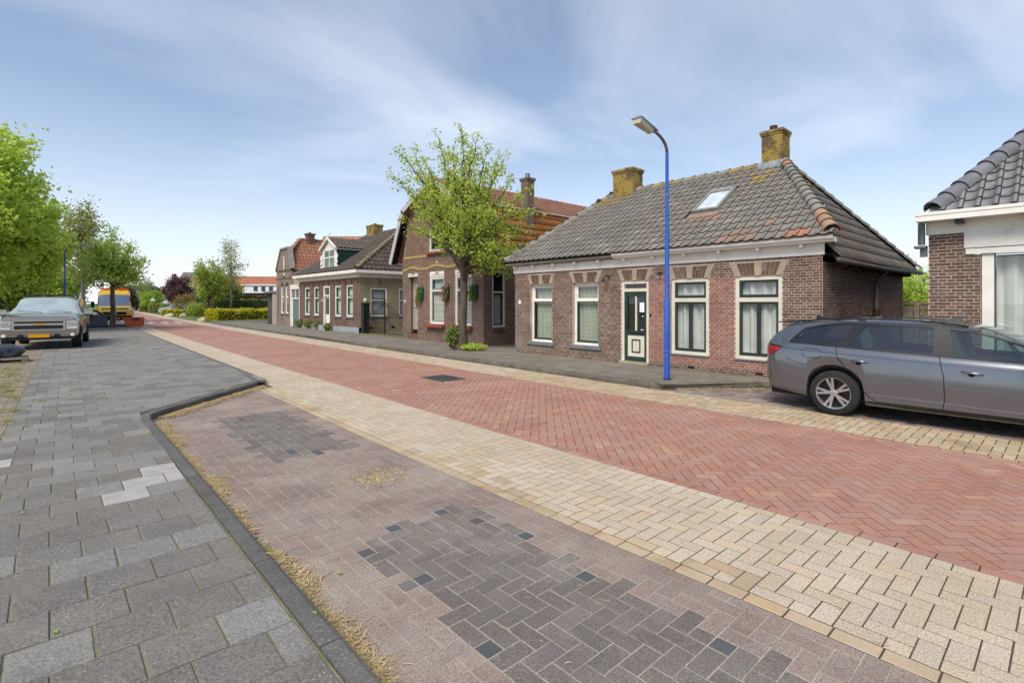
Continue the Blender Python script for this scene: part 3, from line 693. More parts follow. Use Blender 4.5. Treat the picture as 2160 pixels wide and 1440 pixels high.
# windows
for a, b in W[:2]:
    window(H1, pf, a, b, .48, 2.21, .09, .075, mWhite, mGreenD, .03, 1.72, .05, 1, mGrid, (.12, 1.), (.1, .1, .05), mSill, mWhite, amp=.02, fr=4)
    t = MB(); pbox(t, pf, a + .075, b - .075, .55, .60, -.16, -.085); t.build('bottom_rail', mGreen, H1)
for a, b in W[2:]:
    window(H1, pf, a, b, .46, 2.21, .015, .075, mCream, mGreenD, .05, 1.72, .09, 2, mVoile, (.0, 1.), None, amp=.035, fr=3.3)
    t = MB(); pbox(t, pf, a - .02, b + .02, .425, .456, -.05, .03); t.build('sill', mSill, H1)
# door
DR = MB(); a, b = D; fw = .07
pbox(DR, pf, a, a + fw, .0, 2.21, -.12, -.015); pbox(DR, pf, b - fw, b, .0, 2.21, -.12, -.015); pbox(DR, pf, a + fw, b - fw, 2.14, 2.21, -.12, -.017); pbox(DR, pf, a + fw, b - fw, 1.94, 2.02, -.12, -.017)
DRo = DR.build('door', mCream, H1)
a, b = D[0] + fw, D[1] - fw; L = MB(); st = .085
for q in ((a, a + st, .17, 1.94), (b - st, b, .17, 1.94), (a + st, b - st, .17, .29), (a + st, b - st, .83, .95), (a + st, b - st, 1.82, 1.94)): pbox(L, pf, *q, -.10, -.05)
L.build('leaf_frame', mGreen, DRo)
L = MB(); pbox(L, pf, a + st, b - st, .29, .83, -.09, -.062); L.build('lower_panel', mCream, DRo)
L = MB(); c = (a + b) / 2; h = .56
for q in ((c - .13, c + .13, h - .17, h - .14), (c - .13, c + .13, h + .14, h + .17), (c - .13, c - .1, h - .14, h + .14), (c + .1, c + .13, h - .14, h + .14)): pbox(L, pf, *q, -.062, -.05)
L.build('panel_moulding', mGreenD, DRo)
L = MB(); pbox(L, pf, c - .022, c + .022, .95, 1.82, -.09, -.055); L.build('glazing_bar', mCream, DRo)
L = MB()
for q in ((a + st, b - st, .95, 1.82), (D[0] + fw, D[1] - fw, 2.02, 2.14)): L.add([pf.p(q[0], q[2], -.08), pf.p(q[1], q[2], -.08), pf.p(q[1], q[3], -.08), pf.p(q[0], q[3], -.08)], [(0, 1, 2, 3)])
L.build('pane', mGlass, DRo)
L = MB(); pbox(L, pf, D[0] + .02, D[1] - .02, .1, 2.2, -.7, -.13); L.f = L.f[:]; L.build('room', mDarkIn, DRo)
L = MB(); pbox(L, pf, a + .1, a + .24, 1.42, 1.66, -.079, -.075); pbox(L, pf, a + .12, a + .2, .965, .985, -.07, -.06); pbox(L, pf, a + .13, a + .16, 1.3, 1.33, -.079, -.074); L.build('paper_notice', M('paper', '#e4e6ec', rough=.9), DRo)
L = MB(); pbox(L, pf, a + .13, b - .13, .86, .92, -.05, -.043); L.build('letter_slot', mIron, DRo)
L = MB(); L.tube([pf.p(b - .045, 1.08, -.05), pf.p(b - .045, 1.08, .0), pf.p(b - .15, 1.08, .0)], .009, 8); pbox(L, pf, b - .07, b - .02, 1.0, 1.3, -.05, -.044); L.build('handle', mIron, DRo)
L = MB(); pbox(L, pf, D[0] - .03, D[1] + .03, .1, .165, -.12, .07); L.build('threshold', mStone, DRo)
# bell, lamp bracket, house number, vents
L = MB(); pbox(L, pf, 7.02, 7.07, 1.32, 1.38, 0, .02); L.build('doorbell', mIron, H1)
L = MB(); L.tube([pf.p(8.3, 2.35, .0), pf.p(8.3, 2.37, .12), pf.p(8.38, 2.25, .22)], .022, 8); L.lathe(pf.p(8.36, 2.2, .2), (0, 0, 1), [(.0, .0), (.05, .0), (.055, .03), (.02, .1), (0, .1)], 12); L.build('wall_lamp', mIron, H1)
L = MB(); L.tube([pf.p(6.75, 2.38, .0), pf.p(6.75, 2.38, .09), pf.p(6.78, 2.33, .15)], .02, 8); L.build('wall_bracket', mIron, H1)
L = MB(); pbox(L, pf, 11.72, 11.82, 1.62, 1.74, .006, .02); L.build('house_number_plate', mWhite, H1)
for u in (5.98, 4.45):
    L = MB(); pbox(L, pf, u - .08, u + .08, .15, .2, .0, .012); L.build('air_vent', mIron, H1)
# side wall (right) and the other walls
brick_wall(H1, PL('y', 3.27), 11.0, 17.75, .0, 2.45, [], [mBr], None, mMortar, 200)
t = MB(); t.box(11.02, 17.7, 11.9, 11.99, 0, 2.9); t.box(17.6, 17.74, 3.3, 11.9, 0, 2.6); t.box(11.05, 17.6, 3.32, 11.9, 2.6, 2.66); t.build('back_wall', mMortarD, H1)
# moulded timber gutter and fascia
G = MB(); G.box(10.975, 11.0, 3.23, 12.05, 2.58, 2.8); G.build('fascia', mWhite, H1)
G = MB(); prof = [(10.975, 2.8), (10.80, 2.8), (10.78, 2.83), (10.74, 2.86), (10.72, 2.93), (10.755, 2.93), (10.755, 2.88), (10.975, 2.88)]
k = len(prof); G.add([(x, 3.02, z) for x, z in prof] + [(x, 8.05, z) for x, z in prof], [(i, (i + 1) % k, k + (i + 1) % k, k + i) for i in range(k)] + [list(range(k))[::-1], list(range(k, 2 * k))])
G.build('gutter', mWhite, H1)
G = MB(); prof = [(10.975, 2.82), (10.82, 2.82), (10.76, 2.86), (10.755, 2.92), (10.775, 2.92), (10.79, 2.87), (10.975, 2.87)]
k = len(prof); G.add([(x, 8.055, z) for x, z in prof] + [(x, 12.2, z - .01) for x, z in prof], [(i, (i + 1) % k, k + (i + 1) % k, k + i) for i in range(k)] + [list(range(k))[::-1], list(range(k, 2 * k))])
G.build('gutter', M('weathered_paint', '#a9a598', '#8f8b80', ns=4, rough=.7), H1)
for i in range(11):
    G = MB(); y = 3.6 + i * .83; G.box(10.84, 10.974, y - .03, y + .03, 2.74, 2.8); G.build('gutter_bracket', mWhite, H1)
# roof: front slope, right hip, left hip, back
rx, rz = 14.4, 5.36; ye0, ye1 = 3.0, 12.25; yr0, yr1 = 5.17, 10.58; xe, ze = 10.72, 2.92; xb = 18.05
bv = Vector((rx - xe, 0, rz - ze)); SL = bv.length
def pick1(s, t):
    y = ye1 - s
    if abs(y - 10.3) < .55 and t > SL - .95: return 1
    if abs(y - 5.5) < .9 and SL - 1.3 < t < SL - .35 and random.random() < .25: return 1
    if 5.7 < y < 6.6 and 1.2 < t < 1.62: return 3
    if t < .9 and 4.3 < y < 5.3 and random.random() < .3: return 3
    if t < .35 and 3.5 < y < 3.85: return 2
    return 0
ky = lambda t: t / SL
rf = tile_roof(H1, (xe, ye1, ze), (0, -1, 0), bv, [(0, 0), (ye1 - ye0, 0), (ye1 - yr0, SL), (ye1 - yr1, SL)], .205, .312, [mRT, mRTy, mRTo, mRTw], pick1, 300,
     skip=lambda s, t: 5.84 < ye1 - s < 6.62 and 1.66 < t < 3.02, flip=True)
zb = 2.5; b2 = Vector((0, yr0 - ye0 + .05, rz - zb)); S2 = b2.length
def pick2(s, t): return 2 if abs(s - 1.9 - t * 0.18) < .12 and t < 1.3 else (1 if t > S2 - .9 and random.random() < .6 else 0)
r2 = tile_roof(H1, (xe + .25, ye0, zb), (1, 0, 0), b2, [(0, 0), (xb - xe - .25, 0), (rx - xe - .15, S2), (rx - xe - .35, S2)], .205, .34, [mRT, mRTy, mRTo], pick2, 220)
b3 = Vector((0, yr1 - ye1, rz - ze)); S3 = b3.length
tile_roof(H1, (xb, ye1, ze), (-1, 0, 0), b3, [(0, 0), (xb - xe, 0), (xb - rx + .05, S3), (xb - rx - .05, S3)], .222, .33, [mRT], None, 0)
b4 = Vector((rx - xb, 0, rz - 2.6)); S4 = b4.length
t = MB(); t.extrude([Vector(p) for p in ((xb, ye0, 2.6), (xb, ye1, 2.6), (rx, yr1, rz), (rx, yr0, rz))], (-.03, 0, -.05)); t.build('back_slope', mRT, H1)
ridge_tiles(rf, (rx, yr0, rz), (rx, yr1, rz), .12, [mHip, mRTy], lambda i, k: 1 if random.random() < .25 else 0, L=.36)
ridge_tiles(rf, (xe + .1, ye0 + .06, ze + .06), (rx, yr0, rz), .135, [mHip, mHipO], lambda i, k: 1 if i in (0, 1, 2) or i == k - 2 else 0, L=.3, name='hip_tile', lift=.05)
ridge_tiles(rf, (xe + .05, ye1 - .02, ze + .02), (rx, yr1, rz), .12, [mHip, mRTy], lambda i, k: 1 if i > k - 4 and random.random() < .6 else 0, L=.33, name='hip_tile', lift=.05)
ridge_tiles(rf, (xb, ye0, zb + .1), (rx, yr0, rz), .1, [mRT], None, L=.34, name='hip_tile', lift=.03)
# skylight
n_ = Vector((0, -1, 0)).cross(bv.normalized()); bu = bv.normalized(); O_ = Vector((xe, ye1, ze)); A_ = Vector((0, -1, 0))
def rp(s, t, n=0.): return O_ + A_ * s + bu * t + n_ * n
s0, s1, t0, t1 = ye1 - 6.58, ye1 - 5.88, 1.72, 2.98
S = MB()
for (p, q, r_, s_) in ((s0, s0 + .07, t0, t1), (s1 - .07, s1, t0, t1), (s0 + .07, s1 - .07, t0, t0 + .09), (s0 + .07, s1 - .07, t1 - .16, t1)):
    S.obox(rp((p + q) / 2, (r_ + s_) / 2, .07), A_, bu, n_, q - p, s_ - r_, .12)
sk = S.build('skylight', M('skylight_frame', '#8f8d86', '#7d7b75', ns=6, rough=.6), H1)
S = MB(); S.obox(rp((s0 + s1) / 2, (t0 + t1) / 2 - .03, .09), A_, bu, n_, s1 - s0 - .13, t1 - t0 - .24, .006); S.build('pane', M('skylight_glass', '#c9d3dc', '#b5bfc6', ns=6, rough=.06, spec=.8, lich='#98a08e', lth=(.68, .74), ls=8), sk)
S = MB(); S.obox(rp((s0 + s1) / 2, t0 - .12, .035), A_, bu, n_, s1 - s0 + .1, .25, .03); S.build('flashing', mRTw, sk)
# chimneys
chimney(H1, 14.18, 14.72, 5.16, 5.68, 5.1, 6.16, mBrC, mMortarD, pots=[(14.4, 5.45, .1, .16, mRust)])
chimney(H1, 14.1, 14.7, 9.72, 10.5, 5.0, 6.02, mBrC, mMortarD, pots=[(14.35, 10.1, .09, .08, mBrC)])
for y0, y1, z in ((5.12, 5.75, 5.34), (9.7, 10.55, 5.3)):
    S = MB(); S.extrude([(14.16, y0, z - .16), (14.16, y1, z - .16), (14.16, y1, z + .06), (14.16, y0, z + .06)], (-.012, 0, 0)); S.build('flashing', mLead, H1)
# side gutter, downpipe
S = MB(); S.tube([(10.95, 2.98, 2.46), (14, 2.98, 2.44), (18.5, 2.98, 2.5)], .05, 10); S.build('gutter', M('old_zinc', '#5c574f', '#4b4740', ns=7, rough=.7), H1, smooth=True)
S = MB(); S.tube([(14.6, 2.98, 2.4), (14.58, 3.12, 2.25), (14.58, 3.19, 2.1), (14.58, 3.19, 1.5)], .045, 10); S.build('downpipe', mZinc, H1, smooth=True, angle=40)
S = MB(); S.tube([(14.58, 3.19, 1.5), (14.58, 3.19, .1)], .07, 10); S.build('downpipe_foot', mRust, H1, smooth=True, angle=40)
for i in range(9):
    S = MB(); x = 11.6 + i * .72; S.box(x - .04, x + .04, 3.02, 3.27, 2.36, 2.46); S.build('rafter_end', mRust, H1)
# ------------------------------------------------------------------ house at the right edge
H0 = thing('house', 'brown brick house with white board gable front and dark tiles, cut by the right edge', 'house', (10.9, 1.65, .1))
p0 = PL('x', 10.9); mTD = M('tile_dark_glazed', '#747476', '#636366', ns=2.5, rough=.55, piece=.14, spk=.12, sps=90, spec=.5, lich='#88867f', lth=(.55, .7), ls=5)
yl = 1.66
brick_wall(H0, p0, -6., yl, .0, 2.78, [(-6., 1.01, .3, 2.46), (-6., 1.21, 2.42, 2.78)], [mBr], None, mMortar, 300)
brick_wall(H0, PL('y', -6.), 10.9, 11.2, 0, 2.6, [], [mBr], None, mMortar, 0)
t = MB(); t.box(10.95, 20, yl - .05, yl - .01, 0, 2.8); t.build('side_wall', mMortarD, H0)
t = MB(); pbox(t, p0, -6, yl + .03, 2.78, 3.0, -.02, .03); t.build('fascia', mWhite, H0)
t = MB(); pbox(t, p0, -6, 1.21, 2.53, 2.78, -.02, .025); pbox(t, p0, -6, 1.19, 2.43, 2.515, -.02, .03); t.build('board_front', mWhite, H0)
t = MB(); pbox(t, p0, -6, 1.19, 2.515, 2.53, -.02, .02); t.build('drip_moulding', mGreenD, H0)
t = MB(); pbox(t, p0, .86, 1.0, .1, 2.43, -.1, -.01); pbox(t, p0, -6, .86, .1, .3, -.1, -.012); pbox(t, p0, -2.1, -1.95, .3, 2.43, -.1, -.012)
wn = t.build('window', mWhite, H0)
t = MB(); t.add([p0.p(-1.95, .3, -.06), p0.p(.86, .3, -.06), p0.p(.86, 2.43, -.06), p0.p(-1.95, 2.43, -.06)], [(0, 1, 2, 3)]); t.build('pane', mGlass, wn)
t = MB(); pbox(t, p0, .845, .86, .3, 2.43, -.09, -.03); t.build('sash', mGreenD, wn)
t = MB(); wavy(t, p0, -1.9, .84, .32, 2.38, -.2, .045, 90, .6, 13.); t.build('curtain', mVoile, wn, smooth=True)
t = MB(); pbox(t, p0, -1.9, .9, .25, 2.45, -.9, -.85); t.build('room', mDarkIn, wn)
t = MB(); t.box(10.56, 10.9, -6, yl + .12, 2.98, 3.07); t.box(10.55, 10.6, -6, yl + .13, 3.071, 3.12); t.build('gutter', mWhite, H0)
for i in range(7):
    t = MB(); y = 1.25 - i * .82; t.box(10.68, 10.87, y - .05, y + .05, 2.915, 2.978); t.build('gutter_bracket', mGreenD, H0)
t = MB(); t.tube([(10.82, yl + .08, 2.97), (10.82, yl + .08, 2.62)], .05, 8); t.box(10.74, 10.92, yl + .01, yl + .17, 2.56, 2.6); t.box(10.8, 10.9, yl + .01, yl + .1, 2.42, 2.559); t.build('downpipe_hopper', mZinc, H0)
rz0 = 5.6; bb = Vector((3.4, 0, rz0 - 3.1)); SL0 = bb.length
rf0 = tile_roof(H0, (10.62, yl - .05, 3.1), (0, -1, 0), bb, [(0, 0), (7.6, 0), (7.6, SL0), (1.83, SL0)], .205, .29, [mTD], None, 160, amp=.016, flip=True)
t = MB(); t.extrude([(10.62, yl - .05, 3.05), (14.02, -.22, rz0 - .05), (18, yl - .05, 3.05)], (0, 0, -.04)); t.build('side_slope', mTD, H0)
ridge_tiles(rf0, (10.66, yl - .1, 3.14), (14.02, -.22, rz0), .13, [M('hip_tile_dark', '#77777a', '#66666a', ns=3, rough=.5, piece=.1, spec=.5)], None, L=.36, name='hip_tile', lift=.06)

# ------------------------------------------------------------------ house behind the street tree: mansard gable
H2 = thing('house', 'brick house with mansard gable, yellow stone bands and orange side roof behind the street tree', 'house', (11.6, 14.35, .1))
p2 = PL('x', 11.6); a2, b2_ = 14.35, 20.02
mYel = M('yellow_band', '#a8925c', '#998452', ns=5, rough=.85, spk=.08)
WN = [(16.83, 17.91), (15.06, 16.14)]; DO = (18.77, 19.63)
def segtop(u0, u1, z, rise, n=8): return [(u0 + (u1 - u0) * i / n, z + rise * math.sin(math.pi * i / n)) for i in range(n + 1)]
bandz = 3.05
ops2 = [(a, b, .8, 2.96) for a, b in WN] + [(DO[0], DO[1], .34, 2.96), (16.4, 17.93, 3.74, 4.75)]
gab = [(-.88, .0, 0)]
def hp2(pts):
    r = []
    for (y0_, z0_), (y1_, z1_) in pts:
        nx, nz = (z1_ - z0_), -(y1_ - y0_); l = math.hypot(nx, nz); nx, nz = nx / l, nz / l
        if nx * 17.3 + nz * 2 < nx * y0_ + nz * z0_: nx, nz = -nx, -nz
        r.append((nx, nz, nx * y0_ + nz * z0_))
    return r
gh = hp2([((20.02, 3.5), (19.4, 5.45)), ((19.4, 5.45), (17.4, 6.5)), ((17.4, 6.5), (15.35, 5.4)), ((15.35, 5.4), (14.35, 3.4))])
brick_wall(H2, p2, a2, b2_, .0, 6.5, ops2, [mBr2], None, mMortarD, 300, halves=gh)
brick_wall(H2, PL('y', a2), 11.6, 14.5, .0, 3.4, [(12.02, 12.64, .76, 2.85)], [mBr2], None, mMortarD, 160)
t = MB(); t.box(11.65, 22, b2_ - .06, b2_ - .02, 0, 3.5); t.box(14.5, 22, a2 + .02, a2 + .1, 0, 3.4); t.box(21.9, 22, a2 + .1, b2_ - .06, 0, 5); t.build('back_wall', mMortarD, H2)
# wavy yellow bands
B = MB(); us = [b2_ - (b2_ - a2) * i / 60 for i in range(61)]
def bz(u):
    for a, b in WN + [DO]:
        if a - .08 < u < b + .08: return bandz + .1 * math.sin(math.pi * (u - a + .08) / (b - a + .16))
    return bandz
for i in range(60):
    u, v = us[i], us[i + 1]; ppoly(B, p2, [(v, bz(v) - .02), (u, bz(u) - .02), (u, bz(u) + .085), (v, bz(v) + .085)], -.01, .022)
B.build('stone_band', mYel, H2)
B = MB(); pbox(B, p2, 18.0, b2_ - .12, 3.56, 3.66, -.01, .02); pbox(B, p2, 14.5, 16.35, 3.56, 3.66, -.01, .02); B.build('stone_band', mYel, H2)
def sunburst(house, u0, u1, z0, z1, rise):
    F = MB(); pts = [(u0, z0), (u1, z0)] + segtop(u0, u1, z1, rise)[::-1]; ppoly(F, p2, pts, -.08, -.03); f = F.build('fretwork_panel', mWhite, house)
    F = MB(); c = (u0 + u1) / 2
    for k in range(7):
        an = math.pi * (k + .5) / 7; r0, r1 = .05, min(.2, (u1 - u0) * .22); w_ = .018
        d = Vector((math.cos(an), math.sin(an))); e = Vector((-d.y, d.x)) * w_; p = Vector((c, z0 + .03))
        ppoly(F, p2, [tuple(p + d * r0), tuple(p + d * (r1 * .7) + e), tuple(p + d * r1), tuple(p + d * (r1 * .7) - e)], -.03, -.026)
    for s in (-1, 1):
        for k in range(3): F.lathe(p2.p(c + s * (.26 + k * .07), z0 + .07 + .02 * (k % 2), -.029), (-1, 0, 0), [(0, .003), (.022, .003), (.022, 0)], 8)
    F.build('fretwork_holes', mIron, f)['kind'] = 'stuff'
for a, b in WN:
    sunburst(H2, a + .02, b - .02, 2.72, 2.96, .07)
    w_ = window(H2, p2, a, b, .8, 2.73, .06, .1, mWhite, M('grey_sash', '#7f8587', rough=.5), .05, 2.15, .05, 1, None, sash2=None)
    F = MB(); pbox(F, p2, a + .16, b - .16, 2.2, 2.65, -.19, -.18); F.build('blind', M('pale_blind', '#b9c1c2', rough=.9), w_)
    for i in range(24):
        F = MB(); z = .95 + i * .049; F.extrude([p2.p(a + .17, z, -.17), p2.p(b - .17, z, -.17), p2.p(b - .17, z + .036, -.2), p2.p(a + .17, z + .036, -.2)], (.003, 0, .003)); F.build('shutter_slat', mWhite, w_)
    F = MB()
    pbox(F, p2, a + .13, a + .18, .9, 2.12, -.21, -.165); pbox(F, p2, b - .18, b - .13, .9, 2.12, -.21, -.165); pbox(F, p2, a + .18, b - .18, .9, .95, -.21, -.165); F.build('shutter_frame', mWhite, w_)
    F = MB(); ppoly(F, p2, [(a - .12, .68), (b + .12, .68), (b + .1, .8), (a - .1, .8)], -.05, .2); F.build('sill', M('terracotta_sill', '#8f4f39', '#844733', ns=6, rough=.8), w_)
# upper window
window(H2, p2, 16.4, 17.93, 3.74, 4.75, .05, .07, mWhite, M('grey_sash', '#7f8587'), .05, None, lower=2, curtain=None)
F = MB(); pbox(F, p2, 16.3, 18.03, 3.64, 3.735, -.05, .12); F.build('sill', MATS['terracotta_sill'], H2)
# side window
w_ = window(H2, PL('y', a2), 12.02, 12.64, .76, 2.85, .03, .07, mWhite, mGreenD, .04, 2.05, .05, 1, None)
ps = PL('y', a2)
for i in range(22):
    F = MB(); z = .86 + i * .05; F.extrude([ps.p(12.12, z, -.13), ps.p(12.54, z, -.13), ps.p(12.54, z + .036, -.16), ps.p(12.12, z + .036, -.16)], (0, .003, .003)); F.build('shutter_slat', mWhite, w_)
F = MB()
for i in range(8): pbox(F, ps, 12.0 + i * .083, 12.07 + i * .083, .64, .75, -.02, .09)
F.build('brick_sill', mBr2, w_)
# door in a recess
sunburst(H2, DO[0] + .02, DO[1] - .02, 2.78, 2.97, .06)
F = MB(); mDoor = M('beige_door', '#a29c92', '#979188', ns=4, rough=.6); pbox(F, p2, DO[0], DO[1], .5, 2.8, -.34, -.3); dr = F.build('door', mDoor, H2)
F = MB(); pbox(F, p2, DO[0], DO[1], .34, .5, -.34, -.295); pbox(F, p2, DO[0], DO[1], 1.42, 1.44, -.34, -.296); F.build('kick_board', mIron, dr)
F = MB(); pbox(F, p2, DO[0] - .02, DO[0], .34, 2.8, -.34, -.2); pbox(F, p2, DO[1], DO[1] + .02, .34, 2.8, -.34, -.2); F.build('reveal', mBr2, dr)
F = MB(); pbox(F, p2, DO[0], DO[1], .1, .34, -.3, .02); F.build('door_step', mBr2, H2)
F = MB(); pbox(F, p2, 19.78, 19.86, 1.68, 1.8, .005, .02); F.build('house_number_plate', mWhite, H2)
F = MB()
for y in (14.55, 17.3): F.tube([p2.p(y, 3.3, 0), p2.p(y, 3.3, .03)], .04, 8)
F.build('wall_anchor', mWhite, H2)
# mansard roof
mOr = M('tile_orange', '#ad7240', '#9c6436', ns=2, rough=.85, piece=.1, spk=.12, sps=90, lich='#64501f', lth=(.58, .68), ls=1.1)
mPk = M('tile_pink_red', '#a2705f', '#93614f', ns=2, rough=.85, piece=.1, spk=.1, lich='#8d8a80', lth=(.55, .72), ls=1.4)
xf, xbk = 11.3, 22.
bl_ = Vector((0, 15.2 - 14.02, 5.46 - 3.42)); Sl = bl_.length
tile_roof(H2, (xf, 14.02, 3.42), (1, 0, 0), bl_, [(0, 0), (xbk - xf, 0), (xbk - xf, Sl), (0, Sl)], .2, .34, [mOr], None, 250)
bu_ = Vector((0, 17.4 - 15.15, 6.62 - 5.5)); Su = bu_.length
r_up = tile_roof(H2, (xf, 15.15, 5.5), (1, 0, 0), bu_, [(0, 0), (xbk - xf, 0), (xbk - xf, Su), (0, Su)], .2, .3, [mPk], None, 120, amp=.012)
ridge_tiles(r_up, (xbk, 17.4, 6.64), (xf, 17.4, 6.64), .1, [mPk], None, L=.36)
t = MB(); t.box(xf, xbk, 15.05, 15.16, 5.42, 5.5); t.build('break_board', M('pink_board', '#c4a79c', rough=.7), H2)
t = MB(); t.extrude([(xf, 17.4, 6.6), (xbk, 17.4, 6.6), (xbk, 19.55, 5.55), (xf, 19.55, 5.55)], (0, 0, .06)); t.extrude([(xf, 19.55, 5.55), (xbk, 19.55, 5.55), (xbk, 20.6, 3.45), (xf, 20.6, 3.45)], (0, .05, .02)); t.build('left_slope', mPk, H2)
# barge boards
mBarge = M('barge_paint', '#b9bab8', '#a9aaa9', ns=3, rough=.6)
P_ = [(20.68, 3.42), (19.62, 5.66), (17.42, 6.72), (15.2, 5.56), (14.1, 3.4)]
for i in range(4):
    (ya, za), (yb, zb_) = P_[i], P_[i + 1]; d = Vector((yb - ya, zb_ - za)).normalized(); n2 = Vector((d.y, -d.x))
    if n2.dot(Vector((17.35 - ya, 3.5 - za))) < 0: n2 = -n2
    A, Bq = Vector((ya, za)), Vector((yb, zb_)); t = MB(); w2 = .22
    t.extrude([(xf, *A), (xf, *Bq), (xf, *(Bq + n2 * w2)), (xf, *(A + n2 * w2))], (-.04, 0, 0)); bg_ = t.build('barge_board', mBarge, H2)
    t = MB(); t.extrude([(xf, *(A + n2 * .06)), (xf, *(Bq + n2 * .06)), (xf, *(Bq + n2 * .1)), (xf, *(A + n2 * .1))], (.34, 0, 0)); t.build('soffit', mIron, bg_)
chimney(H2, 14.2, 14.58, 14.75, 15.15, 4.0, 6.62, M('brick_chimney_grey', '#7d6f60', '#6e6154', ns=3, rough=.9, spk=.15, sps=160), mMortarD, cap=.05, pots=[(14.39, 14.95, .1, .2, mZinc)])
t = MB(); t.tube([(xf, 13.98, 3.4), (xbk, 13.98, 3.36)], .06, 8); t.build('gutter', mZinc, H2)
# planters and wreath belong to themselves: they hang on the wall
mPlant = M('planter_green', '#1c4a36', '#173d2d', rough=.45)
# ------------------------------------------------------------------ low house with the green dormer
H3 = thing('house', 'long low brick house with white dormer and green windows beyond the iron gate', 'house', (11.85, 24.85, .1))
bk3 = BRICKTEX('brick_tex_h3', 'y', '#6b5046', '#584038', '#93857a', ms=.007)
bk3s = BRICKTEX('brick_tex_h3_side', 'x', '#8c7d60', '#776950', '#b0a68e', bw=.2, bh=.05, ms=.006)
p3 = PL('x', 11.85); W3 = [(31.58, 32.45), (30.16, 30.95), (27.04, 27.89), (25.57, 26.41)]; D3 = (28.54, 29.45)
def plain_wall(house, pl, u0, u1, z0, z1, ops, mat, halves=(), R=-.15, name='wall'):
    us = sorted({u0, u1} | {o[0] for o in ops} | {o[1] for o in ops}); zs = sorted({z0, z1} | {o[2] for o in ops} | {o[3] for o in ops}); mb = MB()
    for i in range(len(us) - 1):
        for k in range(len(zs) - 1):
            cu, cz = (us[i] + us[i + 1]) / 2, (zs[k] + zs[k + 1]) / 2
            if any(o[0] < cu < o[1] and o[2] < cz < o[3] for o in ops): continue
            p = [(us[i], zs[k]), (us[i + 1], zs[k]), (us[i + 1], zs[k + 1]), (us[i], zs[k + 1])]
            for h in halves:
                p = clip(p, *h)
                if len(p) < 3: break
            if len(p) >= 3: mb.add([pl.p(u, z, 0) for u, z in p], [range(len(p))])
    for a, b, c, d in ops:
        for q in ([(a, c), (a, d)], [(b, c), (b, d)], [(a, d), (b, d)], [(a, c), (b, c)]): mb.add([pl.p(*q[0], 0), pl.p(*q[1], 0), pl.p(*q[1], R), pl.p(*q[0], R)], [(0, 1, 2, 3)])
    return mb.build(name, mat, house)
plain_wall(H3, p3, 24.85, 33.3, .38, 2.98, [(a, b, .92, 2.63) for a, b in W3] + [(D3[0], D3[1], .38, 2.62)], bk3)
t = MB(); mPl = M('plinth_render', '#9fa3a6', '#8d9093', ns=3, rough=.9, spk=.06); pbox(t, p3, 24.8, 28.5, 0, .38, -.1, .04); pbox(t, p3, 29.5, 33.32, 0, .38, -.1, .04); t.box(11.82, 12.14, 24.8, 24.84, 0, .38); t.build('plinth', mPl, H3)
mGr3 = M('leaf_green_paint', '#2c6a4c', '#265c42', rough=.45)
for a, b in W3:
    window(H3, p3, a, b, .92, 2.63, .04, .1, mWhite, mGr3, .05, 1.95, .05, 1, mVoile, (0, 1), (.08, .08, .06), mSill, amp=.02)
t = MB(); a, b = D3; pbox(t, p3, a, a + .09, .38, 2.62, -.12, .0); pbox(t, p3, b - .09, b, .38, 2.62, -.12, .0); pbox(t, p3, a + .09, b - .09, 2.53, 2.62, -.12, .002); pbox(t, p3, a + .09, b - .09, 2.05, 2.12, -.12, .002); d3 = t.build('door', mWhite, H3)
t = MB(); pbox(t, p3, a + .09, b - .09, .5, 2.05, -.1, -.06); t.build('leaf', mWhite, d3)
t = MB(); pbox(t, p3, a + .2, b - .2, 1.0, 1.95, -.06, -.055); pbox(t, p3, a + .12, b - .12, 2.15, 2.5, -.06, -.055); t.build('pane', M('door_glass_dark', '#4a5a52', rough=.1, spec=.6), d3)
t = MB(); pbox(t, p3, a + .14, a + .2, .5, 2.0, -.06, -.05); pbox(t, p3, b - .2, b - .14, .5, 2.0, -.06, -.05); t.build('green_trim', mGr3, d3)
t = MB(); pbox(t, p3, a - .05, b + .05, .1, .38, -.1, .3); t.build('door_step', mPl, H3)
t = MB()
for u in [24.95 + i * .75 for i in range(12)]: pbox(t, p3, u - .02, u + .02, 2.66, 2.84, 0, .03)
t.build('wall_anchor', mIron, H3)
t = MB(); pbox(t, p3, 29.62, 29.7, 1.75, 1.87, 0, .015); t.build('house_number_plate', mWhite, H3)
# side wall of yellow brick
ps3 = PL('y', 24.85)
plain_wall(H3, ps3, 11.85, 20., .0, 3.1, [(12.47, 13.45, .95, 2.45), (14.16, 15.1, .95, 2.45)], bk3s)
for a, b in ((12.47, 13.45), (14.16, 15.1)):
    window(H3, ps3, a, b, .95, 2.45, .03, .09, mWhite, mGreenD, .04, 1.8, .05, 1, M('roller_blind', '#c7cbcc', rough=.9), (0, 1), (.05, .06, .05), mSill, amp=.001)
t = MB(); pbox(t, ps3, 12.35, 12.6, .3, .42, 0, .012); pbox(t, ps3, 13.7, 13.9, .3, .42, 0, .012); pbox(t, ps3, 13.0, 13.03, 2.62, 2.95, 0, .03); t.build('air_vent', mIron, H3)
t = MB(); t.box(11.9, 19.9, 33.2, 33.3, 0, 3.1); t.box(19.9, 20, 24.9, 33.2, 0, 3.1); t.build('back_wall', mMortarD, H3)
t = MB(); t.box(11.8, 11.848, 24.8, 33.35, 2.98, 3.2); t.box(11.852, 20, 24.8, 24.848, 2.98, 3.2); t.build('fascia', mWhite, H3)
t = MB(); t.box(11.5, 11.8, 24.5, 33.6, 3.2, 3.36); t.box(11.8, 20, 24.5, 24.8, 3.2, 3.36); t.build('gutter', mWhite, H3)
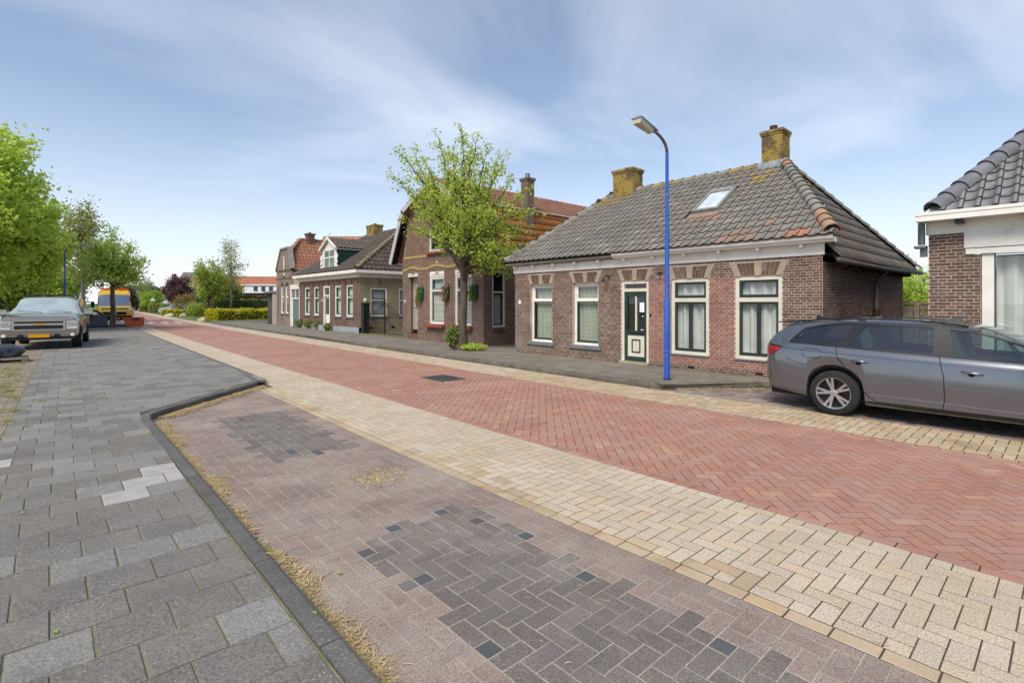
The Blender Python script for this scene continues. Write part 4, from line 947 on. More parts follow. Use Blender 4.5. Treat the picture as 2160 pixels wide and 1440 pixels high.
for i in range(10):
    t = MB(); y = 25.2 + i * .9; t.box(11.6, 11.8, y - .04, y + .04, 3.12, 3.2); t.build('gutter_bracket', mWhite, H3)
mT3 = M('tile_brown_grey', '#6a5f58', '#5a504a', ns=2, rough=.75, piece=.12, spk=.1, sps=80, lich='#7d7a66', lth=(.6, .75), ls=2)
x3, z3, yr3a, yr3b = 15.7, 6.1, 27.2, 31.6
v3 = Vector((x3 - 11.55, 0, z3 - 3.38)); S3_ = v3.length
ra = tile_roof(H3, (11.55, 33.6, 3.38), (0, -1, 0), v3, [(0, 0), (33.6 - 24.55, 0), (33.6 - yr3a, S3_), (33.6 - yr3b, S3_)], .24, .32, [mT3], None, 250, amp=.018, flip=True)
v3b = Vector((0, yr3a - 24.55, z3 - 3.38)); S3b = v3b.length
tile_roof(H3, (11.55, 24.55, 3.38), (1, 0, 0), v3b, [(0, 0), (8.3, 0), (x3 - 11.55 + .05, S3b), (x3 - 11.55 - .05, S3b)], .26, .33, [mT3], None, 120, amp=.024)
t = MB(); t.extrude([(11.55, 33.6, 3.38), (x3, yr3b, z3), (19.8, 33.6, 3.38)], (0, 0, -.05)); t.extrude([(19.85, 24.55, 3.38), (19.85, 33.6, 3.38), (x3, yr3b, z3), (x3, yr3a, z3)], (0, 0, -.05)); t.build('back_slope', mT3, H3)
mH3 = M('hip_tile_brown', '#857763', '#6f6354', ns=3, rough=.9, piece=.12, lich='#8d8458', lth=(.5, .65), ls=4)
ridge_tiles(ra, (11.6, 24.6, 3.42), (x3, yr3a, z3), .13, [mH3], None, name='hip_tile', lift=.05); ridge_tiles(ra, (x3, yr3a, z3), (x3, yr3b, z3), .12, [mT3], None, L=.5)
ridge_tiles(ra, (11.6, 33.55, 3.42), (x3, yr3b, z3), .12, [mT3], None, L=.5, name='hip_tile', lift=.05)
chimney(H3, 15.4, 16.0, 30.1, 31.2, 5.8, 6.62, mBrC, mMortarD, pots=[(15.7, 30.6, .1, .12, mRust)])
# dormer
t = MB(); xd = 11.98; pd = PL('x', xd); ya, yb = 27.9, 30.05
ppoly(t, pd, [(ya, 3.42), (yb, 3.42), (yb, 4.72), ((ya + yb) / 2, 5.32), (ya, 4.72)], -.12, -.02); dm = t.build('dormer', mWhite, H3)
for u0, u1, z0, z1 in ((28.3, 28.92, 3.52, 4.25), (29.03, 29.65, 3.52, 4.25), (28.3, 28.92, 4.33, 4.68), (29.03, 29.65, 4.33, 4.68)):
    t = MB(); pbox(t, pd, u0, u1, z0, z1, -.02, -.012); t.build('pane', M('dormer_pane', '#5d6a6b', '#7c8788', ns=3, rough=.08, spec=.7), dm)
for u in (27.95, 30.0):          # scrolled side boards
    t = MB(); s_ = -1 if u < 29 else 1
    for z, r in ((3.62, .2), (3.98, .14), (4.28, .17)): t.lathe(pd.p(u + s_ * .04, z, .0), (-1, 0, 0), [(0, .03), (r, .03), (r, 0)], 14)
    t.build('scroll_board', mWhite, dm)
t = MB(); ppoly(t, pd, [(29.01, 5.3), (29.07, 5.3), (29.09, 5.72), (29.05, 5.78), (29.0, 5.72)], -.08, -.03); t.build('finial', mWhite, dm)
for s_, yy in ((1, yb + .12), (-1, ya - .12)):
    m_ = (ya + yb) / 2; t = MB(); t.extrude([(xd - .16, yy, 4.68), (xd - .16, m_, 5.34), (xd - .16, m_, 5.46), (xd - .16, yy, 4.80)], (.14, 0, 0)); t.build('barge_board', mWhite, dm)
for i in range(7):                # green weatherboards on the cheek
    z0 = 3.42 + i * .186; x1 = 11.55 + (z0 - 3.38) / (v3.z / v3.x) + .2; t = MB(); t.extrude([(xd, ya + .02, z0), (x1, ya + .02, z0), (x1 + .25, ya + .02, z0 + .18), (xd, ya + .02, z0 + .18)], (0, -.03 - .012 * (i % 2), 0)); t.build('weatherboard', mGr3 if False else M('cheek_green', '#24463a', '#1f3d33', rough=.55, piece=.1), dm)
    t = MB(); t.extrude([(xd, yb - .02, z0), (x1, yb - .02, z0), (x1 + .25, yb - .02, z0 + .18), (xd, yb - .02, z0 + .18)], (0, .03, 0)); t.build('weatherboard', MATS['cheek_green'], dm)
m_ = (ya + yb) / 2; vd = Vector((0, m_ - ya + .12, 5.42 - 4.74)); 
rd = tile_roof(H3, (xd - .1, ya - .12, 4.76), (1, 0, 0), vd, [(0, 0), (2.2, 0), (3.0, vd.length), (0, vd.length)], .24, .32, [mT3], None, 0, amp=.02)
t = MB(); t.extrude([(xd - .1, m_, 5.42), (xd + 2.9, m_, 5.42), (xd + 2.1, yb + .12, 4.76), (xd - .1, yb + .12, 4.76)], (0, 0, -.04)); t.build('far_slope', mT3, rd)
t = MB(); t.box(xd + .0, xd + 2.1, ya - .1, ya - .03, 4.68, 4.76); t.build('dormer_gutter', mWhite, dm)
# ------------------------------------------------------------------ tall narrow house with orange roof and the passage door
H4 = thing('house', 'narrow grey brick house with clipped gable, arched windows and orange tile roof', 'house', (11.95, 35.1, .1))
p4 = PL('x', 11.95); bk4 = BRICKTEX('brick_tex_h4', 'y', '#85746b', '#77665e', '#9d9187', ms=.007)
g4 = hp2([((38.1, 3.9), (37.1, 5.35)), ((35.1, 3.95), (35.65, 5.35)), ((37.1, 5.35), (35.65, 5.36))])
W4 = [(36.6, 37.14), (35.68, 36.25)]
g4 = []
for (q0, q1) in (((38.1, 3.9), (37.1, 5.35)), ((35.1, 3.95), (35.65, 5.35)), ((37.1, 5.35), (35.65, 5.36))):
    nx, nz = q1[1] - q0[1], -(q1[0] - q0[0]); l = math.hypot(nx, nz); nx, nz = nx / l, nz / l
    if nx * 36.5 + nz * 2 < nx * q0[0] + nz * q0[1]: nx, nz = -nx, -nz
    g4.append((nx, nz, nx * q0[0] + nz * q0[1]))
plain_wall(H4, p4, 35.1, 38.1, 0, 5.4, [(a, b, .94, 2.8) for a, b in W4] + [(36.4, 36.75, 3.55, 4.88)], bk4, g4)
for a, b in W4:
    window(H4, p4, a, b, .94, 2.8, .03, .06, mWhite, mWhite, .03, 2.05, .04, 1, mVoile, (0, 1), (.08, .08, .06), mSill, amp=.01)
    t = MB(); ppoly(t, p4, [(a, 2.8), (b, 2.8)] + segtop(a, b, 2.82, .26)[::-1], 0, .012); t.build('arch_panel', mIron, H4)
window(H4, p4, 36.4, 36.75, 3.55, 4.88, .02, .06, mWhite, mWhite, .03, 4.3, .04, 1, mVoile, (0, 1), (.05, .08, .06), mSill, amp=.01)
mCop = M('coping_concrete', '#97908a', '#837c76', ns=3, rough=.9)
for (q0, q1) in (((38.15, 3.9), (37.12, 5.42)), ((35.05, 3.95), (35.63, 5.42)), ((37.12, 5.38), (35.63, 5.4))):
    A, B_ = Vector(q0), Vector(q1); d = (B_ - A).normalized(); n2 = Vector((-d.y, d.x)) * .06; t = MB(); t.extrude([(11.88, *(A + n2)), (11.88, *(B_ + n2)), (11.88, *(B_ - n2)), (11.88, *(A - n2))], (.3, 0, 0)); t.build('coping', mCop, H4)
t = MB(); pbox(t, p4, 35.08, 38.12, 3.84, 3.94, 0, .05); pbox(t, p4, 35.08, 38.12, 3.3, 3.36, 0, .03); pbox(t, p4, 37.6, 37.8, .7, 2.75, 0, .01); t.build('brick_band', M('brick_band_dark', '#6b594f', rough=.9), H4)
t = MB(); t.box(12.0, 19, 38.0, 38.1, 0, 3.9); t.box(18.9, 19, 35.1, 38, 0, 4.5); t.build('back_wall', mMortarD, H4)
plain_wall(H4, PL('y', 35.1), 11.95, 19, 0, 3.85, [], bk3s, name='side_wall')
mOr4 = M('tile_orange_red', '#a36f58', '#96634d', ns=1.5, rough=.85, piece=.1, spk=.1, lich='#8d6f4e', lth=(.58, .75), ls=2)
v4 = Vector((0, 1.55, 6.1 - 3.85)); S4_ = v4.length
r4 = tile_roof(H4, (12.1, 35.05, 3.85), (1, 0, 0), v4, [(0, 0), (7, 0), (7, S4_), (.95, S4_), (0, S4_ * .62)], .24, .3, [mOr4], None, 0, amp=.02)
t = MB(); t.extrude([(12.1, 38.15, 3.85), (19, 38.15, 3.85), (19, 36.6, 6.1), (13.05, 36.6, 6.1), (12.1, 37.6, 5.2)], (0, 0, -.04)); t.extrude([(12.12, 35.7, 5.25), (13.05, 36.6, 6.1), (12.12, 37.4, 5.25)], (.03, 0, -.03)); t.build('far_slope', mOr4, H4)
ridge_tiles(r4, (12.12, 35.7, 5.25), (13.05, 36.6, 6.12), .12, [mHipO], None, name='hip_tile'); ridge_tiles(r4, (13.05, 36.6, 6.12), (19, 36.6, 6.12), .1, [mOr4], None, L=.5)
chimney(H4, 13.5, 14.0, 36.35, 36.85, 5.6, 6.5, mBr2, mMortarD, cap=.06, pots=[(13.75, 36.6, .08, .12, mZinc)])
t = MB(); t.tube([(12.0, 34.98, 3.8), (19, 34.98, 3.8)], .07, 8); t.build('gutter', mIron, H4)
# passage between the two houses
PS = thing('passage_door', 'blue grey plank door with white frame in the passage between two houses', 'door', (11.9, 34.2, .1)); pp = PL('x', 11.9)
t = MB(); pbox(t, pp, 33.42, 35.09, 2.55, 2.85, -.1, .04); pbox(t, pp, 34.9, 35.09, .1, 2.55, -.1, .02); pbox(t, pp, 33.42, 33.5, .1, 2.55, -.1, .02); pbox(t, pp, 33.5, 34.9, 1.9, 1.98, -.1, .018); pbox(t, pp, 34.17, 34.23, 1.98, 2.55, -.1, .016); t.build('frame', mWhite, PS)
mBG = M('blue_grey_paint', '#6a7b80', '#5f7075', ns=4, rough=.6, piece=.06)
for i in range(6):
    t = MB(); u = 33.5 + i * 1.22 / 6; pbox(t, pp, u + .004, u + 1.22 / 6 - .004, .12, 1.9, -.08, -.03 + .004 * (i % 2)); t.build('plank', mBG, PS)
t = MB(); pbox(t, pp, 34.73, 34.9, .12, 1.9, -.09, -.02); t.build('side_board', mWhite, PS)
for a, b in ((33.55, 34.16), (34.24, 34.85)):
    t = MB(); pbox(t, pp, a, b, 2.0, 2.53, -.06, -.05); t.build('pane', M('passage_glass', '#3d4b48', rough=.1, spec=.7), PS)
t = MB(); t.lathe(pp.p(34.1, 1.1, -.02), (-1, 0, 0), [(0, .06), (.03, .05), (.03, .03), (.012, .0)], 10); t.build('handle', mIron, PS)
t = MB(); pbox(t, pp, 33.35, 35.1, 2.86, 3.6, -.3, -.2); t.build('wall_above', bk3s, PS)
# slate-grey shed side and low brick wall at the end of the row
SH = thing('garden_wall', 'dark slate clad wall end with concrete cap beside the narrow grey house', 'wall', (12.1, 39.5, .1))
t = MB(); t.box(12.0, 12.2, 38.2, 39.2, .05, 2.4); t.build('pale_wall', M('pale_brick', '#a39b90', '#958d83', ns=3, rough=.9), SH)
for i in range(13):
    t = MB(); t.box(12.2, 12.26 + .006 * (i % 2), 39.2, 40.9, .1 + i * .175, .1 + i * .175 + .168); t.box(12.26, 12.9, 39.2 - .006 * (i % 2), 39.24, .1 + i * .175, .1 + i * .175 + .168); t.build('slate_board', M('slate_board', '#4a4f50', '#424748', ns=5, rough=.7, piece=.12), SH)
t = MB(); t.box(11.9, 12.95, 38.2, 41, 2.4, 2.52); t.build('wall_cap', mCop, SH)
# ------------------------------------------------------------------ houses further off, squarely facing the camera (they line the side street)
def far_house(name, label, loc, rz, Wd, Dp, hw, hr, wallm, roofm, parts, gable=False):
    h = thing(name, label, 'house', loc, rz, None); t = MB(); t.box(0, Wd, 0, Dp, 0, hw)
    if gable: t.extrude([(0, 0, hw), (Wd, 0, hw), (Wd / 2, 0, hr - .1)], (0, Dp, 0))
    t.build('wall', wallm, h, local=True)
    t = MB()
    if gable:
        for q in ([(-.3, hw - .15), (Wd / 2, hr)], [(Wd + .3, hw - .15), (Wd / 2, hr)]): t.extrude([(q[0][0], -.25, q[0][1]), (q[1][0], -.25, q[1][1]), (q[1][0], -.25, q[1][1] + .14), (q[0][0], -.25, q[0][1] + .14)], (0, Dp + .5, 0))
    else:
        t.extrude([(-.3, -.4, hw), (Wd + .3, -.4, hw), (Wd + .3, Dp / 2, hr), (-.3, Dp / 2, hr)], (0, 0, .12)); t.extrude([(-.3, Dp + .4, hw), (Wd + .3, Dp + .4, hw), (Wd + .3, Dp / 2, hr), (-.3, Dp / 2, hr)], (0, 0, .12))
        for x in (0, Wd): t.add([(x, 0, hw), (x, Dp, hw), (x, Dp / 2, hr)], [(0, 1, 2)])
    t.build('roof', roofm, h, local=True); parts(h); return h
def ROOFTEX(name, c1, c2, ax='x'): return BRICKTEX(name, ax, c1, c2, '#5a3f30', bw=.25, bh=.3, ms=.02)
mWin = M('far_window_glass', '#47525c', '#3b444d', ns=2, rough=.1, spec=.7)
def fwin(h, x, z, w_, hh, y=-.01, fm=None, mull=True):
    t = MB(); t.box(x - .07, x + w_ + .07, y - .04, y, z - .07, z + hh + .07); f = t.build('window', fm or mWhite, h, local=True)
    t = MB(); t.box(x, x + w_ * .48, y - .05, y - .041, z, z + hh); t.box(x + w_ * .52, x + w_, y - .05, y - .041, z, z + hh); t.build('pane', mWin, f, local=True)
mRoofO = ROOFTEX('roof_far_orange', '#a8705a', '#9c654f'); mRoofB = ROOFTEX('roof_far_big', '#ab7f62', '#9c7054'); mRoofG = M('roof_far_grey', '#6b6664', '#5f5a58', ns=1, rough=.85)
mBF = M('brick_far_red', '#7e5a4c', '#75513f', ns=2, rough=.9)
def at(u, d, z=.0):   # a point seen in image column u at camera depth d
    xc = (u - 1080) / 1078 * d; return (xc * CS + d * SN, -xc * SN + d * CS, z)
# big orange roof behind the dormer house
def big(h):
    t = MB(); t.box(-.05, 11., -.42, -.35, 4.35, 4.45); t.build('gutter', mWhite, h, local=True)
far_house('house', 'large house with wide orange tile roof rising behind the dormer house', at(655, 46), -YAW, 12., 8., 4.2, 8.05, mBF, mRoofB, big)
far_house('house', 'orange roofed terrace with long white dormer of three small windows beyond the yellow hedge', at(478, 120), -YAW, 12.5, 9., 4.0, 8.0, mBF, mRoofO, lambda h: None).location.z = 0
h_row = [o for o in COL.objects if o.get('label', '').startswith('orange roofed terrace')][0]
t = MB(); t.box(4.0, 12.2, -.5, 3., 4.0, 5.75); d = t.build('dormer', M('white_far', '#d9dbe0', rough=.6), h_row, local=True)
t = MB(); t.box(3.8, 12.4, -.75, 3.2, 5.75, 6.0); t.build('dormer_roof', mWhite, d, local=True)
for x in (6.6, 8.4, 10.2):
    t = MB(); t.box(x, x + .95, -.53, -.5, 4.4, 5.5); t.build('pane', mWin, d, local=True)
for x in (.8, 2.6): fwin(h_row, x, 3.0, 1.2, 1.1, -.02)
t = MB(); t.box(5.5, 8, -.06, -.03, .2, 1.7); t.build('garage_door', mIron, h_row, local=True)
def grey_gable(h):
    t = MB(); t.box(1.2, 3.4, -.35, -.02, .2, 5.6); t.build('white_stair_panel', M('white_far', '#d9dbe0'), h, local=True)
    for x, z in ((4.5, 3.6), (.2, 1.0), (4.6, .9)): fwin(h, x, z, 1.2, 1.1, -.02)
    t = MB(); t.box(3.0, 3.8, 1.0, 1.8, 6.5, 9.4); t.build('chimney', mBF, h, local=True)
far_house('house', 'slate grey gabled house with white stair panel far down the side street', at(333, 135), -YAW, 7.2, 9., 3.4, 7.6, M('slate_wall_far', '#70757c', '#666b72', ns=1, rough=.9), mRoofG, grey_gable, True)
far_house('house', 'dark grey pitched roof house behind the purple tree', at(366, 120), -YAW, 8.5, 8., 4.6, 9., mBF, mRoofG, lambda h: None)
far_house('house', 'orange roofed house with white dormer half hidden by the roadside maple', at(392, 105), -YAW, 7., 8., 3.0, 7.4, mBF, mRoofO, lambda h: fwin(h, 1.2, 3.6, 2.6, 1.5, -.3))
far_house('house', 'low grey roofed house far down the street behind the yellow van', at(243, 150), -YAW, 9., 8., 3.5, 6.6, mBF, mRoofG, lambda h: fwin(h, 2, 1, 1.5, 1.4))
far_house('house', 'white flat-roofed building beyond the garden fence', (33., 2.6, 0), -math.pi / 2, 9., 6., 3.2, 3.5, M('white_far', '#d9dbe0'), mWhite, lambda h: fwin(h, 5.8, 1.2, 1.2, 1.2))
# ------------------------------------------------------------------ vehicles
def itp(tab, x):
    if x <= tab[0][0]: return tab[0][1]
    for (a, va), (b, vb) in zip(tab, tab[1:]):
        if x <= b:
            t = (x - a) / (b - a); return va + (vb - va) * t
    return tab[-1][1]
def sm(tab, x, r=.05): return sum(itp(tab, x + r * k) for k in (-1, -.5, 0, .5, 1)) / 5
class Car:
    """lofted car shell. local frame: +x forward, z up, origin on the ground under the rear axle"""
    def __init__(s, root, zb, zs, zt, w, wt, wheels, rw, arch, x0, x1, n=70, crease=.115):
        s.r, s.zb, s.zs, s.zt, s.w, s.wt, s.wh, s.rw, s.arch, s.crease = root, zb, zs, zt, w, wt, wheels, rw, arch, crease
        xs = {x0 + (x1 - x0) * i / n for i in range(n + 1)}
        for wx in wheels:
            xs |= {wx + arch * math.cos(math.pi * k / 16) for k in range(17)}
        for tb in (zs, zt): xs |= {x for x, _ in tb if x0 < x < x1}
        xs = sorted(xs); s.xs = [xs[0]]
        for x in xs[1:]:
            if x - s.xs[-1] > .012: s.xs.append(x)
    def bottom(s, x):
        z = itp(s.zb, x)
        for wx in s.wh:
            d = abs(x - wx)
            if d < s.arch: z = max(z, s.rw + math.sqrt(max(0, s.arch ** 2 - d * d)) - .005)
        return z
    def sec(s, x):
        zb, zs, zt, w, wt = s.bottom(x), sm(s.zs, x), sm(s.zt, x, .03), sm(s.w, x, .06), sm(s.wt, x, .04); zt = max(zt, zs + .012)
        wt = min(wt, w * .95); h = zs - zb; g = zt - zs; wr = w * .925 + (wt - w * .925) * min(1, g / .3)
        return [(w * .93, zb), (w * .985, zb + min(.07, h * .15)), (w * .992, zb + h * .42), (w * 1.0, zs - min(s.crease, h * .45)), (w * .968, zs - min(.04, h * .2)), (w * .93, zs),
                (wr, zs + g * .86 if g > .1 else zs + g * .5), (wr * .86, zt - min(.02, g * .07)), (wr * .45, zt - .003), (0., zt)]
    def surf(s, x, z):
        p = s.sec(x)
        for (ya, za), (yb, zb) in zip(p, p[1:]):
            if za <= z <= zb and zb > za: return ya + (yb - ya) * (z - za) / (zb - za)
        return p[0][0] if z < p[0][1] else 0.
    def shell(s, paint, glass, dlo, ws, rwin, smooth_angle=32):
        body, side, front, rear = MB(), {1: MB(), -1: MB()}, MB(), MB(); S = [s.sec(x) for x in s.xs]; K = 10
        for sg in (1, -1):
            for i in range(len(s.xs) - 1):
                xm = (s.xs[i] + s.xs[i + 1]) / 2
                for k in range(K - 1):
                    q = [(s.xs[i], sg * S[i][k][0], S[i][k][1]), (s.xs[i + 1], sg * S[i + 1][k][0], S[i + 1][k][1]), (s.xs[i + 1], sg * S[i + 1][k + 1][0], S[i + 1][k + 1][1]), (s.xs[i], sg * S[i][k + 1][0], S[i][k + 1][1])]
                    if sg < 0: q = q[::-1]
                    t = body
                    if k == 5 and dlo[0] < xm < dlo[1]: t = side[sg]
                    elif k >= 6 and ws[0] < xm < ws[1]: t = front
                    elif k >= 6 and rwin and rwin[0] < xm < rwin[1]: t = rear
                    t.add(q, [(0, 1, 2, 3)])
        for i, x in ((0, s.xs[0]), (-1, s.xs[-1])):
            ring = [(x, y, z) for y, z in S[i]] + [(x, -y, z) for y, z in S[i][::-1][1:]]
            body.add(ring, [range(len(ring))])
        def weld(mb, name, m, parent):
            o = mb.build(name, m, parent, smooth=True, local=True)
            b = bmesh.new(); b.from_mesh(o.data); bmesh.ops.remove_doubles(b, verts=b.verts, dist=.0005); bmesh.ops.recalc_face_normals(b, faces=b.faces); b.to_mesh(o.data); b.free()
            o.data.polygons.foreach_set('use_smooth', [True] * len(o.data.polygons)); o.data.set_sharp_from_angle(angle=math.radians(smooth_angle)); return o
        s.body = weld(body, 'body', paint, s.r)
        for sg in (1, -1): weld(side[sg], 'side_glazing', glass, s.r)
        weld(front, 'windscreen', glass, s.r)
        if rear.f: weld(rear, 'rear_window', glass, s.r)
        return s.body
    def patch(s, name, poly, mat, off_=.004, parent=None, sides=(1, -1), cuts=2, th=0.):
        for sg in sides:
            b = bmesh.new(); f = b.faces.new([b.verts.new((x, 0, z)) for x, z in poly]); bmesh.ops.triangulate(b, faces=[f])
            for _ in range(cuts): bmesh.ops.subdivide_edges(b, edges=b.edges[:], cuts=1, use_grid_fill=True)
            for v in b.verts: v.co.y = sg * (s.surf(v.co.x, v.co.z) + off_)
            me = bpy.data.meshes.new(name); b.to_mesh(me); b.free(); me.materials.append(mat); me.polygons.foreach_set('use_smooth', [True] * len(me.polygons)); link(name, me, parent or s.r)
    def line(s, name, pts, wd, mat, off_=.005, parent=None, sides=(1, -1), closed=False):
        P = []
        pts = pts + ([pts[0]] if closed else [])
        for (xa, za), (xb, zb) in zip(pts, pts[1:]):
            k = max(1, int(math.hypot(xb - xa, zb - za) / .05)); P += [(xa + (xb - xa) * i / k, za + (zb - za) * i / k) for i in range(k)]
        P.append(pts[-1])
        for sg in sides:
            mb = MB(); vs = []
            for i, (x, z) in enumerate(P):
                a, c = P[max(i - 1, 0)], P[min(i + 1, len(P) - 1)]; d = Vector((c[0] - a[0], c[1] - a[1])).normalized(); n_ = Vector((-d.y, d.x)) * wd / 2
                for q in (-1, 1):
                    X, Z = x + n_.x * q, z + n_.y * q; vs.append((X, sg * (s.surf(X, Z) + off_), Z))
            mb.add(vs, [(2 * i, 2 * i + 1, 2 * i + 3, 2 * i + 2) for i in range(len(P) - 1)]); mb.build(name, mat, parent or s.r, local=True)
    def wheel(s, x, y, sg, r, wd, spokes=5, tyre=None, rim=None, double=True, rr=.715):
        c = (x, y, r); ax = (0, sg, 0); mb = MB(); h = wd / 2
        mb.lathe(c, ax, [(r * rr, h * .92), (r * .70, h * 1.0), (r * .9, h * .98), (r * .975, h * .8), (r, h * .45), (r, -h * .45), (r * .97, -h * .85), (r * rr, -h)], 40)
        wo = mb.build('wheel', tyre, s.r, smooth=True, local=True, angle=40)
        mb = MB(); mb.lathe(c, ax, [(r * rr * 1.01, h * .93), (r * rr * .93, h * .9), (r * rr * .9, h * .3), (r * rr * .88, -h * .8)], 40); ro = mb.build('rim', rim, wo, smooth=True, local=True, angle=40)
        mb = MB(); mb.lathe(c, ax, [(r * rr * .88, -h * .1), (0.001, -h * .1)], 24); mb.build('brake_disc', mIron, wo, local=True)
        mb = MB(); a_, b_ = Vector((1, 0, 0)), Vector((0, 0, 1)); cv = Vector(c); av = Vector(ax)
        for k in range(spokes):
            for dd in ((-.17, .17) if double else (0,)):
                an = 2 * math.pi * k / spokes + math.pi / 2 + .25; d0 = a_ * math.cos(an + dd * .3) + b_ * math.sin(an + dd * .3); d1 = a_ * math.cos(an + dd) + b_ * math.sin(an + dd)
                p, q = cv + d0 * r * .1 + av * h * .78, cv + d1 * r * rr * .94 + av * h * .86; d = (q - p); L = d.length; d.normalize(); sd_ = d.cross(av).normalized(); w0, w1 = r * .05, r * (.05 if double else .12)
                mb.add([p - sd_ * w0, p + sd_ * w0, q + sd_ * w1, q - sd_ * w1, p - sd_ * w0 - av * .03, p + sd_ * w0 - av * .03, q + sd_ * w1 - av * .03, q - sd_ * w1 - av * .03], [(0, 1, 2, 3), (0, 4, 5, 1), (2, 6, 7, 3), (1, 5, 6, 2), (3, 7, 4, 0)])
        mb.lathe(c, ax, [(r * .16, h * .6), (r * .16, h * .82), (r * .1, h * .86), (.001, h * .86)], 20); mb.build('spokes', rim, wo, local=True)
        return wo
mTyre = M('tyre_rubber', '#232323', '#2b2a29', ns=12, rough=.85)
mAlloy = M('alloy', '#b9babb', rough=.3, metal=.85, spec=.5)
mBlackTrim = M('black_trim', '#19191b', rough=.3, spec=.5)
mPlastic = M('black_plastic', '#202124', rough=.65)
mCarGlass = GLASS('car_glass', (.5, .62, .56), .12); mCarGlassC = GLASS('car_glass_clear', (.62, .7, .68), .09)
mChrome = M('chrome', '#cfd1d3', rough=.12, metal=1.)
mGap = M('panel_gap', '#0c0c0d', rough=.9)
def paintm(name, c, c2=None, metal=.55, rough=.32, lich=None): return M(name, c, c2 or c, ns=2, rough=rough, metal=metal, coat=.7, spec=.5, lich=lich, lth=(.6, .85), ls=2)
# ---- grey estate car
EC = thing('estate_car', 'dark grey estate car with alloy wheels parked in front of the brown brick houses', 'car', (9.46, 2.40, 0.0), -math.pi / 2)
pg = paintm('graphite_paint', '#74777c', '#6e7176', .7, .2)
zb = [(-1.07, .42), (-.9, .3), (-.4, .24), (.4, .2), (2.3, .2), (3.1, .22), (3.55, .28)]
zs = [(-1.08, .92), (-.98, 1.03), (-.6, 1.035), (0, 1.005), (1., .962), (2.0, .925), (2.45, .93), (3.2, .82), (3.58, .66)]
zt = [(-1.08, .93), (-1.0, 1.06), (-.70, 1.355), (-.5, 1.39), (0, 1.412), (.5, 1.42), (1.1, 1.405), (1.55, 1.35), (2.0, 1.185), (2.5, .98), (3.0, .93), (3.3, .87), (3.58, .7)]
wd = [(-1.08, .5), (-1.04, .66), (-.97, .775), (-.85, .845), (-.65, .89), (0, .912), (1.4, .915), (2.6, .912), (3.1, .875), (3.4, .78), (3.6, .55)]
wt_ = [(-1.08, .62), (-.7, .57), (.5, .59), (1.5, .575), (2.3, .66), (3.6, .5)]
car = Car(EC, zb, zs, zt, wd, wt_, (0., 2.686), .326, .375, -1.08, 3.6)
car.shell(pg, mCarGlass, (-.74, 2.28), (1.56, 2.46), (-.99, -.71), 30)
# window frames and pillars over the glazing
top = lambda x: car.sec(x)[6][1]; belt = lambda x: car.sec(x)[5][1]
car.patch('rear_pillar', [(-.74, belt(-.74) - .0), (-.62, belt(-.62)), (-.60, belt(-.6) + .05), (-.45, top(-.45) - .075), (-.2, top(-.2) - .03), (-.0, top(0) - .012), (-.0, top(0) - .001), (-.3, top(-.3) - .001), (-.74, top(-.74) - .001)], pg, .004, cuts=3)
car.patch('pillar', [(.02, belt(.02)), (.14, belt(.14)), (.36, top(.36) - .01), (.22, top(.22) - .01)], mBlackTrim, .005)
car.patch('pillar', [(.47, belt(.47)), (.5, belt(.5)), (.52, top(.52) - .01), (.485, top(.485) - .01)], mBlackTrim, .005)
car.patch('pillar', [(1.13, belt(1.13)), (1.36, belt(1.36)), (1.27, top(1.27) - .01), (1.12, top(1.12) - .01)], mBlackTrim, .005)
car.patch('front_pillar', [(2.28, belt(2.28)), (2.2, belt(2.2)), (1.98, top(1.98) - .03), (1.6, top(1.6) - .02), (1.6, top(1.6) - .001), (2.0, top(2.0) - .001), (2.28, top(2.28) - .001)], pg, .004, cuts=3)
wl = [(-.62, belt(-.62) + .012)] + [(x, belt(x) + .012) for x in (-.3, 0, .5, 1, 1.5, 2.0, 2.19)]
wu = [(2.19, belt(2.19) + .015), (1.98, top(1.98) - .035), (1.75, top(1.75) - .025), (1.5, top(1.5) - .018)] + [(x, top(x) - .016) for x in (1.2, .8, .3, .0)] + [(-.2, top(-.2) - .035), (-.45, top(-.45) - .085), (-.6, belt(-.6) + .06), (-.62, belt(-.62) + .012)]
car.line('window_trim', wl, .022, mBlackTrim, .007); car.line('window_trim', wu, .026, mBlackTrim, .007)
# panel gaps
dz = lambda x, f: car.bottom(x) + (belt(x) - car.bottom(x)) * f
car.line('door_gap', [(.02, belt(.02)), (.05, .85), (.16, .7), (.34, .45), (.42, .34), (.52, .275), (1.25, .27)], .008, mGap)
car.line('door_gap', [(1.2, belt(1.2)), (1.25, .7), (1.26, .4), (1.24, .27)], .008, mGap)
car.line('door_gap', [(2.3, belt(2.3)), (2.36, .75), (2.3, .45), (2.22, .27), (1.24, .27)], .008, mGap)
car.line('bumper_gap', [(-.66, .80), (-.5, .735), (-.37, .71)], .006, mGap)
car.line('shoulder_crease_shade', [(-.82, .955)] + [(x, belt(x) - .095) for x in (-.3, .3, 1, 1.8, 2.5)], .010, M('crease_shadow', '#4a4c52', rough=.4, metal=.6), .0015)  # shadow of the shoulder crease, painted on as a dark strip
car.line('fuel_flap', [(-.42, .86), (-.43, .94), (-.4, .965), (-.2, .955), (-.17, .93), (-.17, .85), (-.2, .825), (-.4, .835)], .006, mGap, closed=True)
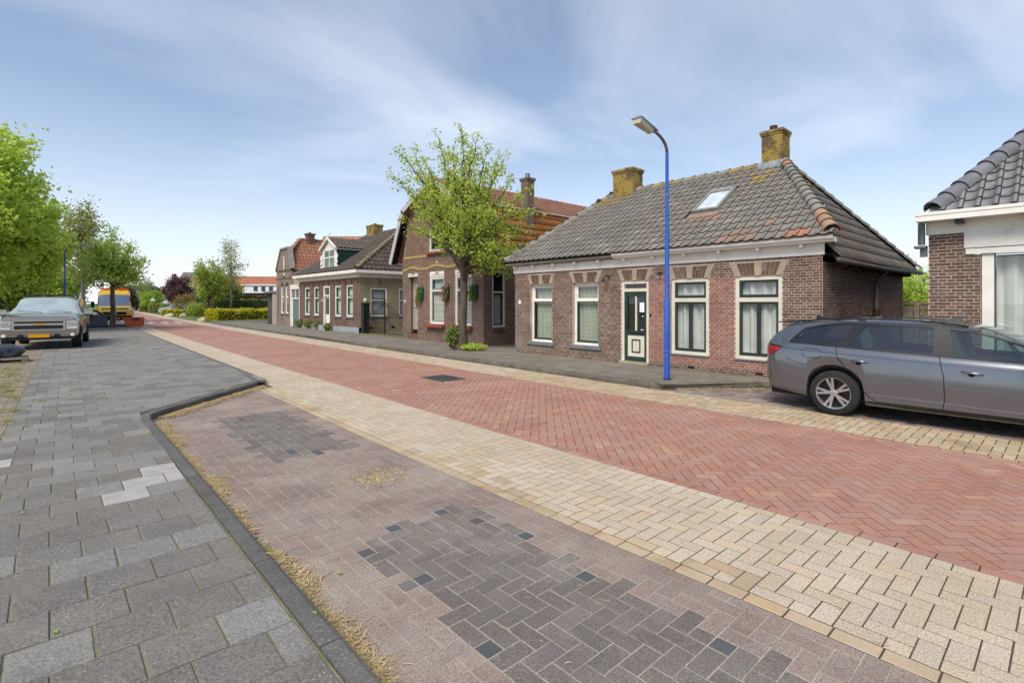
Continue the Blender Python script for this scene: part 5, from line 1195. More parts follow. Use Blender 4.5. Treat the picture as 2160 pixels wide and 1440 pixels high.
for x0_ in (.22, 1.42):
    for sg in (1, -1):
        t = MB(); z0_ = belt(x0_) - .175; y = car.surf(x0_ + .1, z0_) + .002
        t.tube([(x0_, sg * (y - .01), z0_ + .012), (x0_ + .04, sg * (y + .022), z0_ + .008), (x0_ + .16, sg * (y + .024), z0_ - .002), (x0_ + .21, sg * (y - .01), z0_ - .012)], [.01, .016, .017, .012], 8); hd = t.build('door_handle', pg, EC, smooth=True, local=True)
        t = MB(); t.lathe((x0_ + .1, sg * (y - .006), z0_ - .005), (0, sg, 0), [(.001, .004), (.035, .004), (.055, .001)], 14); [None]; t.build('handle_recess', mGap, hd, local=True)
# lamps, mirror, rails, antenna, sill
mRed_l = M('tail_lamp_red', '#9a1b1b', '#7d1315', ns=14, rough=.12, spec=.6)
for sg in (1, -1):
    car.patch('tail_lamp', [(-1.03, .9), (-.93, .82), (-.78, .905), (-.74, .955), (-.9, .965), (-1.02, .975)], mRed_l, .008, sides=(sg,))
    car.patch('lamp_surround', [(-1.03, .97), (-.74, .96), (-.73, .975), (-.95, 1.0), (-1.03, 1.01)], mBlackTrim, .006, sides=(sg,))
    car.patch('head_lamp', [(3.02, .70), (3.3, .62), (3.42, .66), (3.35, .74), (3.1, .79)], M('lamp_clear', '#7d858b', rough=.08, spec=.7), .006, sides=(sg,))
    t = MB(); pts = [(-.55 + i * .25, sg * (car.sec(-.55 + i * .25)[6][0] - .055), car.sec(-.55 + i * .25)[7][1] + (.016 if 0 < i < 8 else -.005)) for i in range(9)]; t.tube(pts, .011, 8); t.build('roof_rail', mBlackTrim, EC, smooth=True, local=True)
    t = MB(); y = sg * .93; xm, zm = 2.13, .995
    t.lathe((xm, y + sg * .1, zm), (0, sg, 0), [(.03, -.14), (.075, -.1), (.085, .0), (.075, .07), (.03, .105), (.001, .11)], 14)
    k0 = len(t.v)
    t.v = [(xm + (x - xm) * 1.25, yy, zm + (z - zm) * .78) for x, yy, z in t.v]; mr = t.build('mirror', pg, EC, smooth=True, local=True)
    t = MB(); t.lathe((xm - .01, y + sg * .1, zm - .03), (0, sg, 0), [(.03, -.14), (.074, -.1), (.086, .0), (.076, .07), (.03, .1), (.001, .105)], 14); t.v = [(xm + (x - xm) * 1.27, yy, zm - .035 + (z - zm + .03) * .5) for x, yy, z in t.v]; t.box(xm - .02, xm + .06, min(y - sg * .12, y), max(y - sg * .12, y), zm - .075, zm - .045); t.build('mirror_base', mPlastic, mr, smooth=True, local=True, angle=40)
    car.patch('sill_trim', [(.36, .215), (2.3, .215), (2.3, .26), (.4, .26)], mBlackTrim, .003, sides=(sg,))
    car.line('lower_crease_highlight', [(.45, .37), (1.25, .355), (2.28, .33)], .012, M('crease_painted_light', '#8d9096', rough=.3, metal=.7), .003, sides=(sg,))  # highlight along the lower doors, painted on as a bright strip
    car.line('arch_lip', [(.38 * math.cos(a), .326 + .392 * math.sin(a)) for a in [math.pi * k / 14 for k in range(15)]], .02, mPlastic, .001, sides=(sg,))
    car.line('arch_lip', [(2.686 + .38 * math.cos(a), .326 + .392 * math.sin(a)) for a in [math.pi * k / 14 for k in range(15)]], .02, mPlastic, .001, sides=(sg,))
    for wx in (0., 2.686): car.wheel(wx, sg * .82, sg, .326, .21, 5, mTyre, mAlloy)
t = MB(); t.extrude([(-.5, 0, 1.385), (-.3, 0, 1.395), (-.47, 0, 1.435), (-.5, 0, 1.435)], (0, .03, 0)); t.build('antenna', mPlastic, EC, local=True)
t = MB(); t.hexa([(-.62, -.5, 1.345), (-.95, -.46, 1.325), (-.95, .46, 1.325), (-.62, .5, 1.345), (-.6, -.52, 1.375), (-.97, -.47, 1.345), (-.97, .47, 1.345), (-.6, .52, 1.375)]); t.build('spoiler', pg, EC, local=True)
t = MB(); t.box(-.96, 3.4, -.66, .66, .2, .9); t.build('underbody', mPlastic, EC, local=True)
t = MB(); t.box(-1.0, -.93, -.62, .62, .3, .44); t.build('rear_skirt', mPlastic, EC, local=True)
mSeat = M('seat_fabric', '#5a5c5c', rough=.95)
for sx in (.35, 1.32):
    for sy in (-.37, .37):
        t = MB(); a = Vector((-.25, 0, 1)).normalized(); c = Vector((sx, sy, 1.02)); t.obox(c, (0, 1, 0), a, a.cross(Vector((0, 1, 0))), .46, .5, .13); t.obox(c + a * .34, (0, 1, 0), a, a.cross(Vector((0, 1, 0))), .26, .16, .1); t.build('seat', mSeat, EC, local=True)
t = MB(); t.lathe((1.85, .37, .98), (.85, 0, .5), [(.17, 0), (.185, .012), (.2, 0), (.185, -.012), (.17, 0)], 20); t.build('steering_wheel', mPlastic, EC, local=True)
# ---- silver-brown SUV, facing the camera
SV = thing('suv', 'tan grey sport utility vehicle with roof rack and yellow plate facing the camera', 'suv', (0, 0, 0), 0)
ps_ = paintm('pewter_paint', '#9b968f', '#928d86', .6, .3)
zb = [(-1.18, .55), (-.8, .42), (.5, .38), (2.4, .38), (3.3, .42), (3.98, .45)]
zs = [(-1.18, 1.22), (0, 1.26), (1.5, 1.25), (2.6, 1.23), (3.3, 1.17), (3.7, 1.12), (3.93, 1.04)]
zt = [(-1.18, 1.3), (-1.12, 1.84), (-.9, 1.88), (1.0, 1.9), (1.75, 1.86), (2.2, 1.60), (2.75, 1.29), (3.3, 1.23), (3.75, 1.17), (3.93, 1.08)]
wd = [(-1.18, .93), (-.9, .99), (2.5, 1.0), (3.4, .985), (3.75, .96), (3.93, .9)]
wt_ = [(-1.18, .78), (1.7, .74), (2.5, .8), (3.9, .8)]
suv = Car(SV, zb, zs, zt, wd, wt_, (0., 2.946), .4, .46, -1.18, 3.94, 60)
suv.shell(ps_, M('suv_painted_sky_glass', '#8d9c9f', '#a3b1b3', ns=2, rough=.06, spec=.8), (-1.0, 2.4), (1.76, 2.76), None)  # reflected sky put into the pale opaque glass colour
for q in ([(-.05, 1.27), (.1, 1.26), (.1, 1.80), (-.05, 1.80)], [(1.05, 1.26), (1.2, 1.26), (1.2, 1.80), (1.08, 1.80)]): suv.patch('pillar', q, ps_, .006)
suv.patch('front_pillar', [(2.4, suv.sec(2.4)[5][1]), (2.25, suv.sec(2.25)[5][1]), (1.78, 1.79), (1.86, 1.79), (2.4, suv.sec(2.4)[6][1])], ps_, .005, cuts=2)
t = MB(); F = 3.965
t.box(F - .06, F + .02, -.62, .62, 1.005, 1.045); t.box(F - .06, F + .02, -.6, .6, .69, .73); t.box(F - .06, F + .02, -.66, -.6, .7, 1.04); t.box(F - .06, F + .02, .6, .66, .7, 1.04); t.box(F - .06, F + .022, -.6, .6, .865, .935)
gr = t.build('grille', M('grille_frame', '#b5b0a8', rough=.3, metal=.7), SV, local=True)
t = MB(); t.box(F - .06, F + .005, -.6, .6, .935, 1.005); t.box(F - .06, F + .005, -.6, .6, .73, .865); t.build('grille_mesh', mIron, gr, local=True)
t = MB(); t.extrude([(F + .023, -.17, .885), (F + .023, -.06, .885), (F + .023, -.05, .865), (F + .023, .05, .865), (F + .023, .06, .885), (F + .023, .17, .885), (F + .023, .15, .918), (F + .023, .06, .918), (F + .023, .05, .938), (F + .023, -.05, .938), (F + .023, -.06, .918), (F + .023, -.15, .918)], (.02, 0, 0)); t.build('emblem', M('gold_emblem', '#c99a35', rough=.3, metal=.6), gr, local=True)
mLampC = M('suv_lamp', '#c7c8c2', '#b0b1ab', ns=9, rough=.1, spec=.7)
for sg in (1, -1):
    t = MB(); t.extrude([(F - .12, sg * .68, .72), (F - .12, sg * .97, .74), (F - .14, sg * .985, .95), (F - .12, sg * .93, 1.01), (F - .12, sg * .68, 1.005)], (.12, 0, 0)); hl = t.build('head_lamp', mLampC, SV, local=True)
    for yy in (.76, .87): t = MB(); t.lathe((F + .0, sg * yy, .9), (1, 0, 0), [(.055, .0), (.055, .012), (.045, .012), (.02, .004), (.001, .004)], 14); t.build('lamp_reflector', mChrome, hl, local=True)
    t = MB(); t.box(F - .1, F + .003, min(sg * .69, sg * .95), max(sg * .69, sg * .95), .735, .775); t.build('turn_signal', M('signal_clear', '#d7d3c8', rough=.2), hl, local=True)
    t = MB(); t.lathe((F + .045, sg * .84, .52), (1, 0, 0), [(.055, 0), (.055, .02), (.001, .025)], 14); t.build('fog_lamp', M('fog_glass', '#e4e2da', rough=.15), SV, local=True)
    t = MB(); t.extrude([(F + .05, sg * .36, .47), (F + .05, sg * .54, .47), (F + .05, sg * .5, .56), (F + .05, sg * .4, .56)], (.012, 0, 0)); t.build('tow_hook_recess', mIron, SV, local=True)
    t = MB(); y = sg * 1.15; t.hexa([(2.2, y - .13, 1.22), (2.36, y - .13, 1.22), (2.38, y + .13, 1.24), (2.22, y + .13, 1.24), (2.22, y - .12, 1.42), (2.33, y - .12, 1.42), (2.33, y + .11, 1.41), (2.23, y + .11, 1.41)]); mr = t.build('mirror', ps_, SV, local=True)
    t = MB(); t.box(2.21, 2.37, y - .135, y + .135, 1.17, 1.218); t.box(2.25, 2.32, min(sg * .95, sg * 1.06), max(sg * .95, sg * 1.06), 1.19, 1.215); t.build('mirror_base', mPlastic, mr, local=True)
    t = MB(); t.tube([(1.5, sg * .62, 1.9), (1.45, sg * .62, 1.95), (-.8, sg * .62, 1.97), (-.9, sg * .62, 1.9)], .022, 8); t.build('roof_rail', mBlackTrim, SV, local=True)
    for wx in (0., 2.946): suv.wheel(wx, sg * .88, sg, .4, .28, 5, mTyre, mAlloy, False)
t = MB(); t.tube([(1.2, -.62, 1.97), (1.2, .62, 1.97)], .018, 8); t.tube([(-.2, -.62, 1.97), (-.2, .62, 1.97)], .018, 8); t.build('roof_crossbar', mBlackTrim, SV, local=True)
t = MB(); t.hexa([(F - .05, -.93, .47), (F + .03, -.9, .47), (F + .03, .9, .47), (F - .05, .93, .47), (F - .12, -.98, .7), (F + .06, -.92, .7), (F + .06, .92, .7), (F - .12, .98, .7)]); t.build('bumper', ps_, SV, local=True)
t = MB(); t.box(F - .1, F + .01, -.9, .9, .36, .468); t.build('air_dam', mPlastic, SV, local=True)
t = MB(); t.box(F + .03, F + .055, -.42, .42, .565, .58); t.build('bumper_line', mChrome, SV, local=True)
t = MB(); t.box(F + .055, F + .068, -.26, .26, .44, .56); t.build('number_plate', M('plate_yellow', '#d59a12', '#cf940f', ns=30, rough=.5), SV, local=True)
t = MB(); t.tube([(2.72, .7, 1.31), (2.62, .05, 1.36)], .012, 6); t.tube([(2.72, -.05, 1.31), (2.62, -.7, 1.36)], .012, 6); t.build('wiper', mIron, SV, local=True)
t = MB(); t.box(-1.1, 3.8, -.72, .72, .42, 1.15); t.build('underbody', mPlastic, SV, local=True)
t = MB(); t.box(1.2, 1.35, -.7, .7, 1.15, 1.6); t.build('seat', mSeat, SV, local=True)
al = math.radians(6); hx, hy = -math.sin(al), -math.cos(al)      # heading
fx, fy = (-.14, 24.0)                                             # middle of the front axle on the ground
SV.scale = (1, 1, .94); SV.location = (fx - hx * 2.946, fy - hy * 2.946, .1); SV.rotation_euler = (0, 0, math.atan2(hy, hx))
# ---- yellow works van
VN = thing('works_van', 'yellow high-roofed works van with orange beacon bars parked behind the tree', 'van', (3.42, 46.1, .1), -math.pi / 2 - .06)
pv = paintm('yellow_paint', '#e6b71c', '#dfb018', .0, .4)
zb = [(-1.1, .45), (2.5, .4), (4.0, .42)]; zs = [(-1.1, 1.3), (2.5, 1.3), (3.3, 1.22), (3.75, 1.05), (3.95, .9)]
zt = [(-1.1, 2.42), (1.6, 2.45), (2.0, 2.4), (2.35, 2.12), (3.2, 1.36), (3.6, 1.2), (3.95, .98)]
wd = [(-1.1, .97), (3.0, .98), (3.6, .95), (3.95, .85)]; wt_ = [(-1.1, .88), (2.0, .86), (2.6, .82), (3.9, .8)]
van = Car(VN, zb, zs, zt, wd, wt_, (0., 3.25), .34, .42, -1.1, 3.95, 40)
van.shell(pv, GLASS('van_glass', (.4, .45, .5), .45), (2.0, 2.9), (2.36, 3.2), None)
t = MB(); t.box(3.9, 3.97, -.6, .6, .78, .98); t.build('grille', mPlastic, VN, local=True)
t = MB(); t.lathe((3.97, 0, .88), (1, 0, 0), [(.1, .0), (.1, .015), (.085, .015), (.085, .0)], 20)
for k in range(3):
    an = math.pi / 2 + k * 2 * math.pi / 3; t.extrude([(3.975, .018 * math.cos(an + 1.57), .88 + .018 * math.sin(an + 1.57)), (3.975, .09 * math.cos(an), .88 + .09 * math.sin(an)), (3.975, .018 * math.cos(an - 1.57), .88 + .018 * math.sin(an - 1.57))], (.01, 0, 0))
t.build('emblem', mChrome, VN, local=True)
for sg in (1, -1):
    t = MB(); t.extrude([(3.8, sg * .62, .8), (3.8, sg * .93, .86), (3.72, sg * .95, 1.12), (3.8, sg * .75, .98)], (.1, 0, 0)); t.build('head_lamp', mLampC, VN, local=True)
    t = MB(); t.box(2.5, 2.66, min(sg * 1.05, sg * 1.25), max(sg * 1.05, sg * 1.25), 1.25, 1.65); t.box(2.55, 2.6, min(sg * .9, sg * 1.05), max(sg * .9, sg * 1.05), 1.4, 1.45); t.build('mirror', mPlastic, VN, local=True)
    t = MB(); t.box(1.3, 1.7, min(sg * .15, sg * .75), max(sg * .15, sg * .75), 2.45, 2.56); t.build('beacon_bar', M('beacon_orange', '#d9571c', rough=.3), VN, local=True)
    for wx in (0., 3.25): van.wheel(wx, sg * .84, sg, .34, .22, 5, mTyre, mAlloy, False)
t = MB(); t.box(3.8, 4.0, -.93, .93, .42, .74); t.build('bumper', mPlastic, VN, local=True)
t = MB(); t.box(4.0, 4.015, -.26, .26, .5, .61); t.build('number_plate', MATS['plate_yellow'], VN, local=True)
t = MB(); t.box(-1, 3.7, -.7, .7, .4, 1.2); t.build('underbody', mPlastic, VN, local=True)
# ---- two far cars
def small_car(label, loc, rz, paint, glass, nm='parked_car'):
    c = thing(nm, label, 'car', loc, rz)
    zb = [(-.8, .35), (3.3, .3)]; zs = [(-.8, .9), (2.2, .9), (3.2, .75)]; zt = [(-.8, .95), (-.55, 1.42), (1.2, 1.48), (2.1, 1.0), (2.6, .95), (3.2, .8)]
    k = Car(c, zb, zs, zt, [(-.8, .78), (-.4, .85), (2.6, .86), (3.2, .7)], [(-.8, .6), (3.2, .6)], (0., 2.5), .31, .36, -.8, 3.25, 30)
    k.shell(paint, glass, (-.5, 1.9), (1.22, 2.08), (-.78, -.56))
    for sg in (1, -1):
        k.patch('pillar', [(.5, .93), (.62, .93), (.62, 1.38), (.52, 1.38)], paint, .006, sides=(sg,))
        k.patch('head_lamp', [(2.8, .68), (3.1, .6), (3.15, .68), (2.9, .76)], mLampC, .006, sides=(sg,))
        for wx in (0., 2.5): k.wheel(wx, sg * .76, sg, .31, .19, 5, mTyre, mAlloy, False)
    t = MB(); t.box(-.7, 3.0, -.6, .6, .3, .85); t.build('underbody', mPlastic, c, local=True); return c
def rel(u, d, z=0.): return at(u, d, z)
x, y, z = at(386, 76); small_car('silver blue hatchback parked behind the low yellow hedge', (x, y, .05), math.pi + .5, paintm('silver_blue', '#a7b4c0', None, .4), MATS['van_glass'])
x, y, z = at(-14, 34); small_car('pale blue car at the left edge behind the sport utility vehicle', (x, y, .1), -1.2, paintm('pale_blue', '#b9c6cf', None, .3), MATS['van_glass'])
x, y, z = at(283, 72); small_car('white car seen past the van at the end of the street', (x - 1.2, y, .0), -math.pi / 2, paintm('white_car', '#cfd2d3', None, .0), MATS['van_glass'])
# ------------------------------------------------------------------ trees and plants
mBark = M('bark', '#63574b', '#4c4239', ns=9, rough=.95, bump=.8, bs=25, bd=.01, scale3=(1, 1, .3))
def frame_of(d):
    a = d.cross(Vector((0, 0, 1)) if abs(d.z) < .9 else Vector((1, 0, 0))).normalized(); return a, d.cross(a).normalized()
class Foliage:
    def __init__(s, seed): s.rn = random.Random(seed); s.mb = MB()
    def leaf(s, p, size, droop=.3):
        rn = s.rn; d = Vector((rn.gauss(0, 1), rn.gauss(0, 1), rn.gauss(-droop, .7))).normalized(); a, b = frame_of(d); t = rn.uniform(0, 6.28)
        sd = (a * math.cos(t) + b * math.sin(t)) * size * .38; d = d * size; fold = d.cross(sd).normalized() * size * .12
        s.mb.add([p, p + d * .5 + sd + fold, p + d, p + d * .5 - sd + fold], [(0, 1, 2, 3)])
    def clump(s, p, r, n, size, droop=.3):
        rn = s.rn
        cl = lambda q: max(-1.6 * r, min(1.6 * r, rn.gauss(0, q)))
        for _ in range(n): s.leaf(p + Vector((cl(r), cl(r), cl(r * .8))), size * rn.uniform(.65, 1.25), droop)
def tree(name, label, loc, trunk_h, trunk_r, limbs, leafmat, seed, leaf=.07, per=9, clr=.11, group=None, gap=.16, twig=.5, lean=(0, 0), droop=.3, bark=None, lead=1.2, start=.3):
    """limbs: end points relative to the base (camera-right offset, depth offset, height). Leaves sit in clumps along limbs and twigs."""
    t = thing(name, label, 'tree', loc, 0., group); fo = Foliage(seed); rn = fo.rn; wood = MB()
    R, Dp = Vector((CS, -SN, 0)), Vector((SN, CS, 0)); base = Vector((0, 0, 0)); fork = Vector((lean[0], lean[1], trunk_h))
    n = 7; pts = [base.lerp(fork, i / n) + Vector((rn.gauss(0, .02), rn.gauss(0, .02), 0)) * (1 if 0 < i < n else 0) for i in range(n + 1)]
    top = fork + Vector((rn.gauss(0, .05), rn.gauss(0, .05), lead)); pts += [fork.lerp(top, .5), top]
    wood.tube(pts, [trunk_r * (1.35 if i == 0 else 1.08 - .035 * i) for i in range(n + 1)] + [trunk_r * .55, trunk_r * .25], 9)
    for (du, dd, z) in limbs:
        end = R * du + Dp * dd + Vector((0, 0, z)); h0 = rn.uniform(-.15, lead * .7); p0 = fork + Vector((0, 0, h0))
        if z < trunk_h + .4: p0 = fork + Vector((0, 0, rn.uniform(-.1, .25)))
        mid = p0.lerp(end, .45) + Vector((rn.gauss(0, .12), rn.gauss(0, .12), .25 * (end - p0).length * .35)); L = (end - p0).length
        k = max(5, int(L / .22)); path = []
        for i in range(k + 1):
            f = i / k; path.append(p0 * (1 - f) ** 2 + mid * 2 * f * (1 - f) + end * f * f + Vector((rn.gauss(0, .025), rn.gauss(0, .025), rn.gauss(0, .02))))
        r0 = trunk_r * (.42 if L > 1.5 else .3); wood.tube(path, [max(.006, r0 * (1 - .92 * i / k)) for i in range(k + 1)], 6)
        dist = 0.
        for i in range(1, k + 1):
            f = i / k
            if f < start: continue
            fo.clump(path[i], clr * .8, max(2, int(per * .8)), leaf, droop)
            for _ in range(2 if f < .9 else 1):
                d = (path[i] - path[i - 1]).normalized() * .5 + Vector((rn.gauss(0, .7), rn.gauss(0, .7), rn.gauss(.15, .55))); d.normalize(); tl = twig * rn.uniform(.4, 1.1) * (1.15 - .75 * f); q = path[i] + d * tl
                wood.tube([path[i], q], [.007, .003], 4, False); m_ = max(1, int(tl / gap))
                for j in range(1, m_ + 1): fo.clump(path[i].lerp(q, j / m_), clr, per, leaf, droop)
    wood.build('trunk', bark or mBark, t, smooth=True, local=True, angle=60)
    fo.mb.build('crown', leafmat, t, local=True); return t
mLf = LEAF('leaf_fresh', '#a8bf48', '#d0da6e', .52, '#9cb444')
mLfB = LEAF('leaf_bright', '#b0cc48', '#d2e06e', .55, '#a4c244')
mLfM = LEAF('leaf_maple', '#a3bf50', '#c6d672', .52, '#96b44a')
mLfBi = LEAF('leaf_birch', '#8c9850', '#aeae64', .4, '#9a9450')
rt = random.Random(3)
limbs = [(-2.45, .2, 5.75), (-2.05, -.4, 6.45), (-1.75, .5, 6.7), (-1.15, -.3, 6.2), (-.85, .3, 7.15), (-.3, -.2, 6.6), (-.05, 0, 7.35), (.25, .5, 6.8), (.5, -.4, 6.9), (.85, .2, 6.75), (1.2, -.3, 6.25), (1.45, .5, 6.5),
         (1.75, 0, 5.7), (2.1, -.5, 5.2), (2.45, .3, 4.6), (1.9, .8, 4.2), (1.5, -.8, 3.6), (2.3, -.2, 3.35), (2.55, .1, 3.0), (1.2, -.4, 2.75), (.9, .5, 3.1), (1.7, .3, 2.65), (-2.0, .0, 4.25), (-1.5, -.6, 4.6), (-1.1, .6, 4.0), (-1.6, .5, 5.1), (-.7, -.7, 3.6),
         (0, -1.5, 4.6), (.3, 1.5, 4.7), (-.6, 1.3, 5.4), (.5, -1.3, 5.6), (0.1, -.9, 3.2), (-.4, .9, 3.3), (.9, -1.2, 4.3), (-.9, -1.1, 5.0), (2.0, -.5, 2.9), (1.4, .6, 3.3), (2.2, .5, 3.9), (1.0, -.9, 3.4), (.7, .2, 5.9), (-.4, .3, 5.9), (-.2, -.6, 6.2)]
tree('street_tree', 'young street tree with airy bright green crown in front of the mansard house', (10.11, 13.61, .1), 2.35, .15, limbs, mLf, 11, leaf=.09, per=12, clr=.09, gap=.15, twig=.58, lean=(.02, -.04), lead=2.6)
# tree by the van
lm = []
for i in range(34):
    a = rt.uniform(0, 6.28); r = rt.uniform(.3, 1.) ** .6 * 1.75; z = 2.4 + rt.uniform(0, 1) * 3.9 * (1 - (r / 2.3) ** 2) + .3; lm.append((r * math.cos(a), r * math.sin(a), z))
lm += [(1.9, 0, 3.6), (1.7, .2, 4.3), (1.2, 0, 5.2), (-.2, 0, 6.4), (-1.6, 0, 4.6), (1.75, -.2, 2.9)]
tree('street_tree', 'street tree with light green crown standing before the yellow van', (2.95, 40.7, .1), 2.2, .14, lm, mLfM, 5, leaf=.15, per=8, clr=.16, gap=.25, twig=.9, lead=2.2)
def round_tree(name, label, loc, th, tr, rx, rz, zc, n, mat, seed, leaf, per=10, clr=.3, shape=1., group=None, bark=None, dens=1.):
    rr = random.Random(seed); L = []
    for i in range(n):
        a = rr.uniform(0, 6.28); c = rr.uniform(-.95, 1.); s_ = math.sqrt(max(0, 1 - c * c)); q = rr.uniform(.72, 1.0); L.append((rx * s_ * math.cos(a) * q, rx * s_ * math.sin(a) * q, zc + rz * c * q))
    return tree(name, label, loc, th, tr, L, mat, seed, leaf=leaf, per=per, clr=clr, gap=.5, twig=1.1, lead=zc * .6, group=group, bark=bark, start=.42)
round_tree('broadleaf_tree', 'large dense bright green tree at the left edge behind the sport utility vehicle', (-4.6, 38., .1), 2., .32, 5.3, 5.2, 6.6, 150, mLfB, 21, .24, 14, .36)
round_tree('broadleaf_tree', 'lower bright green tree right of the large one, behind the blue lamp', (-2.3, 50., .1), 2., .25, 3.8, 4.4, 6.0, 125, mLfB, 22, .24, 13, .34)
round_tree('broadleaf_tree', 'green tree filling the gap behind the yellow van', (.2, 60., .1), 1.5, .2, 2.8, 2.4, 3.1, 55, mLfM, 25, .26, 9, .34)
round_tree('broadleaf_tree', 'bright green tree low behind the parked utility vehicle roof', (-3.6, 52., .1), 1.2, .2, 3.8, 3.2, 3.6, 60, mLfB, 26, .28, 9, .36)
mBirch = M('birch_bark', '#a7a297', '#6f6a60', ns=6, rough=.9)
round_tree('birch_tree', 'thin drooping olive birch peeking out right of the large green trees', (2.1, 56., .1), 3.4, .16, 2.3, 4.0, 6.6, 44, mLfBi, 23, .2, 5, .3, bark=mBirch)
x, y, z = at(441, 55); round_tree('maple_tree', 'bushy yellow green maple behind the yellow hedge', (x, y, .05), 1.6, .12, 1.75, 2.4, 4.0, 46, LEAF('leaf_yellow_green', '#94a844', '#b0ba56', .42, '#86a040'), 31, .2, 8, .22)
x, y, z = at(487, 58); round_tree('birch_tree', 'tall slender birch with sparse leaves above the yellow hedge', (x, y, .05), 3.6, .1, 1.6, 3.1, 5.9, 34, mLfBi, 32, .16, 4, .22, bark=mBirch)
x, y, z = at(474, 62); round_tree('broadleaf_tree', 'olive green bushy tree between the maple and the birch', (x, y, .05), 1.2, .1, 2.2, 2.1, 3.3, 44, LEAF('leaf_olive', '#8a8c30', '#a39a3c', .4, '#8a9230'), 33, .22, 7, .26)
x, y, z = at(376, 98); round_tree('copper_beech', 'dark purple leaved tree in front of the grey roofs', (x, y, .05), 1.2, .15, 3.0, 3.0, 3.9, 50, LEAF('leaf_purple', '#5c3f42', '#70504f', .3, '#6b4a44'), 34, .32, 8, .4)
x, y, z = at(322, 92); round_tree('round_tree', 'round lime green garden tree left of the slate house', (x, y, .05), 1., .12, 1.7, 1.4, 2.5, 40, LEAF('leaf_lime', '#86a632', '#9db544', .4), 35, .26, 8, .3)
x, y, z = at(309, 105); round_tree('broadleaf_tree', 'thin grey green tree under the far street lamp', (x, y, .05), 1.2, .12, 2.0, 2.5, 4.0, 30, LEAF('leaf_grey_green', '#7c8f62', '#93a377', .35), 36, .26, 5, .35)
x, y, z = at(288, 118); round_tree('broadleaf_tree', 'dark olive tree group at the far end of the street', (x, y, .05), 1., .2, 4.2, 2.6, 3.2, 60, LEAF('leaf_dark', '#5a6838', '#6d7a45', .3, '#60503a'), 37, .4, 8, .5)
x, y, z = at(262, 105); round_tree('broadleaf_tree', 'reddish brown tree behind the yellow van roof', (x, y, .05), 1., .2, 2.6, 2.2, 4.0, 40, LEAF('leaf_redbrown', '#64483f', '#75574a', .3), 38, .34, 7, .42)
round_tree('garden_tree', 'round bright green bush tree beyond the fence between the houses', (23.0, 3.55, .0), .5, .12, 1.5, 1.2, 1.9, 46, mLfB, 39, .13, 9, .16)
round_tree('garden_tree', 'darker tree at the horizon beyond the garden fence', (52., 11.3, .0), 1., .2, 4.0, 2.4, 2.4, 46, mLfM, 40, .34, 7, .5)
# hedges
def hedge(name, label, A, B, wdt, h, mat, n, leaf, seed, z0=.05, core='#3c4722'):
    A, B = Vector(A), Vector(B); d = B - A; L = d.length; d.normalize(); s_ = Vector((-d.y, d.x, 0)); t = thing(name, label, 'hedge', (A.x, A.y, z0)); fo = Foliage(seed); rn = fo.rn
    A = Vector((0, 0, 0)); c = MB(); c.obox(A + d * L / 2 + Vector((0, 0, h * .42)), d, s_, (0, 0, 1), L - .25, wdt - .25, h * .8); c.build('stems', M('hedge_core_' + core[1:], core, rough=.95), t, local=True)
    for _ in range(n):
        u, v, w_ = rn.uniform(0, L), rn.uniform(-.5, .5) * wdt, rn.uniform(0, h); k = rn.random()
        bump_ = .06 * math.sin(u * 2.3) + .05 * math.sin(u * 5.1 + 1)
        if k < .45: w_ = h + bump_ + rn.gauss(0, .035)
        elif k < .8: v = (-.5 if rn.random() < .5 else .5) * wdt + bump_ + rn.gauss(0, .04)
        else: u = (0 if rn.random() < .5 else L) + rn.gauss(0, .05)
        fo.leaf(A + d * u + s_ * v + Vector((0, 0, max(.02, w_))), leaf * rn.uniform(.7, 1.3), 0.)
    fo.mb.build('foliage', mat, t, local=True); return t
mHy = LEAF('hedge_yellow', '#b5b01c', '#d6cb30', .38, '#a0a82c'); mHg = LEAF('hedge_green', '#879a42', '#a3b050', .38, '#74883a'); mHd = LEAF('hedge_dark', '#3d5230', '#52683a', .3, '#475c30')
hedge('hedge', 'bright yellow clipped hedge nearest the side street, beside the grey wall', (10.9, 52.6, 0), (17.6, 55.6, 0), 1.7, .95, mHy, 5200, .13, 51)
hedge('hedge', 'low yellow green hedge across the side street with white boulders before it', (11.0, 79., 0), (18.5, 73.5, 0), 1.2, .72, mHy, 3200, .17, 52)
hedge('hedge', 'tall dark green hedge behind the yellow hedge', (14.0, 66., 0), (22., 64., 0), 1.2, 2.3, mHd, 3600, .2, 53)
hedge('hedge', 'dark upright conifer hedge beside the slate clad wall', (14.2, 45.6, 0), (15.2, 44.6, 0), 1.0, 2.2, LEAF('leaf_conifer', '#3f4f22', '#5d6a2c', .25), 2600, .13, 54)
for i, (u, d, w_, lab) in enumerate(((343, 84, 5., 'square olive hedge left of the silver blue hatchback'), (316, 88, 3., 'green box hedge at the foot of the lime green garden tree'), (296, 92, 4.5, 'farthest green hedge block along the right pavement'))):
    x, y, z = at(u, d); hedge('hedge', lab, (x, y, 0), (x + w_ * .9, y - w_ * .35, 0), 1.2, 1.35, mHg, 1700, .2, 60 + i)
def shrub(name, label, loc, r, h, mat, n, leaf, seed):
    t = thing(name, label, 'shrub', loc); fo = Foliage(seed); rn = fo.rn; wd_ = MB()
    for i in range(7):
        e = Vector((rn.gauss(0, r * .4), rn.gauss(0, r * .4), h * rn.uniform(.5, .95))); wd_.tube([(0, 0, 0), e * .5 + Vector((0, 0, .05)), e], [.02, .012, .004], 5)
    wd_.build('stems', mBark, t, local=True)
    for _ in range(n):
        v = Vector((rn.gauss(0, 1), rn.gauss(0, 1), rn.gauss(0, 1))).normalized() * rn.uniform(.45, 1.) ** .5; fo.leaf(Vector((v.x * r, v.y * r, h * .5 + v.z * h * .5 + .05)), leaf * rn.uniform(.7, 1.3), .1)
    fo.mb.build('foliage', mat, t, local=True); return t
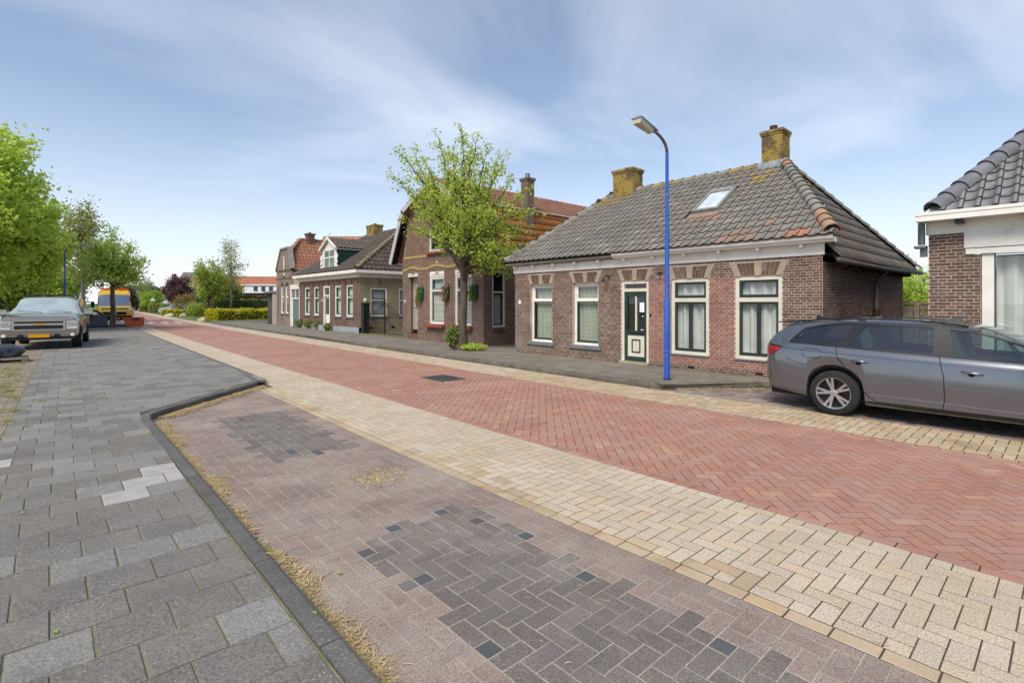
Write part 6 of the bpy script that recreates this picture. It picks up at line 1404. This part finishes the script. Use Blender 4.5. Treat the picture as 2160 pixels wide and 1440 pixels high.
x, y, z = at(414, 60); shrub('shrub', 'rounded light green shrub left of the maple trunk', (x, y, .05), 1.0, 1.7, MATS['leaf_yellow_green'], 1100, .17, 71)
x, y, z = at(520, 62); shrub('shrub', 'pale green shrub at the right end above the yellow hedge', (x, y, .05), 1.4, 2.2, LEAF('leaf_pale', '#8fa04a', '#a9b462', .4), 1500, .18, 72)
x, y, z = at(492, 60); shrub('shrub', 'grey green flowering shrub under the slender birch', (x, y, .05), 1.2, 1.7, LEAF('leaf_sage', '#81904e', '#a3a86f', .4), 1200, .16, 73)
x, y, z = at(397, 70); shrub('shrub', 'brownish arching shrub right of the silver blue hatchback', (x, y, .05), 2.0, 2.9, LEAF('leaf_bronze', '#7a6438', '#8f7a44', .35, '#7d7d3a'), 1800, .2, 74)
x, y, z = at(450, 66); shrub('shrub', 'dark shrub mass under the bushy maple', (x, y, .05), 2.4, 2.6, mHd, 2200, .2, 75)
# plants at the foot of the tree and along the low house
shrub('tree_pit_plant', 'light green ground cover right of the street tree trunk', (10.3, 13.25, .1), .42, .16, mLfB, 900, .06, 81)
shrub('tree_pit_plant', 'upright leafy plant with a white flower left of the street tree trunk', (9.92, 13.85, .1), .22, .75, LEAF('leaf_plant', '#5d7035', '#74863f', .3), 320, .11, 82)
t = thing('flower', 'single white flower on the plant at the tree foot', 'flower', (9.9, 13.8, .8)); m_ = MB()
for k in range(6): an = k * 1.047; m_.add([(0, 0, 0), (.05 * math.cos(an - .3), .05 * math.sin(an - .3), .02), (.075 * math.cos(an), .075 * math.sin(an), .03), (.05 * math.cos(an + .3), .05 * math.sin(an + .3), .02)], [(0, 1, 2, 3)])
m_.build('petals', M('petal_white', '#e6e6e2', rough=.8), t, local=True); m_ = MB(); m_.tube([(0, 0, 0), (.02, .03, -.35), (.02, .05, -.7)], .005, 5); m_.build('stem', mGr3, t, local=True)
for i, (yy, h, lab) in enumerate(((32.9, .5, 'weeds at the left end of the white plinth by the passage door'), (31.4, .55, 'taller weeds on the plinth between the two left windows of the dormer house'), (29.9, .42, 'weeds left of the door step of the dormer house'), (28.3, .38, 'low weeds right of the door step of the dormer house'))):
    shrub('weed', lab, (11.68, yy, .1), .28, h, LEAF('leaf_weed', '#6e7c3c', '#8a8f48', .3), 260, .09, 90 + i)
# ------------------------------------------------------------------ street furniture and small things
mBlue = M('lamp_blue', '#2b59b4', '#2651a8', ns=5, rough=.42, spec=.5, lich='#8d8a86', lth=(.64, .68), ls=9)
mLampH = M('lamp_grey', '#8b93a0', '#7d8490', ns=6, rough=.5); mLampL = M('lamp_lens', '#bdb9a2', '#a9a58e', ns=8, rough=.35, spec=.5)
def street_lamp(label, loc, rz, H=4.95, arm=.62, group='blue street lamps', head_tilt=.16):
    """arm points along local -x"""
    t = thing('street_lamp', label, 'street lamp', loc, rz, group)
    m = MB(); m.tube([(0, 0, 0), (0, 0, .02), (0, 0, 1.62), (0, 0, 1.66), (0, 0, 3.0), (0, 0, 3.06), (0, 0, H - .25)], [.058, .058, .058, .045, .043, .037, .033], 14); m.build('pole', mBlue, t, smooth=True, local=True, angle=40)
    m = MB(); pts = [(0, 0, H - .25)] + [(-arm * (1 - math.cos(a)), 0, H - .25 + .34 * math.sin(a)) for a in [math.pi / 2 * k / 6 * .86 for k in range(1, 7)]]; m.tube(pts, .03, 10); m.build('arm', M('arm_grey', '#6b6a72', '#5f5e68', ns=6, rough=.5), t, smooth=True, local=True)
    e = Vector(pts[-1]); d = (Vector(pts[-1]) - Vector(pts[-2])).normalized(); u = Vector((0, 1, 0)); n_ = d.cross(u); n_ = n_ if n_.z > 0 else -n_
    def hd(x0, x1, w0, w1, z0, z1, c0=1., c1=1.):
        P = []
        for z, c in ((z0, c0), (z1, c1)): P += [e + d * x0 - u * w0 * c + n_ * z, e + d * x1 - u * w1 * c + n_ * z, e + d * x1 + u * w1 * c + n_ * z, e + d * x0 + u * w0 * c + n_ * z]
        return P
    m = MB(); m.hexa(hd(-.05, .60, .075, .12, .0, .018)); m.hexa(hd(-.05, .57, .07, .1, .0181, .06, 1, .6)); m.tube([e - d * .06, e + d * .12], .035, 8); m.build('lamp_head', mLampH, t, local=True)
    m = MB(); m.hexa(hd(.1, .58, .065, .108, -.1, -.001, .75, 1.)); m.build('lens', mLampL, t, local=True)
    m = MB(); m.lathe((0, 0, 0), (0, 0, 1), [(.085, 0), (.085, .012), (.062, .02)], 14); m.build('base_ring', mIron, t, local=True)
    m = MB(); m.box(-.064, -.058, -.035, .035, .55, .95); m.build('hatch', mBlue, t, local=True); return t
street_lamp('blue street lamp with grey arm in front of the green front door', (9.30, 5.58, ZS), 0, 4.85)
x, y, z = at(137, 30.); street_lamp('blue street lamp rising behind the sport utility vehicle', (x, y, .1), math.pi, 4.85, .8)
x, y, z = at(558, 100); street_lamp('thin blue lamp post in front of the white dormer terrace', (x, y, 0), math.pi / 2, 4.9, .5)
x, y, z = at(306, 112); street_lamp('far street lamp with long arm above the grey green tree', (x, y, 0), .6, 6.6, 1.2)
# road sign
x, y, z = at(322, 80); t = thing('road_sign', 'white triangular road sign on a post before the lime green tree', 'road sign', (x, y, 0)); m = MB(); m.tube([(0, 0, 0), (0, 0, 2.6)], .03, 8); m.build('post', mZinc, t, local=True)
m = MB(); R_ = Vector((CS, -SN, 0)); m.extrude([R_ * -.38 + Vector((0, 0, 1.95)), R_ * .38 + Vector((0, 0, 1.95)), Vector((0, 0, 2.62))], Vector((SN, CS, 0)) * .02); m.build('plate', M('sign_back', '#c9cccf', rough=.4, metal=.3), t, local=True)
# manhole
t = thing('manhole_cover', 'square dark iron manhole cover in the red roadway', 'manhole cover', (6.4, 9.33, 0)); rz_ = .0
m = MB(); m.box(-.31, .31, -.42, .42, -.03, .012); m.build('frame', M('cast_iron', '#5a5d60', '#4d5053', ns=8, rough=.6, metal=.4), t, local=True)
m = MB(); m.lathe((0, 0, .0), (0, 0, 1), [(.30, .012), (.29, .02), (.001, .02)], 28); m.v = [(x, y * 1.3, z) for x, y, z in m.v]; m.build('lid', M('cast_iron_dark', '#3e4042', '#4a4c4e', ns=14, rough=.65, metal=.3, bump=.6, bs=60), t, local=True)
# drain under the dropped kerb, white road marks
for i, (u, v) in enumerate(((5.7, 50.), (6.3, 54.), (6.7, 50.), (7.3, 54.), (7.6, 50.), (8.2, 54.))):
    m = MB(); m.box(u + .3 - .12, u + .3 + .12, v - 1.6, v + 1.6, .001, .005); o = m.build('road_marking', M('road_paint', '#d8d2c8', '#b9a79a', ns=4, rough=.8), road)
# iron gate and post between the two houses
t = thing('iron_gate', 'black wrought iron double gate with curved top beside the yellow brick side wall', 'gate', (11.95, 22.3, .1)); ya, yb = -2.0, 1.75
m = MB()
for y0_, y1_ in ((-2.05, -.04), (.04, 1.78)):
    n = 15
    for i in range(n + 1):
        yy = y0_ + (y1_ - y0_) * i / n; f = (yy - y0_) / (y1_ - y0_) if y0_ < 0 and y1_ < 0.01 else 1 - (yy - y0_) / (y1_ - y0_)
        hgt = 1.0 + .55 * max(0, (f - .4) / .6) ** 1.2 if True else 1.; m.tube([(0, yy, .08), (0, yy, hgt)], .008, 5); 
        m.lathe((0, yy, .62), (1, 0, 0), [(.001, -.02), (.02, 0), (.001, .02)], 6)
bars = m.build('bars', mIron, t, local=True); bars['kind'] = 'stuff'
m = MB()
for z in (.1, .58, .88, 1.0): m.tube([(0, -2.05, z), (0, 1.78, z)], .012, 6)
m.build('rails', mIron, t, local=True)
for y0_, y1_ in ((-2.05, -.04), (1.78, .04)):
    m = MB(); pts = [(0, y0_ + (y1_ - y0_) * f, 1.0 + .55 * max(0, (f - .35) / .65) ** .8) for f in [i / 12 for i in range(13)]]; m.tube(pts, .018, 6); m.tube([(a, b, c - .14) for a, b, c in pts[4:]], .012, 6); m.build('curved_top', mIron, t, local=True)
    m = MB(); m.tube([(0, y1_, .05), (0, y1_, 1.75)], .025, 8); m.build('stile', mIron, t, local=True)
    m = MB()
    for f in [.1 + .1 * i for i in range(9)]:
        yy = y0_ + (y1_ - y0_) * f; zz = 1.0 + .55 * max(0, (f - .35) / .65) ** .8; m.lathe((0, yy, zz), (0, 0, 1), [(.008, 0), (.014, .04), (.001, .1)], 6)
    m.build('finials', M('finial_pale', '#55534c', rough=.6), t, local=True)['kind'] = 'stuff'
t = thing('gate_post', 'black square gate post with round pale knob beside the low house corner', 'gate post', (11.95, 24.35, .1)); m = MB(); m.box(-.15, .15, -.15, .15, 0, 1.5); m.box(-.18, .18, -.18, .18, 1.5, 1.56); m.box(-.17, .17, -.17, .17, 0, .12); m.build('shaft', mIron, t, local=True)
m = MB(); m.lathe((0, 0, 1.56), (0, 0, 1), [(.03, 0), (.04, .04), (.09, .1), (.09, .16), (.05, .22), (.001, .24)], 14); m.build('knob', M('knob_stone', '#c9c2a8', rough=.8), t, smooth=True, local=True)
# wooden fence between the houses
t = thing('garden_fence', 'weathered grey plank fence closing the alley between the two brick houses', 'fence', (17.9, 2.4, .1)); mWd = M('weathered_wood', '#847a6b', '#6d6457', ns=6, rough=.95, piece=.12, spk=.15, sps=40, bump=.5, bs=30)
for i in range(8):
    m = MB(); z = .05 + i * .19; m.box(-.02 - .02 * (i % 2), .0 - .02 * (i % 2), -.75, .5, z, z + .17); m.build('plank', mWd, t, local=True)
for yy in (.58, -.75): m = MB(); m.box(-.06, .06, yy - .06, yy + .06, 0, 1.5); m.build('post', mWd, t, local=True)
m = MB(); m.box(-.06, .06, -.75, .92, 1.52, 1.58); m.build('cap_rail', mWd, t, local=True)
m = MB(); m.box(-.02, .02, .64, .92, .05, 1.5); m.build('side_plank', mWd, t, local=True)
# planters on the mansard house, wreath
for i, (yy, lab, pink) in enumerate(((18.36, 'green wall planter with trailing leaves left of the first window', 0), (16.5, 'green wall planter with pink flowers between the two windows', 1), (14.72, 'green wall planter with trailing leaves right of the tree trunk', 0))):
    t = thing('wall_planter', lab, 'planter', (11.6, yy, 1.8), 0, 'planters on the brick front')
    m = MB(); m.lathe((-.06, 0, 0), (0, 0, 1), [(.001, 0), (.07, .01), (.085, .1), (.09, .48), (.08, .5), (.001, .46)], 14); m.build('pot', mPlant, t, smooth=True, local=True, angle=50)
    m = MB(); m.tube([(.0, 0, .5), (-.03, .0, .62), (-.06, .05, .68)], .01, 6); m.build('bracket', mIron, t, local=True)
    fo = Foliage(200 + i)
    for _ in range(330): fo.leaf(Vector((fo.rn.gauss(-.16, .05), fo.rn.gauss(.1, .06), fo.rn.uniform(-.05, .52))), .07, .4)
    fo.mb.build('foliage', LEAF('leaf_planter', '#5f7a30', '#8a9a45', .3) if not pink else LEAF('leaf_pink', '#7a7a45', '#b0786a', .3, '#b98a78'), t, local=True)
t = thing('door_wreath', 'brown twig wreath hanging on the beige front door', 'wreath', (11.85, 19.05, 1.78)); fo = Foliage(300)
for _ in range(900):
    a = fo.rn.uniform(0, 6.28); fo.leaf(Vector((fo.rn.gauss(0, .03), .2 * math.cos(a) + fo.rn.gauss(0, .035), .24 * math.sin(a) + fo.rn.gauss(0, .035))), .07, 0)
fo.mb.build('leaves', LEAF('leaf_wreath', '#5b4a42', '#7d6a60', .1), t, local=True); m = MB(); m.tube([(0, .2 * math.cos(a), .24 * math.sin(a)) for a in [k * .3142 for k in range(21)]], .025, 6); m.build('ring', mBark, t, local=True)
# things by the SUV: pallet with wrapped bag, brick stacks, boulders, works gear before the van
t = thing('pallet', 'wooden pallet on the ground at the left edge', 'pallet', (-1.02, 18.9, .1)); m = MB()
for i in range(5): m = MB(); m.box(-.6, .6, -.4 + i * .17, -.4 + i * .17 + .12, .11, .13); m.build('deck_board', mWd, t, local=True)
for i in range(3):
    m = MB(); m.box(-.6, .6, -.4 + i * .34, -.4 + i * .34 + .1, .0, .02); m.build('bottom_board', mWd, t, local=True)
    for j in range(3): m = MB(); m.box(-.6 + j * .54, -.6 + j * .54 + .12, -.4 + i * .34, -.4 + i * .34 + .1, .021, .109); m.build('block', mWd, t, local=True)
t = thing('wrapped_bag', 'dark plastic wrapped load lying on the pallet', 'bag', (-1.05, 18.9, .23)); b = bmesh.new(); bmesh.ops.create_icosphere(b, subdivisions=4, radius=1.)
rr_ = random.Random(4); 
for v in b.verts:
    n_ = .12 * math.sin(v.co.x * 7 + v.co.z * 5) + .1 * math.sin(v.co.y * 9 - v.co.z * 6) + .05 * math.sin(v.co.x * 17); k = 1 + n_ * .6; v.co = Vector((v.co.x * .55 * k, v.co.y * .38 * k, max(-.12, v.co.z * .22 * k) + .12))
me = bpy.data.meshes.new('plastic_wrap'); b.to_mesh(me); b.free(); me.materials.append(M('black_plastic_wrap', '#3a3f48', '#2c3038', ns=6, rough=.3, spec=.6)); me.polygons.foreach_set('use_smooth', [True] * len(me.polygons)); link('plastic_wrap', me, t)
for i, (x, y, n, lab) in enumerate(((-2.35, 31.5, 6, 'stack of red bricks and planks left of the sport utility vehicle'),)):
    t = thing('brick_stack', lab, 'brick stack', (x, y, .1))
    for k in range(n):
        for j in range(5): m = MB(); m.box(-.55 + j * .22, -.55 + j * .22 + .21, -.4, .4, k * .17, k * .17 + .16); m.build('block', M('stack_brick', '#8e5a44', '#a06a4d', ns=3, rough=.9, piece=.2), t, local=True)
t = thing('orange_crate', 'orange crate on the brick stack behind the sport utility vehicle', 'crate', (-2.3, 31.5, 1.12)); m = MB(); m.box(-.3, .3, -.2, .2, 0, .02); m.box(-.3, .3, -.2, -.18, .02, .3); m.box(-.3, .3, .18, .2, .02, .3); m.box(-.3, -.28, -.18, .18, .02, .3); m.box(.28, .3, -.18, .18, .02, .3); m.build('shell', MATS['beacon_orange'], t, local=True)
m = MB(); m.box(-.32, .32, -.22, -.2, .26, .3); m.box(-.32, .32, .2, .22, .26, .3); m.build('rim', MATS['beacon_orange'], t, local=True)
t = thing('orange_bucket', 'orange loader bucket lying before the yellow van', 'bucket', (4.12, 41.75, .1), -.05)
m = MB(); m.extrude([(-.62, -.3, .62), (.55, -.3, .62), (.55, -.3, .1), (.42, -.3, .0), (-.35, -.3, .0)], (0, .55, 0)); m.build('shell', M('bucket_orange', '#c8602c', '#b9552a', ns=4, rough=.5), t, local=True)
m = MB(); m.box(-.1, .3, -.32, -.301, .42, .56); m.build('opening', mIron, t, local=True); m = MB(); m.tube([(.5, -.2, .5), (.66, -.25, .46)], .03, 6); m.build('hitch_pin', mIron, t, local=True)
t = thing('loader_attachment', 'dark grey machine attachment with square hole left of the tree trunk', 'machine', (2.0, 41.6, .1), -.05)
m = MB(); m.extrude([(-.75, -.2, .1), (.75, -.2, .1), (.78, -.2, .6), (.55, -.2, .82), (-.6, -.2, .8), (-.78, -.2, .55)], (0, .35, 0)); m.build('plate', M('machine_grey', '#53575c', '#4a4e53', ns=5, rough=.6), t, local=True)
m = MB(); m.box(-.25, .05, -.215, -.2, .58, .76); m.build('opening', mIron, t, local=True); m = MB(); m.box(-.8, .8, -.1, .3, 0, .1); m.build('skid', mIron, t, local=True)
m = MB(); m.tube([(-.6, .1, .8), (-.3, .1, 1.1), (.2, .1, 1.05), (.5, .1, .8)], .06, 8); m.build('hose', mIron, t, local=True)
for i, (x, y) in enumerate(((11.3, 77.0), (12.6, 76.2), (15.2, 74.6), (10.5, 53.9))):
    lab = ['leftmost white boulder before the low yellow green hedge', 'second white boulder from the left before the low hedge', 'rightmost white boulder before the low yellow green hedge', 'white boulder at the left corner of the bright yellow hedge'][i]
    t = thing('boulder', lab, 'boulder', (x, y, .0), i * .7, 'white boulders'); b = bmesh.new(); bmesh.ops.create_icosphere(b, subdivisions=3, radius=1.)
    for v in b.verts: n_ = 1 + .13 * math.sin(v.co.x * 4 + i) + .1 * math.sin(v.co.y * 5 + i * 2); v.co = Vector((v.co.x * .55 * n_, v.co.y * .4 * n_, max(-.1, v.co.z * .32 * n_)))
    me = bpy.data.meshes.new('stone'); b.to_mesh(me); b.free(); me.materials.append(M('boulder_white', '#b9b3a2', '#a59f8e', ns=3, rough=.9)); me.polygons.foreach_set('use_smooth', [True] * len(me.polygons)); link('stone', me, t)
# ------------------------------------------------------------------ straw, weeds and fallen leaves (nobody could count them)
rn = random.Random(77); S = MB()
def straw(x, y, z, L=.06, w_=.0026):
    a = rn.uniform(0, 6.28); e = rn.gauss(0, .1); d = Vector((math.cos(a), math.sin(a), e)) * L; n_ = Vector((-math.sin(a), math.cos(a), 0)) * w_; p = Vector((x, y, z)); b_ = Vector((0, 0, rn.uniform(-.006, .008)))
    S.add([p - n_, p + n_, p + d * .5 + n_ + b_, p + d * .5 - n_ + b_, p + d + n_, p + d - n_], [(0, 1, 2, 3), (3, 2, 4, 5)])
def wdt(y): return .10 + .05 * math.sin(y * 2.6 + .5) + .045 * math.sin(y * 6.3) + .025 * math.sin(y * 13.) + .02 * max(0, y - 5)
for _ in range(21000):
    y = rn.uniform(.9, 8.75); w_ = max(.045, wdt(y)); r = abs(rn.gauss(0, .45)); x = 1.02 + r * w_
    if r < 1.35: straw(x, y, .002 + max(0, .028 * (1 - r) * rn.random()), rn.uniform(.02, .075), .0013 if y < 3 else .0022)
for _ in range(4200):
    f = rn.random(); x, y = 1.1 + 1.95 * f, 8.82 + 2.0 * f; k = abs(rn.gauss(0, .1)); straw(x + k * .72, y - k * .7, .003 + .02 * rn.random(), rn.uniform(.03, .08), .004)
for _ in range(900):
    y = 11.3 + rn.random() ** 1.5 * 9; straw(3.22 + off(y) + abs(rn.gauss(0, .05)), y, .004, .07, .005)
for _ in range(380): straw(rn.gauss(2.3, .14), rn.gauss(4.45, .13), .003, rn.uniform(.02, .06), .003)
for _ in range(260): straw(rn.uniform(1.1, 3.4), rn.uniform(.6, 9), .003, rn.uniform(.02, .07), .0022)
for _ in range(1200):
    f = rn.random(); straw(8.95 + 1.3 * f - abs(rn.gauss(0, .04)), 5.15 - 1.12 * f - abs(rn.gauss(0, .05)), .003, .06, .004)
S.build('straw', M('straw', '#b79f74', '#a08a62', ns=30, rough=.9, piece=.25, c3='#cbb78c', p3=.3))['kind'] = 'stuff'
S = MB()
def tuft(x, y, z, n, h, r):
    for _ in range(n):
        a = rn.uniform(0, 6.28); q = abs(rn.gauss(0, r)); p = Vector((x + q * math.cos(a), y + q * math.sin(a), z)); d = Vector((rn.gauss(0, .5), rn.gauss(0, .5), 1)).normalized() * h * rn.uniform(.4, 1.1); s_ = Vector((-d.y, d.x, 0)).normalized() * .004 if abs(d.x) + abs(d.y) > 1e-4 else Vector((.004, 0, 0))
        S.add([p - s_, p + s_, p + d], [(0, 1, 2)])
for _ in range(70): y = rn.uniform(8.5, 20); tuft(-.5 + rn.gauss(-.12, .1), y, ZP - .004, 45, .05, .1)
for x, y in ((-.35, 10.2), (-.42, 11.6), (-.4, 9.4), (.62, 10.8), (-.1, 10.9), (1.02, 9.3), (-.52, 12.6), (.9, 7.35), (.1, 9.6), (-.2, 8.8), (.3, 11.9), (.55, 13.5)): tuft(x, y, ZP, 60 if x < -.3 else 16, .05, .07 if x < -.3 else .035)
for i in range(60): tuft(11.72 + rn.gauss(0, .08), rn.uniform(20.4, 24.3), .1, 30, .07, .1)
for i in range(40): tuft(11.72, rn.uniform(25, 33), .1, 18, .08, .06)
for y in (10.7, 9.0, 6.6, 5.2): tuft(10.97, y, .1, 22, .05, .03)
for i in range(130): tuft(12.4 + rn.uniform(0, 3.0), rn.uniform(41., 44.), .1, 12, .1, .2)
S.build('grass', LEAF('leaf_grass', '#7d8a35', '#97993f', .3))['kind'] = 'stuff'
fo = Foliage(400)
for x, y in ((.02, 3.22), (.98, 2.55), (1.0, 3.35), (1.02, 3.1), (1.05, 2.2), (1.05, 4.9), (.6, 10.4), (1.3, 3.0), (1.1, 1.9), (.3, 6.1), (-.15, 5.2), (.7, 8.1)):
    a = fo.rn.uniform(0, 6.28); s_ = .022; z = (ZP + .006 if x < 1.02 else .02); fo.mb.add([(x + s_ * math.cos(a), y + s_ * math.sin(a), z), (x - s_ * .5 * math.sin(a), y + s_ * .5 * math.cos(a), z + .006), (x - s_ * math.cos(a), y - s_ * math.sin(a), z + .003), (x + s_ * .5 * math.sin(a), y - s_ * .5 * math.cos(a), z + .006)], [(0, 1, 2, 3)])
o = fo.mb.build('fallen_leaves', LEAF('leaf_fallen', '#7a9a30', '#9db54a', .3)); o['kind'] = 'stuff'
